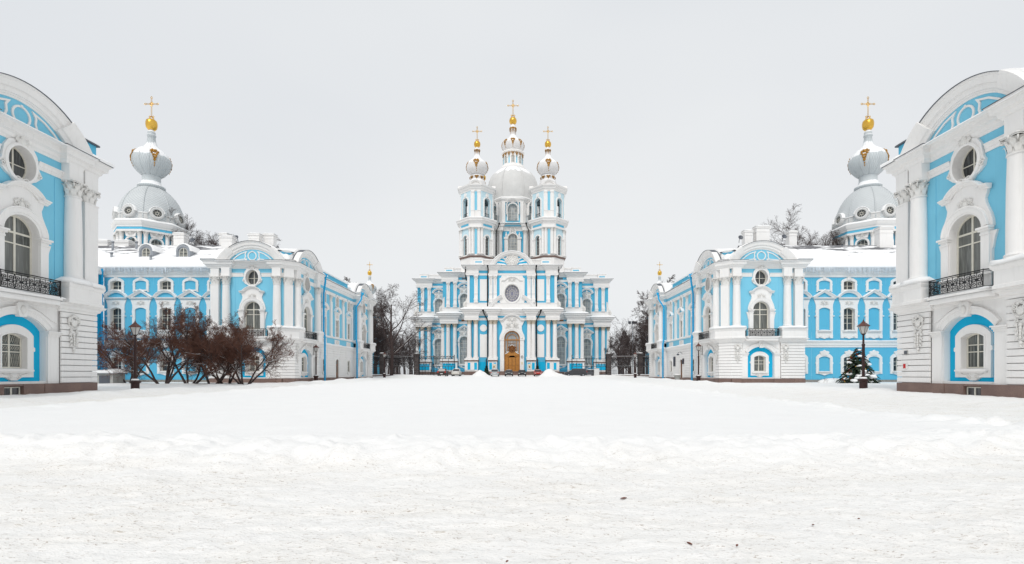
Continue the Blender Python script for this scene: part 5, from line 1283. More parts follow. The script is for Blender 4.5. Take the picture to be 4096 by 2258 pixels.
        m = MB(); m.box(s*4.15-.42, s*4.15+.42, 116.79, 116.825, 2.42, 3.75); part(r, 'poster_frame', m, 'white_box'); m = MB(); m.box(s*4.15-.34, s*4.15+.34, 116.78, 116.8, 2.7, 3.6); part(r, 'poster', m, 'poster'); m = MB(); m.box(s*4.15-.16, s*4.15+.06, 116.772, 116.781, 2.8, 3.25); part(r, 'poster_print', m, 'leaf_brown')
        pipe(r, [(s*6.75, 116.9, 16.3), (s*6.6, 117.0, 15.6), (s*5.72, 117.4, 14.0), (s*5.72, 117.4, 5.2), (s*6.0, 116.9, 4.6), (s*6.0, 116.9, 1.4)], .14, True, 'black_iron')
        pipe(r, [(s*5.7, 116.9, 26.7), (s*5.6, 117.4, 25.4), (s*5.75, 117.7, 24.5), (s*5.75, 117.7, 17.3)], .14, True, 'black_iron')
        pipe(r, [(s*10.9, 117.2, 26.6), (s*11.0, 117.6, 24.9), (s*10.8, 118.4, 23.5)], .14, True, 'black_iron')
    # oval window with lattice on a white shaped panel
    m = MB(); hh = [(2.9, 17.1), (2.5, 17.2), (2.45, 17.9), (2.95, 18.4), (2.95, 23.9), (2.6, 24.1), (2.45, 24.55)]
    m.plate([(a, b) for a, b in hh]+[(-a, b) for a, b in reversed(hh)], [oval(0, 20.4, 1.72, 2.06, 32)], 0, .14); m.reveal(oval(0, 20.4, 1.72, 2.06, 32), .01, .5)
    m.sweep(oval(0, 20.4, 1.74, 2.08, 32)[::-1], [(0, .12), (0, .3), (.2, .36), (.36, .3), (.4, .12)], closed=True)
    m.sweep([(-2.5, 23.2), (-1.7, 23.3)]+arc(0, 1.6, 23.35, .75, 12)+[(1.7, 23.3), (2.5, 23.2)], [(0, .1), (0, .3), (.15, .42), (.22, .1)]); part(r, 'window_surround', T(m), 'white_plaster')
    c = cartouche(1.8, .9, .16, 2); c.xf(Matrix.Translation((0, Y, 23.5))); part(r, 'cartouche', c, 'stucco')
    m = MB(); dp = -.42
    for a, b in ((1.7, 2.04), (1.25, 1.55), (.72, .95), (.42, .68)): m.sweep(oval(0, 20.4, a, b, 28), [(0, dp), (0, dp+.07), (.07, dp+.07), (.07, dp)], closed=True)
    for i in range(14):
        t = 2*PI*i/14; m.tube([(.74*math.cos(t), -dp-.035, 20.4+.97*math.sin(t)), (1.66*math.cos(t), -dp-.035, 20.4+2.0*math.sin(t))], .032, 4)
    ow = MB(); ow.poly(oval(0, 20.4, 1.7, 2.05, 32), [], lambda a, b: (a, .45, b)); part(r, 'oval_window', T(m), 'cream_frame'); part(r, 'oval_glass', T(ow), 'pane_lilac')
    # great segmental pediment
    A = arc(0, 5.1, 26.82, 3.35, 26)
    m = MB(); m.sweep(A, [(-.85, 0), (-.85, .4), (-.6, .5), (-.5, .8), (-.1, .95), (0, 1.05), (0, -.6), (-.85, -.6)]); part(r, 'pediment', T(m), 'white_plaster')
    m = MB(); m.poly([(x, z) for x, z in arc(0, 4.5, 26.75, 2.8, 20)], [], lambda a, b: (a, -.05, b)); part(r, 'tympanum', T(m), 'blue_deep')
    m = MB(); m.ell(0, -.1, 28.15, 1.75, .35, 1.3, 20, 10)
    for i in range(40):
        a = i*2.4; q = .25+1.3*(i/40)**.5; m.ell(q*math.cos(a), -.38, 28.15+q*.72*math.sin(a), .22, .16, .2, 7, 5)
    part(r, 'tympanum_relief', T(m), 'stucco')
    m = MB()
    for i in range(9):
        a = PI*(.04+.92*i/8); c, s_ = math.cos(a), math.sin(a); b = .07
        m.plate([(1.6*math.cos(a-b), 27.0+1.5*math.sin(a-b)), (3.7*math.cos(a-b*1.2), 27.0+2.5*math.sin(a-b*1.2)), (3.7*math.cos(a+b*1.2), 27.0+2.5*math.sin(a+b*1.2)), (1.6*math.cos(a+b), 27.0+1.5*math.sin(a+b))], [], .04, .14)
    part(r, 'tympanum_rays', T(m), 'white_plaster')
    sn = MB(); sn.sweep(A, [(-.01, -.6), (-.01, 1.08), (.12, .95), (.18, 0), (.16, -.6)]); part(r, 'snow_cover', T(sn), 'snow', kind='stuff')
    # sign and lantern plate by the door
    m = MB(); m.plate(oval(2.35, 5.35, .26, .32, 16), [oval(2.35, 5.35, .18, .23, 16)], .43, .5); part(r, 'wreath_sign', T(m), 'black_iron')
    m = MB(); m.fbox(2.1, 2.55, .43, .47, 3.6, 4.2); part(r, 'notice', T(m), 'poster')

    # ---- bell towers ---------------------------------------------------------
    q2 = math.sqrt(.5); a, t = 4.0, 1.3
    oct_ = [(-t, -a), (t, -a), (a, -t), (a, t), (t, a), (-t, a), (-a, t), (-a, -t)]
    ring8 = [(x, y) for x, y in oct_]         # counter-clockwise: left is inside, so reverse for outward mouldings
    cw = ring8[::-1]
    FL = math.hypot(a-t, a-t)/2               # half width of a diagonal face
    def off(k): return [(x*k, y*k) for x, y in cw]
    tower = []
    add = lambda n, m, mat, kids=(), **kw: tower.append((P(n, m, mat, kids, **kw), (0, 0), 0))
    m = MB(); m.prism([(x*1.02, y*1.02) for x, y in ring8], 26.6, 31.4); add('tower_base', m, 'white_plaster')
    m = MB(); m.sweep(off(1.02), [(-.4, 31.3), (.1, 31.3), (.3, 31.5), (.35, 31.7), (-.4, 31.7)], closed=True, plan=True); add('tower_ledge', m, 'granite')
    m = MB(); m.sweep(off(1.02), [(-.4, 31.7), (.15, 31.7), (.12, 32.1), (-.4, 32.1)], closed=True, plan=True); add('tower_ledge', m, 'white_plaster')
    hole1 = arch(0, .74, 31.9, 36.4, .75, 12); hole2 = arch(0, .95, 42.0, 45.9, .95, 12)
    for (z0, z1, hl, nm) in ((31.4, 39.6, hole1, 1), (41.0, 49.0, hole2, 2)):
        for i in range(4):
            rz = PI/4+i*PI/2; m = MB(); m.wall(rect(-FL, FL, z0, z1), [hl], .7); tower.append((P('tower_wall', m, 'blue_ice'), (0, 0, ((a+t)/2*math.sqrt(2))), rz))
        for i in range(4):
            m = MB(); m.wall(rect(-t, t, z0, z1), [], 0); tower.append((P('tower_wall', m, 'white_plaster'), (0, 0, a), i*PI/2))
    m = frame_plate(.76, 31.9, 36.4, .76, .32, 0, 0, 0, .2); 
    for s in (-1, 1): m.fbox(*sorted((s*.78, s*1.35)), 0, .36, 31.9, 36.1); m.fbox(*sorted((s*.72, s*1.45)), 0, .5, 36.1, 36.5)
    S1 = P('window_surround', m, 'white_plaster'); m = frame_plate(.97, 42.0, 45.9, .97, .3, 0, .0, 0, .2); m.plate(oval(0, 47.6, .5, .55, 12), [], 0, .2); S2 = P('opening_surround', m, 'white_plaster')
    W1 = window(.74, 31.95, 36.4, .75, 2, (32.9, 33.9, 34.9, 35.9), .4, .05, .035, 'cream_frame', 'pane_tower')
    dd = (a+t)/2*math.sqrt(2)
    for i in range(4):
        rz = PI/4+i*PI/2; tower.append((S1, (0, 0, dd), rz)); tower.append((W1, (0, 0, dd), rz)); tower.append((S2, (0, 0, dd), rz))
    TC = column(.36, 32.1, 38.9, .85, 12); TP = MB()
    TP.fbox(-.42, .42, 0, .26, 41.2, 43.2); TP.fbox(-.34, .34, 0, .2, 43.2, 48.4); TP.fbox(-.48, .48, 0, .36, 43.2, 43.4); TP.fbox(-.45, .45, 0, .32, 48.0, 48.5); TPP = P('pilaster', TP, 'white_plaster')
    ST = MB(); ST.fbox(-.3, .3, 0, .03, 32.1, 38.6); ST.fbox(-.3, .3, 0, .03, 43.4, 48.2); STP = P('blue_strip', ST, 'blue_pale')
    for i in range(4):
        rz = i*PI/2
        for u in (-.78, .78): tower.append((TC, (u, 0, a+.22), rz)); tower.append((TPP, (u, 0, a), rz))
        tower.append((STP, (0, 0, a), rz))
        for u in (-1.72, 1.72): tower.append((TC, (u, 0, dd+.1), rz+PI/4))
    ent = [(-.5, 38.9), (.35, 38.9), (.38, 39.3), (.3, 39.35), (.3, 40.0), (.45, 40.1), (.5, 40.4), (.95, 40.6), (1.0, 40.85), (1.2, 41.1), (1.2, 41.2), (-.5, 41.2)]
    m = MB(); m.sweep(off(1.0), ent, closed=True, plan=True); add('tower_entablature', m, 'white_plaster')
    for i in range(4):
        m = MB(); m.fbox(-1.45, 1.45, .3, .34, 39.45, 39.95); tower.append((P('frieze_panel', m, 'blue_mid'), (0, 0, dd), PI/4+i*PI/2))
    m = MB(); m.sweep(off(1.0), [(1.2, 41.2), (1.22, 41.32), (.9, 41.5), (-.3, 41.9), (-.3, 41.2)], closed=True, plan=True); add('snow_cover', m, 'snow', kind='stuff')
    m = MB(); m.sweep(off(1.0), [(-.5, 48.4), (.1, 48.4), (.15, 48.7), (.4, 48.9), (.5, 49.3), (.85, 49.5), (.95, 49.8), (-.5, 49.8)], closed=True, plan=True); add('tower_cornice', m, 'white_plaster')
    m = MB(); m.add([(x*1.1, y*1.1, 49.8) for x, y in ring8]+[(x*.5, y*.5, 51.2) for x, y in ring8], [(i, (i+1) % 8, 8+(i+1) % 8, 8+i) for i in range(8)], True); m.prism([(x*.98, y*.98) for x, y in ring8], 48.9, 49.2); add('tower_roof', m, 'dome_white')
    for i in range(4):
        m = MB(); m.sweep(arc(0, 1.5, 49.8, 1.15, 12), [(-.3, -.4), (-.3, .4), (0, .6), (0, -.4)]); m.poly(arc(0, 1.3, 49.8, 1.0, 12), [], lambda u, v: (u, -.1, v)); tower.append((P('gable', m, 'white_plaster'), (0, 0, a+.2), i*PI/2))
    for i in range(4):
        m = MB(); m.fbox(-.9, .9, -.06, .0, 42.9, 42.98); 
        for q in range(9): m.fbox(-.9+q*.22, -.87+q*.22, -.05, -.02, 42.0, 42.9)
        tower.append((P('tower_railing', m, 'black_iron'), (0, 0, dd-.2), PI/4+i*PI/2))
    bell = MB(); bell.lathe([(1.0, 44.2), (.85, 44.5), (.62, 45.0), (.5, 45.5), (.3, 45.75), (0, 45.8)], 14); bell.box(-3.4, 3.4, -.12, .12, 45.8, 46.1); bell.box(-.12, .12, -3.4, 3.4, 45.8, 46.1); add('bell', bell, 'dark_metal')
    op = [(2.3, 49.0), (2.2, 50.2), (2.0, 50.8), (1.7, 51.3), (1.85, 51.6), (1.75, 52.0), (1.3, 52.3), (1.9, 52.6), (2.6, 53.4), (2.78, 54.1), (2.65, 54.9), (2.2, 55.7), (1.5, 56.3), (.9, 56.9), (.62, 57.8), (.52, 58.6), (.75, 58.8), (.7, 59.1), (.42, 59.3), (.4, 59.7)]
    m = MB(); m.lathe(op, 24); add('onion_dome', m, 'dome_white')
    for p_, a_ in pendants([('gilded_pendants', gilt_swag(2.8, 55.7, 4, 3.0, .95, prof_r(op))), ('gilded_garland', gilt_swag(1.7, 51.8, 8, 1.0, .75, prof_r(op))), ('gilded_collar', gilt_swag(.7, 58.9, 6, 1.4, .42, prof_r(op)))]): tower.append((p_, (0, 0), a_))
    m = MB(); m.lathe([(.05, 59.55), (.5, 59.65), (.76, 59.95), (.84, 60.4), (.76, 60.85), (.5, 61.15), (.1, 61.25), (0, 61.25)], 20); add('ball', m, 'gold')
    m = cross(3.9, 2.3, .045); m.xf(Matrix.Translation((0, 0, 61.1))); add('cross', m, 'gold')
    for cx, cy, rear in ((-9.1, 128.6, 0), (9.1, 128.6, 0), (-9.1, 150.5, 1), (9.1, 150.5, 1)):
        for p, o3, rz in tower:
            if rear and p.name in ('window', 'window_surround', 'bell', 'tower_railing', 'opening_surround'): continue
            u = o3[0]; dist = o3[2] if len(o3) > 2 else 0
            wx = cx+u*math.cos(rz)+dist*math.sin(rz); wy = cy+u*math.sin(rz)-dist*math.cos(rz)
            put(p, r, W_((wx, wy)), rz, None if p.name in ('onion_dome', 'ball', 'cross', 'gilded_pendants', 'gilded_garland', 'gilded_collar') else (1, 1, .9725))
    # ---- main dome -----------------------------------------------------------
    cy = 139.5
    ap = 6.8; ov = ap/math.cos(PI/8); o8 = [(ov*math.cos(-PI/2-PI/8+i*PI/4), ov*math.sin(-PI/2-PI/8+i*PI/4)) for i in range(8)]
    hw8 = ap*math.tan(PI/8)
    DWN = window(1.26, 42.0, 45.25, 1.27, 3, (42.8, 43.6, 44.4, 45.25), .4, .08, .05, 'cream_frame', 'pane_church')
    m = frame_plate(1.27, 42.0, 45.25, 1.27, .3, 0, 0, 0, .3); m.sweep([(-1.75, 43.6), (-1.72, 45.9)]+arc(0, 1.7, 46.0, 1.65, 12)+[(1.72, 45.9), (1.75, 43.6)], [(-.25, .1), (-.25, .85), (0, 1.1), (.05, .1)]); DSR = P('window_surround', m, 'white_plaster')
    for i in range(8):
        rz = i*PI/4; m = MB(); m.wall(rect(-hw8, hw8, 40.5, 47.9), [arch(0, 1.27, 42.0, 45.25, 1.27, 14)] if i in (0, 1, 7) else [], .3)
        ox, oy = ap*math.sin(rz), -ap*math.cos(rz); put(P('drum_wall', m, 'blue_pale'), r, W_((ox, cy+oy)), rz)
        if i in (0, 1, 7): put(DWN, r, W_((ox, cy+oy)), rz); put(DSR, r, W_((ox, cy+oy)), rz)
        m = MB()
        for s in (-1, 1): m.fbox(*sorted((s*(hw8-.85), s*hw8)), 0, .35, 40.8, 47.0)
        put(P('drum_pilaster', m, 'white_plaster'), r, W_((ox, cy+oy)), rz)
    m = MB(); m.sweep(o8[::-1], [(-.4, 46.9), (.35, 46.9), (.4, 47.25), (.7, 47.5), (.8, 47.8), (-.4, 47.8)], closed=True, plan=True); m.xf(Matrix.Translation((0, cy, 0))); part(r, 'drum_cornice', m, 'white_plaster')
    m = MB(); m.sweep(o8[::-1], [(.8, 47.8), (.8, 48.0), (.3, 48.35), (-.6, 48.6), (-.6, 47.8)], closed=True, plan=True, smooth=True); m.xf(Matrix.Translation((0, cy, 0))); part(r, 'snow_cover', m, 'snow', kind='stuff')
    dp_ = [(7.0, 47.8), (7.3, 49.2), (7.4, 50.4), (7.3, 52.2), (6.95, 53.8), (6.3, 55.3), (5.3, 56.6), (4.2, 57.5), (3.3, 58.0)]
    mid = MB(); mid.lathe(dp_, 32, 0, 0); put(P('main_dome', mid, 'dome_grey'), r, W_((0, cy)))
    m = MB()
    for i in range(8):
        a_ = PI/8+i*PI/4; m.tube([(rr*math.cos(a_)*1.005, rr*math.sin(a_)*1.005, z) for rr, z in dp_], .16, 6)
    put(P('dome_ribs', m, 'dome_grey'), r, W_((0, cy)))
    lp_ = [(3.3, 57.5), (3.55, 57.9), (3.6, 58.3), (3.3, 58.5), (3.1, 58.9), (3.0, 59.1), (2.75, 59.2), (2.72, 61.9), (2.9, 62.2), (3.2, 62.5), (3.2, 62.8), (2.7, 63.0)]
    m = MB(); m.lathe(lp_, 24); put(P('lantern', m, 'white_plaster'), r, W_((0, cy)))
    lw = window(.42, 59.4, 60.9, .42, 2, (59.9, 60.4, 60.9), .0, .06, .05, 'cream_frame', 'pane_church'); ls = MB(); ls.fbox(-.62, .62, -.2, .06, 59.2, 59.35); ls.sweep(arc(0, .5, 60.9, .5, 10), [(0, -.1), (0, .12), (.14, .12), (.14, -.1)]); lsp = P('window_surround', ls, 'white_plaster')
    for i in range(8):
        rz = i*PI/4; put(lw, r, W_((2.78*math.sin(rz), cy-2.78*math.cos(rz))), rz); put(lsp, r, W_((2.74*math.sin(rz), cy-2.74*math.cos(rz))), rz)
        m = MB(); m.fbox(-.16, .16, -.1, .03, 59.2, 61.9); put(P('lantern_strip', m, 'blue_pale'), r, W_((2.74*math.sin(rz+PI/8), cy-2.74*math.cos(rz+PI/8))), rz+PI/8)
    for p_, a_ in pendants([('gilded_garland', gilt_swag(3, 62.5, 16, 1.8, .65, lambda z: 2.8))]): put(p_, r, W_((0, cy)), a_)
    op = [(2.3, 63.0), (2.6, 63.4), (3.0, 64.1), (3.12, 64.8), (2.95, 65.5), (2.4, 66.2), (1.5, 66.8), (1.0, 67.3), (.75, 68.2), (.75, 69.0), (.95, 69.3), (.9, 69.9), (.6, 70.2), (.5, 70.9)]
    m = MB(); m.lathe(op, 24); put(P('onion_dome', m, 'dome_white'), r, W_((0, cy)))
    for p_, a_ in pendants([('gilded_pendants', gilt_swag(3, 66.0, 8, 2.5, .8, prof_r(op))), ('gilded_collar', gilt_swag(.9, 69.9, 8, 1.9, .45, prof_r(op)))]): put(p_, r, W_((0, cy)), a_)
    m = MB(); m.lathe([(.05, 70.85), (.6, 70.95), (.95, 71.4), (1.05, 71.9), (.95, 72.4), (.6, 72.85), (0, 72.95)], 20); put(P('ball', m, 'gold'), r, W_((0, cy)))
    m = cross(4.9, 2.9, .055); m.xf(Matrix.Translation((0, 0, 72.9))); put(P('cross', m, 'gold'), r, W_((0, cy)))
    # ---- gable wall between the towers ----------------------------------------
    Yg = 133.2
    m = MB(); m.wall(rect(-5.2, 5.2, 26.8, 41.2), [arch(0, 1.22, 34.0, 37.5, 1.22, 14)], 0); m.xf(Matrix.Translation((0, Yg, 0))); part(r, 'gable_wall', m, 'blue_church')
    m = MB(); m.box(-5.2, 5.2, Yg+.9, Yg+8, 26.8, 41.0); part(r, 'gable_wall', m, 'blue_church')
    m = frame_plate(1.22, 34.0, 37.5, 1.22, .32, 0, 0, 0, .25, 0, .4)
    for s in (-1, 1): m.fbox(*sorted((s*1.3, s*2.2)), 0, .4, 30, 37.2); m.fbox(*sorted((s*1.2, s*2.35)), 0, .6, 37.2, 37.7); m.lathe([(.2, 37.7), (.3, 38.0), (.3, 38.4), (.12, 38.7), (.16, 38.9), (0, 39.1)], 8, s*1.75, -.35)
    m.sweep([(-.9, 38.8), (-.75, 40.1)]+arc(0, .7, 40.2, .7, 8)+[(.75, 40.1), (.9, 38.8)], [(-.3, 0), (-.3, .3), (0, .4), (.05, 0)]); m.xf(Matrix.Translation((0, Yg, 0))); part(r, 'window_surround', m, 'white_plaster')
    c = cartouche(1.5, 1.6, .1, 3); c.xf(Matrix.Translation((0, Yg, 39.6))); part(r, 'cartouche', c, 'stucco')
    w = window(1.2, 34.05, 37.5, 1.22, 3, (34.9, 35.7, 36.5, 37.5), .4, .08, .05, 'cream_frame', 'pane_church'); put(w, r, W_((0, Yg)))
    GC = column(.62, 30, 39.4, .95, 14)
    for s in (-1, 1):
        for x in (3.35, 4.5): put(GC, r, W_((s*x, Yg-.4)))
        pipe(r, [(s*3.55, Yg-1.5, 41.1), (s*3.7, Yg-1.5, 40.3), (s*4.25, Yg-1.6, 39.2), (s*4.25, Yg-1.6, 28)], .12, True, 'black_iron')
    m = MB(); m.sweep([(5.4, Yg-.9), (2.6, Yg-.9), (2.6, Yg), (-2.6, Yg), (-2.6, Yg-.9), (-5.4, Yg-.9)], [(-.5, 39.4), (.05, 39.4), (.1, 40.3), (.35, 40.5), (.4, 40.9), (.7, 41.2), (-.5, 41.2)], plan=True); part(r, 'gable_cornice', m, 'white_plaster')
    sn = MB(); snow_strip(sn, [(5.4, Yg), (-5.4, Yg)], 1.4, 41.2, .3, 3, back=2.5); part(r, 'snow_cover', sn, 'snow', kind='stuff')
    return r
pane_mat('pane_lilac', (0.20, 0.20, 0.27), (0.24, 0.24, 0.31), 0.2)
CHURCH = church()

# ================================================================== corner churches of the convent
def corner_church():
    r = root('domed_chapel', 'pale grey domed chapel with gilded cross rising behind the right convent roof', 'chapel', (60.9, 85, 0), 'corner chapels of the convent')
    N = 8; apo = 4.3; ov = apo/math.cos(PI/8); hw8 = apo*math.tan(PI/8)
    o8 = [(ov*math.cos(-PI/2-PI/8+i*PI/4), ov*math.sin(-PI/2-PI/8+i*PI/4)) for i in range(8)]
    A = lambda n, m, mat, kids=(), rz=0, dz=0, **k: put(P(n, m, mat, kids, **k), r, (0, 0, dz), rz)
    m = MB(); m.prism([(a*1.25, b*1.25) for a, b in o8], -.5, 17.0); A('body', m, 'blue_mid')
    m = MB(); m.add([(a*1.35, b*1.35, 17.0) for a, b in o8]+[(a*1.02, b*1.02, 18.2) for a, b in o8], [(i, (i+1) % 8, 8+(i+1) % 8, 8+i) for i in range(8)], True); A('lower_roof', m, 'snow')
    CC = column(.32, 20.2, 26.0, .75, 12); WN = window(.75, 20.6, 23.4, .75, 3, (21.3, 22.2, 23.4), .3, .07, .05, 'cream_frame', 'pane')
    s_ = frame_plate(.76, 20.6, 23.4, .76, .26, 0, 0, 0, .22); s_.plate([(-.75, 24.3), (.75, 24.3), (.95, 25.0), (.6, 25.9), (0, 26.3), (-.6, 25.9), (-.95, 25.0)], [], 0, .3); s_.sweep(arc(0, .95, 25.4, .85, 10), [(0, 0), (0, .45), (.16, .5), (.16, 0)])
    c = cartouche(1.3, 1.1, .3, 5); c.xf(Matrix.Translation((0, 0, 25.0))); SR = P('window_surround', s_, 'white_plaster', [P('cartouche', c, 'stucco')])
    wm = MB(); wm.wall(rect(-hw8, hw8, 19.5, 26.9), [arch(0, .76, 20.6, 23.4, .76, 12)], .3); WP = P('drum_wall', wm, 'blue_mid')
    oc = MB(); oc.sweep(oval(0, 0, .62, .62, 18)[::-1], [(0, -.5), (0, .3), (.18, .34), (.36, .25), (.38, -.5)], closed=True)
    og = MB(); og.poly(oval(0, 0, .6, .6, 18), [], lambda a, b: (a, -.1, b)); ob = MB(); ob.sweep(oval(0, 0, .24, .24, 12), [(0, .1), (0, .16), (.06, .16), (.06, .1)], closed=True)
    for i in range(8): t = i*PI/4; ob.tube([(.22*math.cos(t), -.13, .22*math.sin(t)), (.6*math.cos(t), -.13, .6*math.sin(t))], .028, 4)
    osn = MB(); osn.sweep(arc(0, .95, 0.05, .95, 12), [(.02, -.5), (.02, .34), (.12, .3), (.16, -.1), (.14, -.5)], smooth=True)
    OC = P('dome_oculus', oc, 'dome_grey', [P('oculus_glass', og, 'pane'), P('oculus_bars', ob, 'cream_frame'), P('snow_cover', osn, 'snow', kind='stuff')])
    pb = MB(); pb.fbox(-.62, .62, -.6, .25, 28.1, 28.9); pb.fbox(-.7, .7, -.6, .32, 28.9, 29.05); pb.fbox(-.42, .42, .2, .28, 28.3, 28.75); ps = MB(); fsnow(ps, -.68, .68, .3, 29.05, .16, 2, -.4); PB = P('dome_pedestal', pb, 'dome_grey', [P('snow_cover', ps, 'snow', kind='stuff')])
    for i in range(8):
        rz = i*PI/4; d = lambda q: (q*math.sin(rz), -q*math.cos(rz), -1.7)
        e_ = (apo*math.sin(rz), -apo*math.cos(rz), -.75); put(WP, r, e_, rz); put(WN, r, e_, rz); put(SR, r, e_, rz)
        for u in (-1.45, 1.45):
            put(CC, r, (u*math.cos(rz)+(apo+.3)*math.sin(rz), u*math.sin(rz)-(apo+.3)*math.cos(rz), -1.7), rz)
        o = put(OC, r, (4.82*math.sin(rz), -4.82*math.cos(rz), 27.5), rz); o.rotation_euler = (-.10, 0, rz)
        put(PB, r, (4.5*math.sin(rz+PI/8), -4.5*math.cos(rz+PI/8), -1.6), rz+PI/8)
    cwp = o8[::-1]
    m = MB(); m.sweep(cwp, [(-.4, 26.3), (.5, 26.3), (.5, 26.72), (-.4, 26.72)], closed=True, plan=True); A('entablature', m, 'blue_mid', dz=-1.7)
    m = MB(); m.sweep(cwp, [(-.4, 26.72), (.55, 26.72), (.6, 26.95), (.72, 27.1), (.85, 27.4), (.9, 27.6), (-.4, 27.6)], closed=True, plan=True); A('cornice', m, 'white_plaster', dz=-1.7)
    m = MB(); m.sweep(cwp, [(-.4, 26.0), (.60, 26.0), (.62, 26.3), (-.4, 26.3)], closed=True, plan=True); A('architrave', m, 'white_plaster', dz=-1.7)
    m = MB(); m.sweep(cwp, [(.92, 27.6), (.92, 27.75), (.7, 28.0), (0, 28.25), (-.4, 28.25), (-.4, 27.6)], closed=True, plan=True, smooth=True); A('snow_cover', m, 'snow', dz=-1.7, kind='stuff')
    dp_ = [(4.72, 26.0), (4.76, 26.8), (4.68, 27.8), (4.45, 29.0), (4.0, 30.2), (3.4, 31.2), (2.7, 32.0), (2.1, 32.5), (1.8, 32.7)]
    m = MB(); m.lathe(dp_, 40); A('dome', m, 'dome_scales')
    for i in range(8):
        a_ = PI/8+i*PI/4; m = MB(); m.tube([(rr*math.cos(a_)*1.004, rr*math.sin(a_)*1.004, z) for rr, z in dp_], .10, 5); A('dome_rib', m, 'dome_scales')
    m = MB(); m.lathe([(1.7, 32.5), (1.72, 32.7), (2.0, 32.85), (2.02, 33.15), (1.75, 33.3), (1.5, 33.5), (1.33, 34.1), (1.32, 34.9), (1.45, 35.2)], 28); A('neck', m, 'onion_scales')
    op = [(1.35, 34.9), (1.95, 35.4), (2.5, 36.1), (2.8, 36.9), (2.83, 37.6), (2.55, 38.4), (1.9, 39.15), (1.2, 39.65), (.8, 40.2), (.6, 40.9), (.52, 41.6), (.66, 41.75), (.66, 41.95), (.52, 42.1), (.6, 42.3), (.5, 42.55), (.35, 42.7), (.35, 42.95)]
    m = MB(); m.lathe(op, 32); A('onion_dome', m, 'onion_scales')
    for p_, a_ in pendants([('gilded_pendants', gilt_swag(2.9, 38.8, 4, 2.9, .8, prof_r(op)))]): put(p_, r, (0, 0, 0), a_+PI/4)
    for i in range(12):
        a_ = i*PI/6; m = MB(); m.tube([(rr*math.cos(a_)*1.002, rr*math.sin(a_)*1.002, z) for rr, z in op[:12]], .035, 4); A('onion_rib', m, 'onion_scales')
    m = MB(); m.lathe([(.05, 42.75), (.5, 42.8), (.78, 43.15), (.86, 43.55), (.86, 44.0), (.78, 44.35), (.5, 44.6), (0, 44.68)], 22); A('ball', m, 'gold', [P('snow_cover', MB().ell(0, 0, 44.62, .5, .5, .12, 12, 5), 'snow', kind='stuff')])
    m = cross(3.9, 2.2, .045); m.xf(Matrix.Translation((0, 0, 44.6))); A('cross', m, 'gold')
    return r
CHAP = corner_church()
for loc, lab in (((-60.9, 85, 0), 'pale grey domed chapel with gilded cross rising behind the left convent roof'), ((-60.9, 210, 0), 'far chapel onion dome with gilded cross beside the left pavilion gable'), ((60.9, 210, 0), 'far chapel onion dome with gilded cross beside the right pavilion gable')):
    c = copy_tree(CHAP); c.location = loc; c['label'] = lab
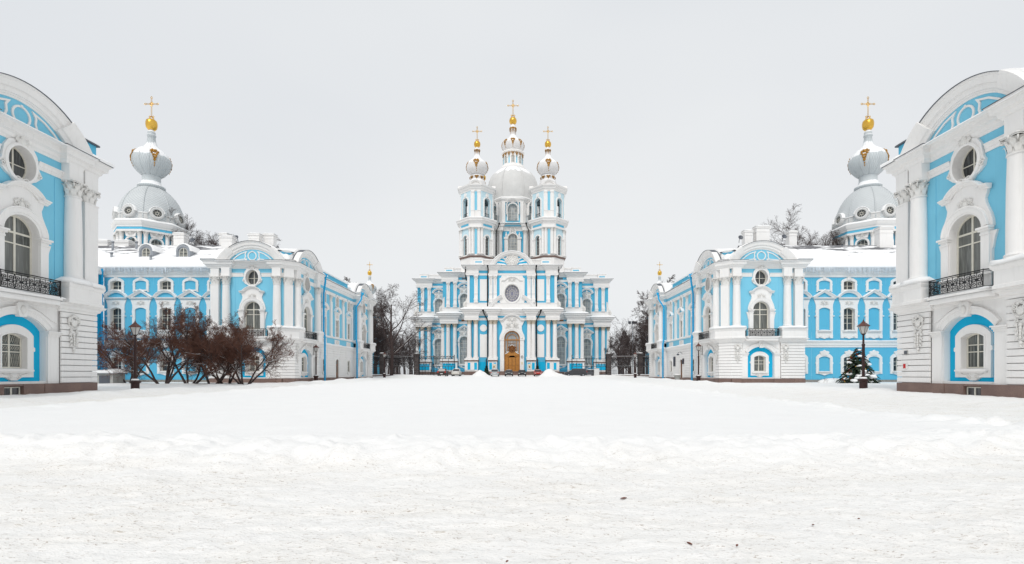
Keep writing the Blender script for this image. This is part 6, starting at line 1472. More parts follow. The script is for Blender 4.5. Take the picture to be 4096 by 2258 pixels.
# ================================================================== snowy ground
GY = [-60, 0, 8, 15, 35, 65, 98, 106, 118, 135, 700]; GZ = [-.22, -.22, -.22, -.12, .06, .27, .60, .82, 1.12, 1.2, 1.2]
PILES = ((-6.4, 103.6, 1.5, 1.6, 1.15), (7.5, 103.4, 1.35, 1.6, 1.2), (9.3, 103.3, 1.7, 1.7, .6), (-11.5, 103, 2.5, 1.8, .12), (12.5, 103.2, 3.5, 1.8, .18), (-21, 102, 5, 2.2, .4), (20, 102.5, 4, 2.2, .38), (-17.5, 104.5, 3, 1.5, .2))
def ground(x, y, fine=True):
    x = np.asarray(x, float); y = np.asarray(y, float)
    z = np.interp(y, GY, GZ)
    e = 1.0*fbm(x*.35, y*.35, 4)+.55*fbm(x*1.3+9, y*1.3, 3)
    # signed distance to the untrodden field (positive inside)
    front = y-(8.6+.9*fbm(x*.16+3, x*0+1.5, 3)+.03*(x-2)**2*np.where(x > 2, .55, .06))
    d = np.minimum(np.minimum(front, 13.6+.03*(y-12)+.0-x), np.minimum(x+17.8, 101-y))+e*1.1
    f = 1/(1+np.exp(-d*3.6))
    z = z+(.14+.15*np.exp(-np.maximum(front, 0)/4.5))*f*np.where(y > 90, np.clip((101-y)/11, .2, 1), 1)
    if fine:
        rim = np.exp(-((d-.4)/1.15)**2)
        lump = np.abs(fbm(x*1.1+5, y*1.1, 4)); z = z+rim*(.12*fbm(x*.8, y*.8+40, 3)+.60*lump*(fbm(x*.5+70, y*.5, 2)+.4)+.42*np.maximum(0, np.abs(fbm(x*1.9+3, y*1.9, 3))-.06)+.16*np.abs(fbm(x*4.3, y*4.3, 3)))
        z = z-.30*rim*np.maximum(0, fbm(x*.9+33, y*.9, 2)-.08)
        z = z+f*(.10*fbm(x*.22, y*.22, 4)+.03*fbm(x*.9, y*1.3, 3))
        tr = (1-f); z = z+tr*(.07*fbm(x*1.4, y*2.0, 4)+.07*np.abs(fbm(x*3.4, y*4.6, 3))+.05*fbm(x*7, y*10, 3)+.03*fbm(x*13, y*17, 2))
    # banks ploughed up along the walls
    for s in (-1, 1):
        q = np.exp(-((np.abs(x)-22.6-1.0*fbm(y*.12+s*5, y*0, 2))/1.3)**2)*(x*s > 0)
        z = z+q*(.22+.5*np.maximum(0, fbm(y*.35+s*9, x*.35, 3)+.1))*np.clip((98-y)/20, 0, 1)*np.clip((y-14)/6, 0, 1)
    for px_, py_, rx, ry, h in PILES:
        z = z+h*np.exp(-(((x-px_)/rx)**2+((y-py_)/ry)**2)**1.2)*(1+.5*fbm(x*.8+px_, y*.8, 4)+.5*np.abs(fbm(x*2.2+px_, y*2.2, 3)))
    wall = np.clip((np.abs(x)-24.2)/1.8, 0, 1)*np.clip((60-y)/10, 0, 1)*np.clip((y-12)/4, 0, 1); z = z+wall*(.16+.35*np.maximum(0, fbm(y*.5+x, x*.4, 3)+.05))
    dirt = (1-f)*np.clip((60-np.maximum(0, y-20))/60, .45, 1)
    lp = np.exp(-((x+20.2+1.2*fbm(y*.1, y*0, 2))/1.2)**2)*np.clip((y-14)/4, 0, 1)*np.clip((75-y)/20, 0, 1); dirt = np.maximum(dirt, 1.3*lp); z = z-.06*lp+.10*lp*np.abs(fbm(x*2.4, y*2.4, 3))
    for s in (-1, 1): dirt = dirt*(1-.7*np.clip((np.abs(x)-21.6)/1.2, 0, 1)*(x*s > 0)*(y > 16))
    return z, dirt
def g_at(x, y): return float(ground(np.array([x]), np.array([y]), True)[0][0])

def np_mesh(name, V, Q, mats, smooth=True):
    me = bpy.data.meshes.new(name); n = len(V); q = len(Q); k = Q.shape[1]
    me.vertices.add(n); me.vertices.foreach_set('co', np.asarray(V, np.float32).ravel())
    me.loops.add(q*k); me.loops.foreach_set('vertex_index', np.asarray(Q, np.int32).ravel())
    me.polygons.add(q); me.polygons.foreach_set('loop_start', np.arange(q, dtype=np.int32)*k)
    me.polygons.foreach_set('use_smooth', np.full(q, smooth)); me.materials.append(MATS[mats]); me.update(calc_edges=True); return me
def axis(parts):
    o = []
    for a, b, s in parts: o.append(np.arange(a, b, s))
    return np.concatenate(o)
gx = axis(((1.5, 9, .075), (9, 16, .12), (16, 30, .3), (30, 70, 2), (70, 760, 60))); gx = np.concatenate([-gx[::-1]+0, np.arange(-1.425, 1.5, .075), gx])
gy = axis(((-60, 0, 8), (0, 2.5, .25), (2.5, 7, .045), (7, 12, .06), (12, 22, .12), (22, 45, .3), (45, 100, .8), (100, 108, .16), (108, 140, 1.5), (140, 760, 40)))
X, Y = np.meshgrid(gx, gy, indexing='ij'); Z, D = ground(X, Y); nx, ny = X.shape
I = np.arange(nx*ny).reshape(nx, ny); Q = np.stack([I[:-1, :-1], I[1:, :-1], I[1:, 1:], I[:-1, 1:]], -1).reshape(-1, 4)
me = np_mesh('ground', np.stack([X, Y, Z], -1).reshape(-1, 3), Q, 'ground_snow')
a = me.attributes.new('dirt', 'FLOAT', 'POINT'); a.data.foreach_set('value', D.ravel().astype(np.float32))
go = bpy.data.objects.new('snowy_ground', me); COL.objects.link(go); go['kind'] = 'structure'; go['label'] = 'snow-covered square with trodden paths round an untouched field'

# ================================================================== bare trees and shrubs
def levels(rng, spec, start, dirs, L0, r0):
    """grow a bare tree level by level; returns [(points, radii, sides)]"""
    out = []; B = len(start)
    def make(p, d, L, r, n, wob, up, taper):
        m = len(p); pts = np.zeros((m, n, 3)); pts[:, 0] = p; cur = d.copy(); st = (L/(n-1))[:, None]
        for i in range(1, n):
            cur = cur+rng.normal(0, wob, (m, 3)); cur[:, 2] += up; cur /= np.linalg.norm(cur, axis=1)[:, None]; pts[:, i] = pts[:, i-1]+cur*st
        t = np.linspace(0, 1, n)[None]; return pts, r[:, None]*(1-taper*t)
    s = spec[0]; P_, R_ = make(start, dirs, L0, r0, s['n'], s['wob'], s['up'], s['taper']); out.append((P_, R_, s['k']))
    Lp = L0
    for s in spec[1:]:
        m = len(P_); c = s['c']; idx = np.repeat(np.arange(m), c); n = P_.shape[1]
        t = np.tile(np.linspace(s['t0'], .99, c), m)+rng.uniform(-.4, .4, m*c)*(1-s['t0'])/c; t = np.clip(t, .05, 1); f = t*(n-1); i0 = np.minimum(f.astype(int), n-2); w = (f-i0)[:, None]
        pos = P_[idx, i0]*(1-w)+P_[idx, i0+1]*w; dr = P_[idx, i0+1]-P_[idx, i0]; dr /= np.linalg.norm(dr, axis=1)[:, None]
        rr = (R_[idx, i0]*(1-w[:, 0])+R_[idx, i0+1]*w[:, 0])*s['r']; rr = np.maximum(rr, s.get('rmin', .006))
        rnd = rng.normal(0, 1, (m*c, 3)); rnd -= dr*np.sum(rnd*dr, 1)[:, None]; rnd /= np.linalg.norm(rnd, axis=1)[:, None]
        a = np.radians(rng.normal(s['ang'], s.get('dang', 10), m*c))[:, None]; d = dr*np.cos(a)+rnd*np.sin(a)
        d[:, 2] += s.get('lift', 0); d /= np.linalg.norm(d, axis=1)[:, None]
        L = Lp[idx]*s['l']*rng.uniform(.65, 1.2, m*c)*(1.15-.55*t); P_, R_ = make(pos, d, L, rr, s['n'], s['wob'], s['up'], s['taper']); out.append((P_, R_, s['k'])); Lp = L
    return out
def skin(branches, name, mat, lo=0, hi=99):
    VV = []; QQ = []; b = 0
    for li, (P_, R_, k) in enumerate(branches):
        if not lo <= li <= hi: continue
        m, n, _ = P_.shape; T = np.gradient(P_, axis=1); T /= np.maximum(1e-9, np.linalg.norm(T, axis=2))[..., None]
        ref = np.where(np.abs(T[:, :1, 2:3]) < .9, np.array([0, 0, 1.]), np.array([1., 0, 0])); x = np.cross(T, ref); x /= np.maximum(1e-9, np.linalg.norm(x, axis=2))[..., None]; y = np.cross(T, x)
        an = np.arange(k)*2*np.pi/k; V = P_[:, :, None]+(x[:, :, None]*np.cos(an)[:, None]+y[:, :, None]*np.sin(an)[:, None])*R_[:, :, None, None]
        I = np.arange(m*n*k).reshape(m, n, k)+b; J = np.roll(I, -1, 2); QQ.append(np.stack([I[:, :-1], J[:, :-1], J[:, 1:], I[:, 1:]], -1).reshape(-1, 4)); VV.append(V.reshape(-1, 3)); b += m*n*k
    return np_mesh(name, np.concatenate(VV), np.concatenate(QQ), mat)
def branch_snow(branches, lmax=2, rmin=.02, name='snow_on_branches'):
    VV = []; QQ = []; b = 0; rng = np.random.RandomState(3)
    for P_, R_, k in branches[:lmax+1]:
        T = np.gradient(P_, axis=1); T /= np.maximum(1e-9, np.linalg.norm(T, axis=2))[..., None]
        slope = np.abs(T[:, :, 2]).mean(1); keep = (slope < .86) & (R_.mean(1) > rmin) & (rng.rand(len(P_)) < .85)
        P2 = P_[keep].copy(); R2 = R_[keep]*(1.05-T[keep][:, :, 2]**2*.6)
        if not len(P2): continue
        P2[:, :, 2] += R_[keep]*.75; R2[:, -1] *= .3; R2[:, 0] *= .6
        VQ = skin([(P2, R2*.62, 5)], 'x', 'snow'); co = np.zeros(len(VQ.vertices)*3); VQ.vertices.foreach_get('co', co); qi = np.zeros(len(VQ.loops), int); VQ.loops.foreach_get('vertex_index', qi); bpy.data.meshes.remove(VQ)
        VV.append(co.reshape(-1, 3)); QQ.append(qi.reshape(-1, 4)+b); b += len(VV[-1])
    return np_mesh(name, np.concatenate(VV), np.concatenate(QQ), 'snow')

def tree_proto(seed, H, trunk_mat='bark', twig_mat='far_twig', fork=.32, dense=1.0, snow=True, rmin=.012, spread=1.0):
    rng = np.random.RandomState(seed)
    sp = [dict(n=9, wob=.05, up=.08, taper=.72, k=8), dict(c=9, t0=fork, ang=44*spread, r=.62, l=.62, n=7, wob=.10, up=.09, taper=.75, k=6), dict(c=6, t0=.22, ang=40, r=.6, l=.55, n=6, wob=.12, up=.05, taper=.75, k=4),
          dict(c=int(6*dense), t0=.15, ang=42, r=.6, l=.55, n=5, wob=.14, up=.03, taper=.7, k=3, rmin=rmin*1.3), dict(c=int(5*dense), t0=.1, ang=40, r=.6, l=.6, n=4, wob=.16, up=.02, taper=.6, k=3, rmin=rmin), dict(c=4, t0=.1, ang=38, r=.7, l=.6, n=3, wob=.15, up=.0, taper=.5, k=3, rmin=rmin*.8)]
    br = levels(rng, sp, np.array([[0, 0, -.3]]), np.array([[.02, .02, 1.]]), np.array([H*.80]), np.array([H*.022]))
    return dict(trunk=skin(br, 'trunk', trunk_mat, 0, 1), crown=skin(br, 'crown', twig_mat, 2, 9), snow=branch_snow(br, 2, .03) if snow else None)
def put_tree(name, pr, label, cat, loc, rz, sc, group, names=('trunk', 'crown')):
    r = root(name, label, cat, loc, group); r.rotation_euler = (0, 0, rz); r.scale = (sc, sc, sc)
    for n, k in (('trunk', 'trunk'), ('crown', 'crown'), ('snow_on_branches', 'snow')):
        if pr[k] is None: continue
        o = bpy.data.objects.new(n, pr[k]); COL.objects.link(o); o.parent = r
        if k == 'snow': o['kind'] = 'stuff'
    return r
TA = tree_proto(4, 20, fork=.30, rmin=.018); TB = tree_proto(9, 18, dense=1.4, fork=.22, rmin=.022); TC_ = tree_proto(21, 16, dense=1.4, fork=.12, spread=1.15, rmin=.022)
TD = tree_proto(33, 27, dense=1.5, fork=.35, rmin=.016, snow=False)
def tp(xp, Y): return (xp-2072)*Y/2000+1.4
TG = 'bare trees beyond the square'
for nm, pr, lab, xp, Y, rz, sc in (
    ('bare_tree', TA, 'tall bare dark tree standing alone behind iron fence left of church', 1566, 108, .6, 1.0),
    ('bare_tree', TB, 'bare tree behind the left gable, its crown over the far chapel', 1480, 122, 2.0, .95),
    ('bare_tree', TB, 'bare tree left of the tall one, close to the left building corner', 1505, 114, 4.4, .70),
    ('bare_tree', TC_, 'low dense bare tree between the tall tree and the church', 1640, 128, 1.1, .62),
    ('bare_tree', TC_, 'dense bare tree behind the fence foot of the tall tree', 1592, 135, 3.1, .66),
    ('bare_tree', TB, 'far thin bare tree seen between tall tree and left gable', 1525, 150, 5.1, .80),
    ('bare_tree', TC_, 'bare tree filling the gap right of the left gable', 1498, 118, 4.9, .95),
    ('bare_tree', TB, 'bare tree overhanging the right building end wall', 2622, 116, .8, .95),
    ('bare_tree', TB, 'large bare tree leaning out behind the right building corner', 2650, 108, 3.6, 1.0),
    ('bare_tree', TC_, 'low dense bare tree just right of the church flank', 2475, 128, .3, .70),
    ('bare_tree', TC_, 'snow-flecked bare tree behind the right gate pier', 2520, 116, 2.4, .58),
    ('bare_tree', TB, 'dense bare tree behind floodlight mast right of church', 2575, 125, 1.4, .72),
    ('bare_tree', TA, 'far bare tree rising right of the floodlight mast', 2605, 140, 5.6, .85),
    ('bare_tree', TD, 'bare treetops showing above left convent roof in front of chapel', 690, 90, .2, .98),
    ('bare_tree', TD, 'bare treetops above left convent roof beside the second dormer', 815, 92, 2.6, .98),
    ('bare_tree', TD, 'bare treetops above left convent roof behind the paired chimneys', 925, 95, 4.2, .93),
    ('bare_tree', TD, 'bare treetops above right convent roof left of the chapel', 3215, 90, 1.9, 1.0),
    ('bare_tree', TD, 'bare treetops above right convent roof touching the chapel drum', 3330, 92, 5.0, .90),
    ('bare_tree', TC_, 'bare twigs over the left long roof before the far gable', 1362, 104, 1.0, 1.22),
    ('bare_tree', TC_, 'bare twigs over the right long roof before the far gable', 2700, 106, 3.9, 1.22)):
    x = tp(xp, Y); put_tree(nm, pr, lab, 'tree', (x, Y, g_at(x, Y)-.1), rz, sc, TG)
# wood far behind, one hazy mass of stems
rng = np.random.RandomState(77)
far = []
for side in (-1, 1):
    n = 60; st = np.stack([side*rng.uniform(24, 75, n), rng.uniform(150, 230, n), np.full(n, 1.0)], 1); d = np.tile([[0, 0, 1.]], (n, 1))+rng.normal(0, .05, (n, 3))
    far += levels(rng, [dict(n=5, wob=.04, up=.1, taper=.7, k=4), dict(c=9, t0=.2, ang=38, r=.55, l=.5, n=4, wob=.1, up=.06, taper=.7, k=3, rmin=.03), dict(c=8, t0=.15, ang=40, r=.6, l=.5, n=3, wob=.1, up=.02, taper=.6, k=3, rmin=.025), dict(c=5, t0=.1, ang=40, r=.6, l=.55, n=3, wob=.1, up=0, taper=.5, k=3, rmin=.02)], st, d, rng.uniform(10, 17, n), rng.uniform(.15, .3, n))
o = bpy.data.objects.new('distant_wood', skin(far, 'distant_wood', 'far_twig')); COL.objects.link(o); tag(o, 'far bare wood seen past both flanks of the church', 'trees', None, 'stuff')

def shrub_proto(seed, lean, nst=5, H=5.2):
    rng = np.random.RandomState(seed); a = rng.uniform(0, 2*np.pi, nst)
    st = np.stack([.35*np.cos(a), .35*np.sin(a), np.full(nst, -.2)], 1); d = np.stack([.55*np.cos(a)+lean+rng.normal(0, .12, nst), .45*np.sin(a), np.full(nst, .62)], 1); d /= np.linalg.norm(d, axis=1)[:, None]
    sp = [dict(n=8, wob=.10, up=.03, taper=.6, k=7), dict(c=6, t0=.32, ang=38, r=.66, l=.62, n=6, wob=.13, up=.08, taper=.65, k=5), dict(c=6, t0=.2, ang=42, r=.6, l=.62, n=5, wob=.15, up=.06, taper=.65, k=4), dict(c=6, t0=.15, ang=42, r=.6, l=.58, n=4, wob=.16, up=.05, taper=.6, k=3, rmin=.010), dict(c=6, t0=.1, ang=40, r=.65, l=.58, n=4, wob=.15, up=.06, taper=.5, k=3, rmin=.0075), dict(c=5, t0=.15, ang=34, r=.8, l=.6, n=3, wob=.12, up=.05, taper=.5, k=3, rmin=.006)]
    br = levels(rng, sp, st, d, H*rng.uniform(.75, 1.0, nst), rng.uniform(.09, .14, nst))
    return dict(trunk=skin(br, 'stems', 'bark', 0, 1), crown=skin(br, 'twigs', 'shrub_twig', 2, 9), snow=branch_snow(br, 3, .013))
SA, SB = shrub_proto(5, -.08, 6, 6.6), shrub_proto(12, .30, 5, 6.4)
SG = 'bare shrubs before the left wing'
for pr, lab, xp, Y, rz, sc in ((SA, 'wide bare brown shrub right behind the near left lamp post', 655, 50, 0.3, 1.0), (SA, 'bare shrub at the left end of the row, against the blue wall', 520, 53, 2.4, .86), (SB, 'bare brown shrub with stems leaning right, second of the row', 760, 50, .0, .95),
                               (SB, 'bare shrub with snow on its leaning stem, before the left pavilion', 850, 50.5, -.35, .92), (SB, 'thin bare shrub between the second and the pavilion shrub', 905, 52, 2.9, .85), (SA, 'rightmost bare shrub, fanning out before the white pavilion base', 975, 50, 1.2, .88)):
    x = tp(xp, Y); r = put_tree('bare_shrub', pr, lab, 'shrub', (x, Y, g_at(x, Y)), rz, sc, SG)

# snow-laden spruce hung with baubles
def spruce(H, rad, seed, snow=True, baubles=True):
    rng = random.Random(seed); nd = MB(); sn = MB(); tr = MB(); tr.tube([(0, 0, -.3), (0, 0, H*.6), (0, 0, H)], [.12, .07, .01], 7); bl = []
    z = .25
    while z < H*.97:
        t = z/H; R_ = rad*(1-t)**.7*(1 if t > .08 else .9)*rng.uniform(.88, 1.08)+.08; n = max(6, int(18*(1-t))+4); a0 = rng.uniform(0, 6)
        for i in range(n):
            a = a0+2*PI*i/n+rng.uniform(-.2, .2); L = R_*rng.uniform(.72, 1.12); zj = z; z = zj+rng.uniform(-.09, .09); c, s = math.cos(a), math.sin(a); pts = []
            for j in range(6): q = j/5; pts.append(Vector((c*L*q, s*L*q, z+.16*L*math.sin(q*2.2)-.38*L*q*q+rng.uniform(-.02, .02))))
            z = zj; tr.tube([tuple(p) for p in pts], [.018, .014, .012, .009, .006, .003], 3)
            for k in range(int(44*L)+8):   # side sprays of needles
                q = rng.uniform(.12, 1); f = q*5; ii = min(4, int(f)); p = pts[ii].lerp(pts[ii+1], f-ii); d = (pts[ii+1]-pts[ii]).normalized(); sd = d.cross(Vector((0, 0, 1))).normalized()*rng.choice((-1, 1))
                w = (d*rng.uniform(.4, 1)+sd*rng.uniform(.3, 1.0)+Vector((0, 0, rng.uniform(-.5, .15)))).normalized()*rng.uniform(.12, .3)
                v = w.cross(Vector((rng.uniform(-1, 1), rng.uniform(-1, 1), 1))).normalized()*.05
                nd.add([tuple(p-v), tuple(p+v), tuple(p+w)], [(0, 1, 2)])
            if snow and rng.random() < .22 and L > .3:
                q = rng.uniform(.5, .85); p = pts[3].lerp(pts[4], rng.random()); k = rng.uniform(.55, 1.15)*min(.33, .14+.16*L)
                for _ in range(2): sn.ell(p.x+rng.uniform(-.14, .14), p.y+rng.uniform(-.14, .14), p.z+.06+rng.uniform(-.03, .06), k*rng.uniform(.8, 1.35), k*rng.uniform(.8, 1.3), k*rng.uniform(.4, .65), 9, 6)
            if baubles and rng.random() < .25: bl.append((tuple(pts[4]+Vector((0, 0, -.1))), rng.choice(('red_box', 'pipe_blue', 'gold', 'leaf_brown'))))
        z += .165+.05*t
    return tr, nd, sn, bl
tr, nd, sn, bl = spruce(4.3, 2.2, 4)
x = tp(3432, 58); r = root('spruce_tree', 'snow-laden spruce with baubles before the right wing windows', 'spruce', (x, 58, g_at(x, 58)-.05))
put(P('trunk', tr, 'bark'), r); put(P('foliage', nd, 'needles'), r); put(P('snow_load', sn, 'snow', kind='stuff'), r)
bb = {m_: P('bauble', MB().ell(0, 0, 0, .1, .1, .105, 8, 6), m_) for m_ in ('red_box', 'pipe_blue', 'gold', 'leaf_brown')}
for p, m_ in bl: put(bb[m_], r, p)
tr, nd, sn, bl = spruce(2.3, .75, 9, False, False); sn.ell(0, -.2, .9, .2, .15, .08); sn.ell(.2, -.1, .5, .25, .2, .08); sn.ell(-.25, -.15, .45, .2, .2, .08)
for xp, lab in ((1946, 'small dark fir by the black downpipe left of the church door'), (2150, 'small dark fir behind the red car right of the church door')):
    x = tp(xp, 114.5); r = root('small_fir', lab, 'fir', (x, 114.5, g_at(x, 114.5)), 'small firs beside the church door')
    me_ = None
    put(P('trunk', tr, 'bark'), r); put(P('foliage', nd, 'needles'), r); put(P('snow_load', sn, 'snow', kind='stuff'), r)
# low snow hummock with twigs beside the spruce
x = tp(3340, 62); rng = np.random.RandomState(2); n = 26
br = levels(rng, [dict(n=4, wob=.12, up=.06, taper=.6, k=3), dict(c=5, t0=.3, ang=35, r=.7, l=.5, n=3, wob=.1, up=.03, taper=.5, k=3, rmin=.005)], np.stack([rng.uniform(-1.6, 1.6, n), rng.uniform(-.3, .3, n), np.zeros(n)], 1), np.stack([rng.normal(0, .4, n), rng.normal(0, .3, n), np.ones(n)], 1)/1.1, rng.uniform(.5, .95, n), np.full(n, .012))
r = root('low_shrub', 'low twiggy shrub half buried in snow left of the spruce', 'shrub', (x, 62, g_at(x, 62)-.05)); put(P('twigs', skin(br, 'twigs', 'shrub_twig'), 'shrub_twig'), r)
hm = MB(); hm.ell(0, .4, .1, 1.9, .8, .55, 18, 8); put(P('snow_cover', hm, 'snow', kind='stuff'), r)

# ================================================================== street lamps
def lamp_proto():
    b = MB(); b.lathe([(.26, -.3), (.26, .55), (.30, .60), (.36, .64), (.36, .72), (.22, .80), (.16, .92), (.14, .98)], 10, smooth=False)
    po = MB(); po.lathe([(.095, .9), (.095, 3.2), (.115, 3.22), (.115, 3.30), (.07, 3.34), (.062, 3.95), (.10, 4.0), (.12, 4.04)], 10)
    fr = MB(); gl = []; n = 6
    r0, r1, z0, z1 = .14, .34, 4.05, 4.62
    for i in range(n):
        a = 2*PI*i/n+.26; fr.tube([(r0*math.cos(a), r0*math.sin(a), z0), (r1*math.cos(a), r1*math.sin(a), z1)], .016, 4)
        b2 = 2*PI*(i+1)/n+.26; g = MB(); k_ = .985; g.add([(r0*k_*math.cos(a), r0*k_*math.sin(a), z0), (r0*k_*math.cos(b2), r0*k_*math.sin(b2), z0), (r1*k_*math.cos(b2), r1*k_*math.sin(b2), z1), (r1*k_*math.cos(a), r1*k_*math.sin(a), z1)], [(0, 1, 2, 3)]); gl.append(P('lamp_pane', g, 'lamp_glass'))
    fr.lathe([(.12, z0-.03), (.16, z0), (.16, z0+.03), (.02, z0+.03)], 6, smooth=False, a0=.26)
    rf = MB(); rf.lathe([(.36, z1-.02), (.42, z1), (.42, z1+.03), (.13, z1+.27), (.11, z1+.33), (.05, z1+.36), (.045, z1+.44), (.02, z1+.46), (.012, z1+.56), (0, z1+.58)], 6, smooth=False, a0=.26)
    s = MB(); s.ell(0, 0, .82, .24, .24, .13, 10, 6)
    return [P('base', b, 'lamp_iron', [P('snow_cover', s, 'snow', kind='stuff')]), P('post', po, 'lamp_iron'), P('lantern', fr, 'lamp_iron', gl), P('lantern_roof', rf, 'lamp_roof')]
plain('lamp_roof', (0.12, 0.045, 0.035), 0.5)
LAMP = lamp_proto()
for xp, Y, zb, lab in ((540.6, 36, .10, 'near street lamp in front of the bare shrubs'), (3453.6, 36.5, .22, 'near street lamp in front of the spruce'), (1264, 68.4, .34, 'street lamp by the blue downpipe of the left building'),
                       (2794, 65, .34, 'street lamp by the blue downpipe of the right building'), (1537.6, 99, .62, 'far street lamp at the end of the left building'), (2541, 98, .62, 'far street lamp at the end of the right building')):
    x = tp(xp, Y); r = root('street_lamp', lab, 'street lamp', (x, Y, zb), 'street lamps round the square')
    for p in LAMP: put(p, r)

# ================================================================== iron fence and gates
FB = MB(); FB.tube([(0, 0, .35), (0, 0, 4.0)], .042, 4); FB = FB.mesh('bar', 'black_iron')
FS = MB(); FS.tube([(0, 0, 2.25), (0, 0, 2.75)], .03, 4); FS.lathe([(.0, 2.62), (.09, 2.72), (.03, 2.86), (.0, 3.0)], 4, smooth=False); FS.tube([(-.14, 0, 2.5), (-.1, 0, 2.68), (0, 0, 2.55), (.1, 0, 2.68), (.14, 0, 2.5)], .025, 4); FS = FS.mesh('spearhead', 'black_iron')
FA = MB(); FA.tube([(a, 0, b) for a, b in arc(0, .26, 4.05, .28, 8)], .04, 4); FA.tube([(-.26, 0, 3.9), (-.26, 0, 4.05)], .04, 4); FA.tube([(a, 0, b) for a, b in oval(0, 4.02, .1, .1, 8)], .025, 4); FA.lathe([(0.05, 4.38), (.07, 4.5), (.02, 4.62), (0, 4.8)], 5, 0.26, 0); FA = FA.mesh('arch_ornament', 'black_iron')
def fence_run(name, label, cat, a, b, group, zb, full=True, ornate=True, bars=True, brace=False, low=False, gap=.26):
    r = root(name, label, cat, (a[0], a[1], zb), group); d = Vector((b[0]-a[0], b[1]-a[1])); L = d.length; r.rotation_euler = (0, 0, math.atan2(d.y, d.x))
    def bx(nm, x0, x1, z0, z1, w=.05): m = MB(); m.box(x0, x1, -w, w, z0, z1); put(P(nm, m, 'black_iron'), r)
    bx('lower_rail', 0, L, .32, .40, .03); bx('middle_rail', 0, L, 2.18, 2.28, .04); bx('upper_rail', 0, L, 3.82, 3.92, .05)
    if ornate: bx('top_rail', 0, L, 4.36, 4.44, .06)
    n = max(1, int(L/gap))
    if bars:
        for i in range(1, n):
            o = bpy.data.objects.new('bar', FB); COL.objects.link(o); o.parent = r; o.location = (L*i/n, 0, 0)
            if full is False and i % 2: o.scale = (1, 1, .56)
    k = max(1, int(L/.62))
    for i in range(k):
        o = bpy.data.objects.new('spearhead', FS); COL.objects.link(o); o.parent = r; o.location = (L*(i+.5)/k, 0, 0)
        if ornate:
            o = bpy.data.objects.new('arch_ornament', FA); COL.objects.link(o); o.parent = r; o.location = (L*(i+.5)/k, 0, 0)
    for x in (0, L): bx('post', x-.07, x+.07, 0.0, 4.75, .07)
    s = MB(); s.box(.0, L, -.05, .07, 4.44, 4.475); s.box(.0, L, -.03, .05, 2.28, 2.30); put(P('snow_cover', s, 'snow', kind='stuff'), r)
    if brace:
        m = MB(); m.tube([(L*.42, 0, 3.0), (L*.35, -1.3, .0)], .06, 5); put(P('brace', m, 'black_iron'), r); bx('post', L*.42-.06, L*.42+.06, 0, 4.6, .07)
    return r
def gate_leaf(label, x0, x1, Y, zb, ornate):
    return fence_run('gate_leaf', label, 'gate', (x0, Y), (x1, Y-1.0), 'open iron gate leaves', zb, full=False, ornate=ornate, bars=True, brace=True, gap=1.1 if not ornate else .62)
Yf = 112.0
pl_ = []
def stone_pier(xp, Y, label, h=5.2):
    x = tp(xp, Y); r = root('gate_pier', label, 'gate pier', (x, Y, g_at(x, Y)-.2), 'rough stone gate piers'); m = MB(); m.box(-.55, .55, -.55, .55, 0, .5); put(P('pier_base', m, 'pier_stone'), r)
    for i in range(7):
        m = MB(); k = .012*((i*5) % 3); m.box(-.47-k, .47+k, -.47-k, .47+k, .5+i*(h-.9)/7+.012, .5+(i+1)*(h-.9)/7); put(P('stone_block', m, 'pier_stone'), r)
    m = MB(); m.box(-.62, .62, -.62, .62, h-.4, h-.15); m.box(-.52, .52, -.52, .52, h-.15, h); put(P('pier_cap', m, 'pier_stone'), r)
    s = MB(); s.ell(0, 0, h, .6, .6, .16, 10, 5); put(P('snow_cover', s, 'snow', kind='stuff'), r)
    return x
xa = stone_pier(1529, 110, 'dark stone gate pier behind the far left street lamp'); xb = stone_pier(1667, Yf, 'dark stone gate pier at the left flank of the church')
xc = stone_pier(2434, Yf, 'dark stone gate pier at the right flank of the church'); xd = stone_pier(2561, 110, 'dark stone gate pier near the end of the right building')
zf = g_at(xb, Yf)-.1
fence_run('iron_fence', 'black iron fence in front of the tall bare tree', 'fence', (xa+.6, 110), (xb-.6, Yf), 'iron fences', zf)
fence_run('iron_fence', 'black iron fence between left building end and its pier', 'fence', (-30.5, 103), (xa-.5, 110), 'iron fences', zf-.1)
fence_run('iron_fence', 'black iron fence in front of the snow-flecked trees right of church', 'fence', (xc+.6, Yf), (xd-.6, 110), 'iron fences', zf, ornate=False)
fence_run('iron_fence', 'black iron fence between right building end and its pier', 'fence', (xd+.5, 110), (30.5, 103), 'iron fences', zf-.1)
gate_leaf('open iron gate leaf with arched top row left of the church', xb+.6, tp(1817, 111), Yf, zf, True)
r_ = gate_leaf('open iron gate leaf with plain wire top right of the church', xc-.6, tp(2288, 111), Yf, zf, False)
# stone kerb walls under the fences
for a, b, lab in (((xa, 110), (xb, Yf), 'snowy low stone wall under the left fence'), ((xc, Yf), (xd, 110), 'snowy low stone wall under the right fence'), ((-30.5, 103), (xa, 110), 'snowy low stone wall beside the left building end'), ((xd, 110), (30.5, 103), 'snowy low stone wall beside the right building end')):
    d = Vector((b[0]-a[0], b[1]-a[1])); L = d.length; r = root('stone_parapet', lab, 'wall', (a[0], a[1], zf-.35), 'low walls under the fences'); r.rotation_euler = (0, 0, math.atan2(d.y, d.x))
    n = int(L/1.6)
    for i in range(n): m = MB(); m.box(L*i/n+.01, L*(i+1)/n-.01, -.32, .32, 0, .62); put(P('stone_block', m, 'granite'), r)
    s = MB(); snow_strip(s, [(L, .34), (0, .34)], .7, .62, .16, L); put(P('snow_cover', s, 'snow', kind='stuff'), r)
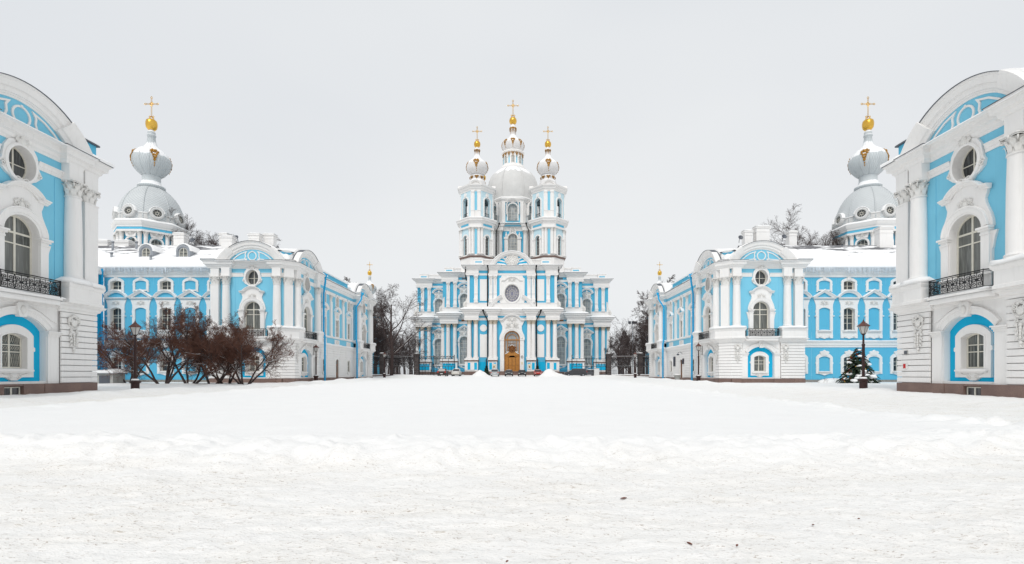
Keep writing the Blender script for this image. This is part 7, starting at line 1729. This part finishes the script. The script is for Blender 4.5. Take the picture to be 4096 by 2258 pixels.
# thin railing along the church foot
for s in (-1, 1):
    r = root('low_railing', 'thin low iron railing along the church foot, %s of the steps' % ('right' if s > 0 else 'left'), 'railing', (s*8.6, 115.2, g_at(s*8.6, 115.2)), 'railings at the church foot'); L = 15.5
    if s < 0: r.rotation_euler = (0, 0, PI)
    for z in (.25, 1.15): m = MB(); m.box(0, L, -.02, .02, z, z+.05); put(P('rail', m, 'black_iron'), r)
    pm = MB(); pm.box(-.012, .012, -.012, .012, 0, 1.2); pp = P('bar', pm, 'black_iron')
    for i in range(63): put(pp, r, (i*L/62, 0, 0))
# floodlight mast
x = tp(2531, 120); r = root('floodlight_mast', 'thin floodlight mast with two dark lamp heads right of church', 'mast', (x, 120, g_at(x, 120)))
m = MB(); m.tube([(0, 0, -.3), (0, 0, 12.3)], [.12, .07], 8); put(P('pole', m, 'grey_metal'), r); m = MB(); m.box(-.9, .9, -.05, .05, 12.2, 12.3); put(P('crossbar', m, 'dark_metal'), r)
for q in (-.75, 0.1, .75): m = MB(); m.obox(q, 0, .28, .2, 12.25, 12.85, .2); put(P('floodlight', m, 'dark_metal'), r)

# ================================================================== parked cars
def car(name, label, x, Y, rz, col, L=4.3, Wd=1.72, Ht=1.45, kind='sedan', snow=.0, cat='car'):
    mn = 'paint_'+name+str(len(MATS)); plain(mn, col, .35, .2, .08)
    z = g_at(x, Y)-.06; r = root(name, label, cat, (x, Y, z), 'cars parked before the church'); r.rotation_euler = (0, 0, rz)
    h = L/2; gh = .30; bh = Ht*.60
    if kind == 'van': side = [(-h, gh), (-h, Ht*.62), (-h+.12, Ht*.66), (-h+.3, Ht*.98), (-h+.6, Ht), (.5, Ht), (1.25, Ht*.68), (h-.25, Ht*.56), (h, Ht*.48), (h, gh)]; win = [(-h+.3, Ht*.66), (-h+.42, Ht*.93), (.45, Ht*.95), (1.1, Ht*.68)]
    elif kind == 'hatch': side = [(-h, gh), (-h, Ht*.58), (-h+.1, Ht*.64), (-h+.5, Ht*.96), (-h+.8, Ht), (.3, Ht), (1.0, Ht*.68), (h-.2, Ht*.58), (h, Ht*.48), (h, gh)]; win = [(-h+.35, Ht*.66), (-h+.65, Ht*.93), (.25, Ht*.95), (.85, Ht*.68)]
    else: side = [(-h, gh), (-h, Ht*.58), (-h+.1, Ht*.63), (-h+.75, Ht*.66), (-h+1.25, Ht*.97), (-.2, Ht), (.3, Ht*.98), (1.0, Ht*.66), (h-.2, Ht*.58), (h, Ht*.46), (h, gh)]; win = [(-h+.95, Ht*.67), (-h+1.35, Ht*.93), (.25, Ht*.94), (.85, Ht*.68)]
    def wid(zz): return Wd/2*(1 if zz < Ht*.62 else 1-.20*(zz-Ht*.62)/(Ht*.38))*(1 if zz > gh+.02 else .94)
    b = MB(); n = len(side); vs = []
    for sx in (-1, -.86, .86, 1):
        for (u, zz) in side: k = 1.0 if abs(sx) < 1 else .985; vs.append((u*k, sx*wid(zz), zz*(1 if abs(sx) < 1 else 1)-(0 if abs(sx) < 1 else .035 if zz > Ht*.5 else 0)))
    fs = [tuple(range(n)), tuple(range(4*n-1, 3*n-1, -1))]
    for q in range(3):
        for i in range(n): fs.append((q*n+i, q*n+(i+1) % n, (q+1)*n+(i+1) % n, (q+1)*n+i))
    b.add(vs, fs, False); put(P('body', b, mn), r)
    for s in (-1, 1):
        g = MB(); w2 = win; g.add([(u, s*(wid(zz)+.006), zz-.02) for u, zz in w2], [(0, 1, 2, 3)]); put(P('side_window', g, 'car_glass'), r)
        p_ = MB(); mu = (win[0][0]+win[3][0])/2; p_.add([(mu-.04, s*(wid(Ht*.67)+.01), Ht*.66), (mu+.04, s*(wid(Ht*.67)+.01), Ht*.66), (mu+.02, s*(wid(Ht*.94)+.01), Ht*.92), (mu-.06, s*(wid(Ht*.94)+.01), Ht*.92)], [(0, 1, 2, 3)]); put(P('door_pillar', p_, mn), r)
        mm = MB(); mm.ell(win[3][0]-.05, s*(Wd/2+.1), Ht*.69, .07, .11, .07, 8, 5); put(P('mirror', mm, mn), r)
        for u in (-h+.82, h-.82):
            w = MB(); w.tube([(u, s*(Wd/2-.2), .31), (u, s*(Wd/2+.01), .31)], .32, 16); k_ = MB(); k_.tube([(u, s*(Wd/2+.0), .31), (u, s*(Wd/2+.02), .31)], .2, 12); put(P('wheel', w, 'rubber', [P('rim', k_, 'grey_metal')]), r)
        t = MB(); t.box(-h-.015, -h+.1, *sorted((s*(Wd/2-.03), s*(Wd/2-.24))), Ht*.50, Ht*.60 if kind != 'van' else Ht*.70); put(P('tail_light', t, 'tail_red'), r)
        t = MB(); t.box(h-.14, h+.012, *sorted((s*(Wd/2-.08), s*(Wd/2-.42))), Ht*.42, Ht*.52); put(P('headlight', t, 'lamp_glass'), r)
    iw = [i for i, (u, zz) in enumerate(side)]
    # windscreen and rear window lie on the sloping body segments
    def glass(a, b, nm):
        (u0, z0), (u1, z1) = a, b; g = MB(); e = .012; dx, dz = u1-u0, z1-z0; L_ = math.hypot(dx, dz); nx_, nz_ = -dz/L_*e, dx/L_*e
        if nz_ < 0: nx_, nz_ = -nx_, -nz_
        p0 = (u0+dx*.08+nx_, z0+dz*.08+nz_); p1 = (u0+dx*.92+nx_, z0+dz*.92+nz_); k0, k1 = wid(p0[1])*.86, wid(p1[1])*.86
        g.add([(p0[0], -k0, p0[1]), (p0[0], k0, p0[1]), (p1[0], k1, p1[1]), (p1[0], -k1, p1[1])], [(0, 1, 2, 3)]); put(P(nm, g, 'car_glass'), r)
    if kind == 'sedan': glass(side[3], side[4], 'rear_window'); glass(side[7], side[6], 'windscreen')
    else: glass(side[2], side[3], 'rear_window'); glass(side[6], side[5], 'windscreen')
    pl2 = MB(); pl2.box(-h-.012, -h+.02, -.26, .26, Ht*.34, Ht*.42); put(P('rear_plate', pl2, 'white_box'), r); pl2 = MB(); pl2.box(h-.02, h+.014, -.26, .26, .36, .47); put(P('front_plate', pl2, 'white_box'), r)
    bp = MB(); bp.box(h-.1, h+.03, -Wd/2+.06, Wd/2-.06, gh, gh+.16); put(P('front_bumper', bp, 'rubber'), r); bp = MB(); bp.box(-h-.03, -h+.1, -Wd/2+.06, Wd/2-.06, gh, gh+.16); put(P('rear_bumper', bp, mn), r)
    if snow:
        s = MB(); a = side[4][0]; e = side[5][0]; s.ell((a+e)/2, 0, Ht-.01, abs(e-a)/2+.1, Wd*.36, snow, 14, 6); s.ell(h-.6, 0, Ht*.58, .45, Wd*.36, snow*.7, 12, 5); put(P('snow_cover', s, 'snow', kind='stuff'), r)
    return r
UP, DN = PI/2, -PI/2      # nose towards the church / towards the camera
car('parked_car', 'dark brown off-road car seen from behind left of church', tp(1772, 106.5), 106.5, UP, (.045, .035, .03), 4.2, 1.8, 1.7, 'van', cat='car')
car('parked_car', 'white car with snow on its roof beside the dark off-road car', tp(1826, 108), 108, DN, (.66, .63, .58), 4.2, 1.7, 1.65, 'hatch', .14)
car('parked_car', 'silver hatchback seen from behind left of the church steps', tp(1980, 107), 107, UP, (.42, .44, .45), 4.0, 1.7, 1.6, 'hatch', .05)
car('parked_car', 'dark grey saloon facing out before the church steps', tp(2036, 108.5), 108.5, DN, (.05, .055, .06), 4.4, 1.72, 1.42, 'sedan', .05)
car('parked_car', 'black saloon right of the dark grey one before the steps', tp(2088, 108.3), 108.3, DN, (.015, .015, .018), 4.4, 1.75, 1.45, 'sedan', .04)
car('parked_car', 'red car beside the snow heap right of the church steps', tp(2151, 108), 108, DN, (.42, .035, .025), 4.0, 1.66, 1.45, 'sedan', .05)
car('parked_car', 'dark grey estate car parked sideways right of church', tp(2302, 107), 107, PI, (.055, .058, .065), 4.7, 1.8, 1.72, 'van', .0)
car('parked_car', 'grey car half hidden behind the dark estate car', tp(2352, 111), 111, PI, (.10, .105, .115), 4.3, 1.7, 1.45, 'hatch', .1)

# ================================================================== small things on the buildings
def wallbox(name, label, cat, xp, yp, X_, w, h, d, mat, extra=None):
    Y_ = (X_-1.4)*2000/(xp-2072); z_ = 1.35+(1497-yp)*Y_/2000
    r = root(name, label, cat, (X_, Y_, z_)); m = MB(); m.box(-d, 0, -w/2, w/2, -h/2, h/2); put(P('case', m, mat), r)
    f = MB(); f.box(-d-.012, -d+.01, -w/2+.03, w/2-.03, -h/2+.03, h/2-.03); put(P('face', f, extra or mat), r); return r
wallbox('alarm_box', 'small red alarm box on the near right pavilion corner', 'box', 3625, 1465, 26.88, .26, .34, .12, 'white_box', 'red_box')
wallbox('address_plate', 'small grey plate above the red alarm box', 'plate', 3625, 1411, 26.88, .30, .26, .04, 'concrete', 'dark_metal')
wallbox('plaque', 'tall dark plaque left of the right building door', 'plaque', 2698, 1447, 27.52, 1.0, 1.6, .06, 'plaque')
wallbox('plaque', 'small dark plaque right of the right building door', 'plaque', 2733, 1446, 27.52, .75, .85, .06, 'plaque')
wallbox('door_notice', 'white notice fixed to the brown door of the left building', 'notice', 1350, 1467, -27.95, .28, .4, .02, 'white_box') if False else None
# bracket lamp over the right door
Yd = 79.6; r = root('wall_lamp', 'small bracket lamp on the wall over the right building door', 'lamp', (27.55, Yd, 4.6)); m = MB(); m.tube([(0, 0, 0), (-.3, 0, .25), (-.6, 0, .2), (-.7, 0, 0)], .03, 6); put(P('bracket', m, 'black_iron'), r); m = MB(); m.lathe([(.02, .05), (.2, -.1), (.22, -.25), (.0, -.3)], 10, -.7, 0); put(P('shade', m, 'dark_metal'), r)
# planter beside the door, posts
x, Y_ = 26.0, 77.2; r = root('stone_planter', 'grey stone planter filled with snow beside the right building door', 'planter', (x, Y_, g_at(x, Y_)-.05)); m = MB(); m.lathe([(.34, 0), (.36, .1), (.5, .7), (.58, .75), (.58, .85), (.48, .85), (.46, .7)], 14); put(P('pot', m, 'concrete'), r); m = MB(); m.ell(0, 0, .82, .48, .48, .16, 12, 5); put(P('snow_cover', m, 'snow', kind='stuff'), r)
# snow-covered utility hut by the left return wall
x = tp(415, 52); r = root('utility_box', 'low grey concrete hut with snow on its lid beside the left near pavilion', 'hut', (x, 52, g_at(x, 52)-.2)); m = MB(); m.box(-1.9, 1.6, -.8, .8, 0, 1.25); put(P('walls', m, 'concrete'), r); m = MB(); m.box(-2.05, 1.75, -.95, .95, 1.25, 1.36); put(P('lid', m, 'dark_metal'), r); m = MB(); m.box(.2, 1.3, -.83, -.79, .15, 1.1); put(P('hatch', m, 'dark_metal'), r); m = MB(); snow_strip(m, [(1.8, .95), (-2.1, .95)], 1.95, 1.36, .42, 6); put(P('snow_cover', m, 'snow', kind='stuff'), r)
# electric cabinet by the right gate
x = tp(2386, 110); r = root('cabinet', 'pale electric cabinet at the right gate leaf', 'cabinet', (x, 110, g_at(x, 110)-.1)); m = MB(); m.box(-.55, .55, -.3, .3, 0, 1.75); put(P('case', m, 'white_box'), r); m = MB(); m.box(-.62, .62, -.36, .36, 1.75, 1.83); put(P('lid', m, 'grey_metal'), r); m = MB(); m.box(-.5, .5, -.32, -.29, .1, 1.65); put(P('door', m, 'white_box'), r)
# fallen leaves and bits on the trodden snow
def fleaf(xp, yp, sz, rz, lab, mat='leaf_brown'):
    Y_ = 1.55*2000/(yp-1497); x = tp(xp, Y_); m = MB(); vs = [(0, 0, 0), (.3, .18, .03), (.7, .22, .05), (1.0, 0, .02), (.7, -.2, .06), (.3, -.16, .04), (.5, 0, -.0)]
    m.add([(a*sz, b*sz, c*sz+.004) for a, b, c in vs]+[(a*sz, b*sz, c*sz) for a, b, c in vs], [(0, 1, 6), (1, 2, 6), (2, 3, 6), (3, 4, 6), (4, 5, 6), (5, 0, 6), (7, 13, 8), (8, 13, 9), (9, 13, 10), (10, 13, 11), (11, 13, 12), (12, 13, 7)])
    o = solo('fallen_leaf', m, mat, lab, 'leaf', (x, Y_, g_at(x, Y_)+.012), 'fallen leaves on the trodden snow'); o.rotation_euler = (.1, -.05, rz)
for a in ((2480, 1992, .10, .3, 'dark fallen leaf on the trodden snow nearest the snow bank'), (2770, 2178, .075, 2.0, 'brown fallen leaf in the right foreground, left of a smaller red one'), (2945, 2190, .05, .9, 'small reddish fallen leaf right of the brown one in foreground'),
          (3255, 2105, .055, 4., 'brown fallen leaf near grit in the right foreground'), (2024, 2236, .05, 1.2, 'orange leaf at the bottom edge, middle of the foreground'), (3430, 2080, .04, .4, 'small dark leaf on the right trodden path')): fleaf(*a)
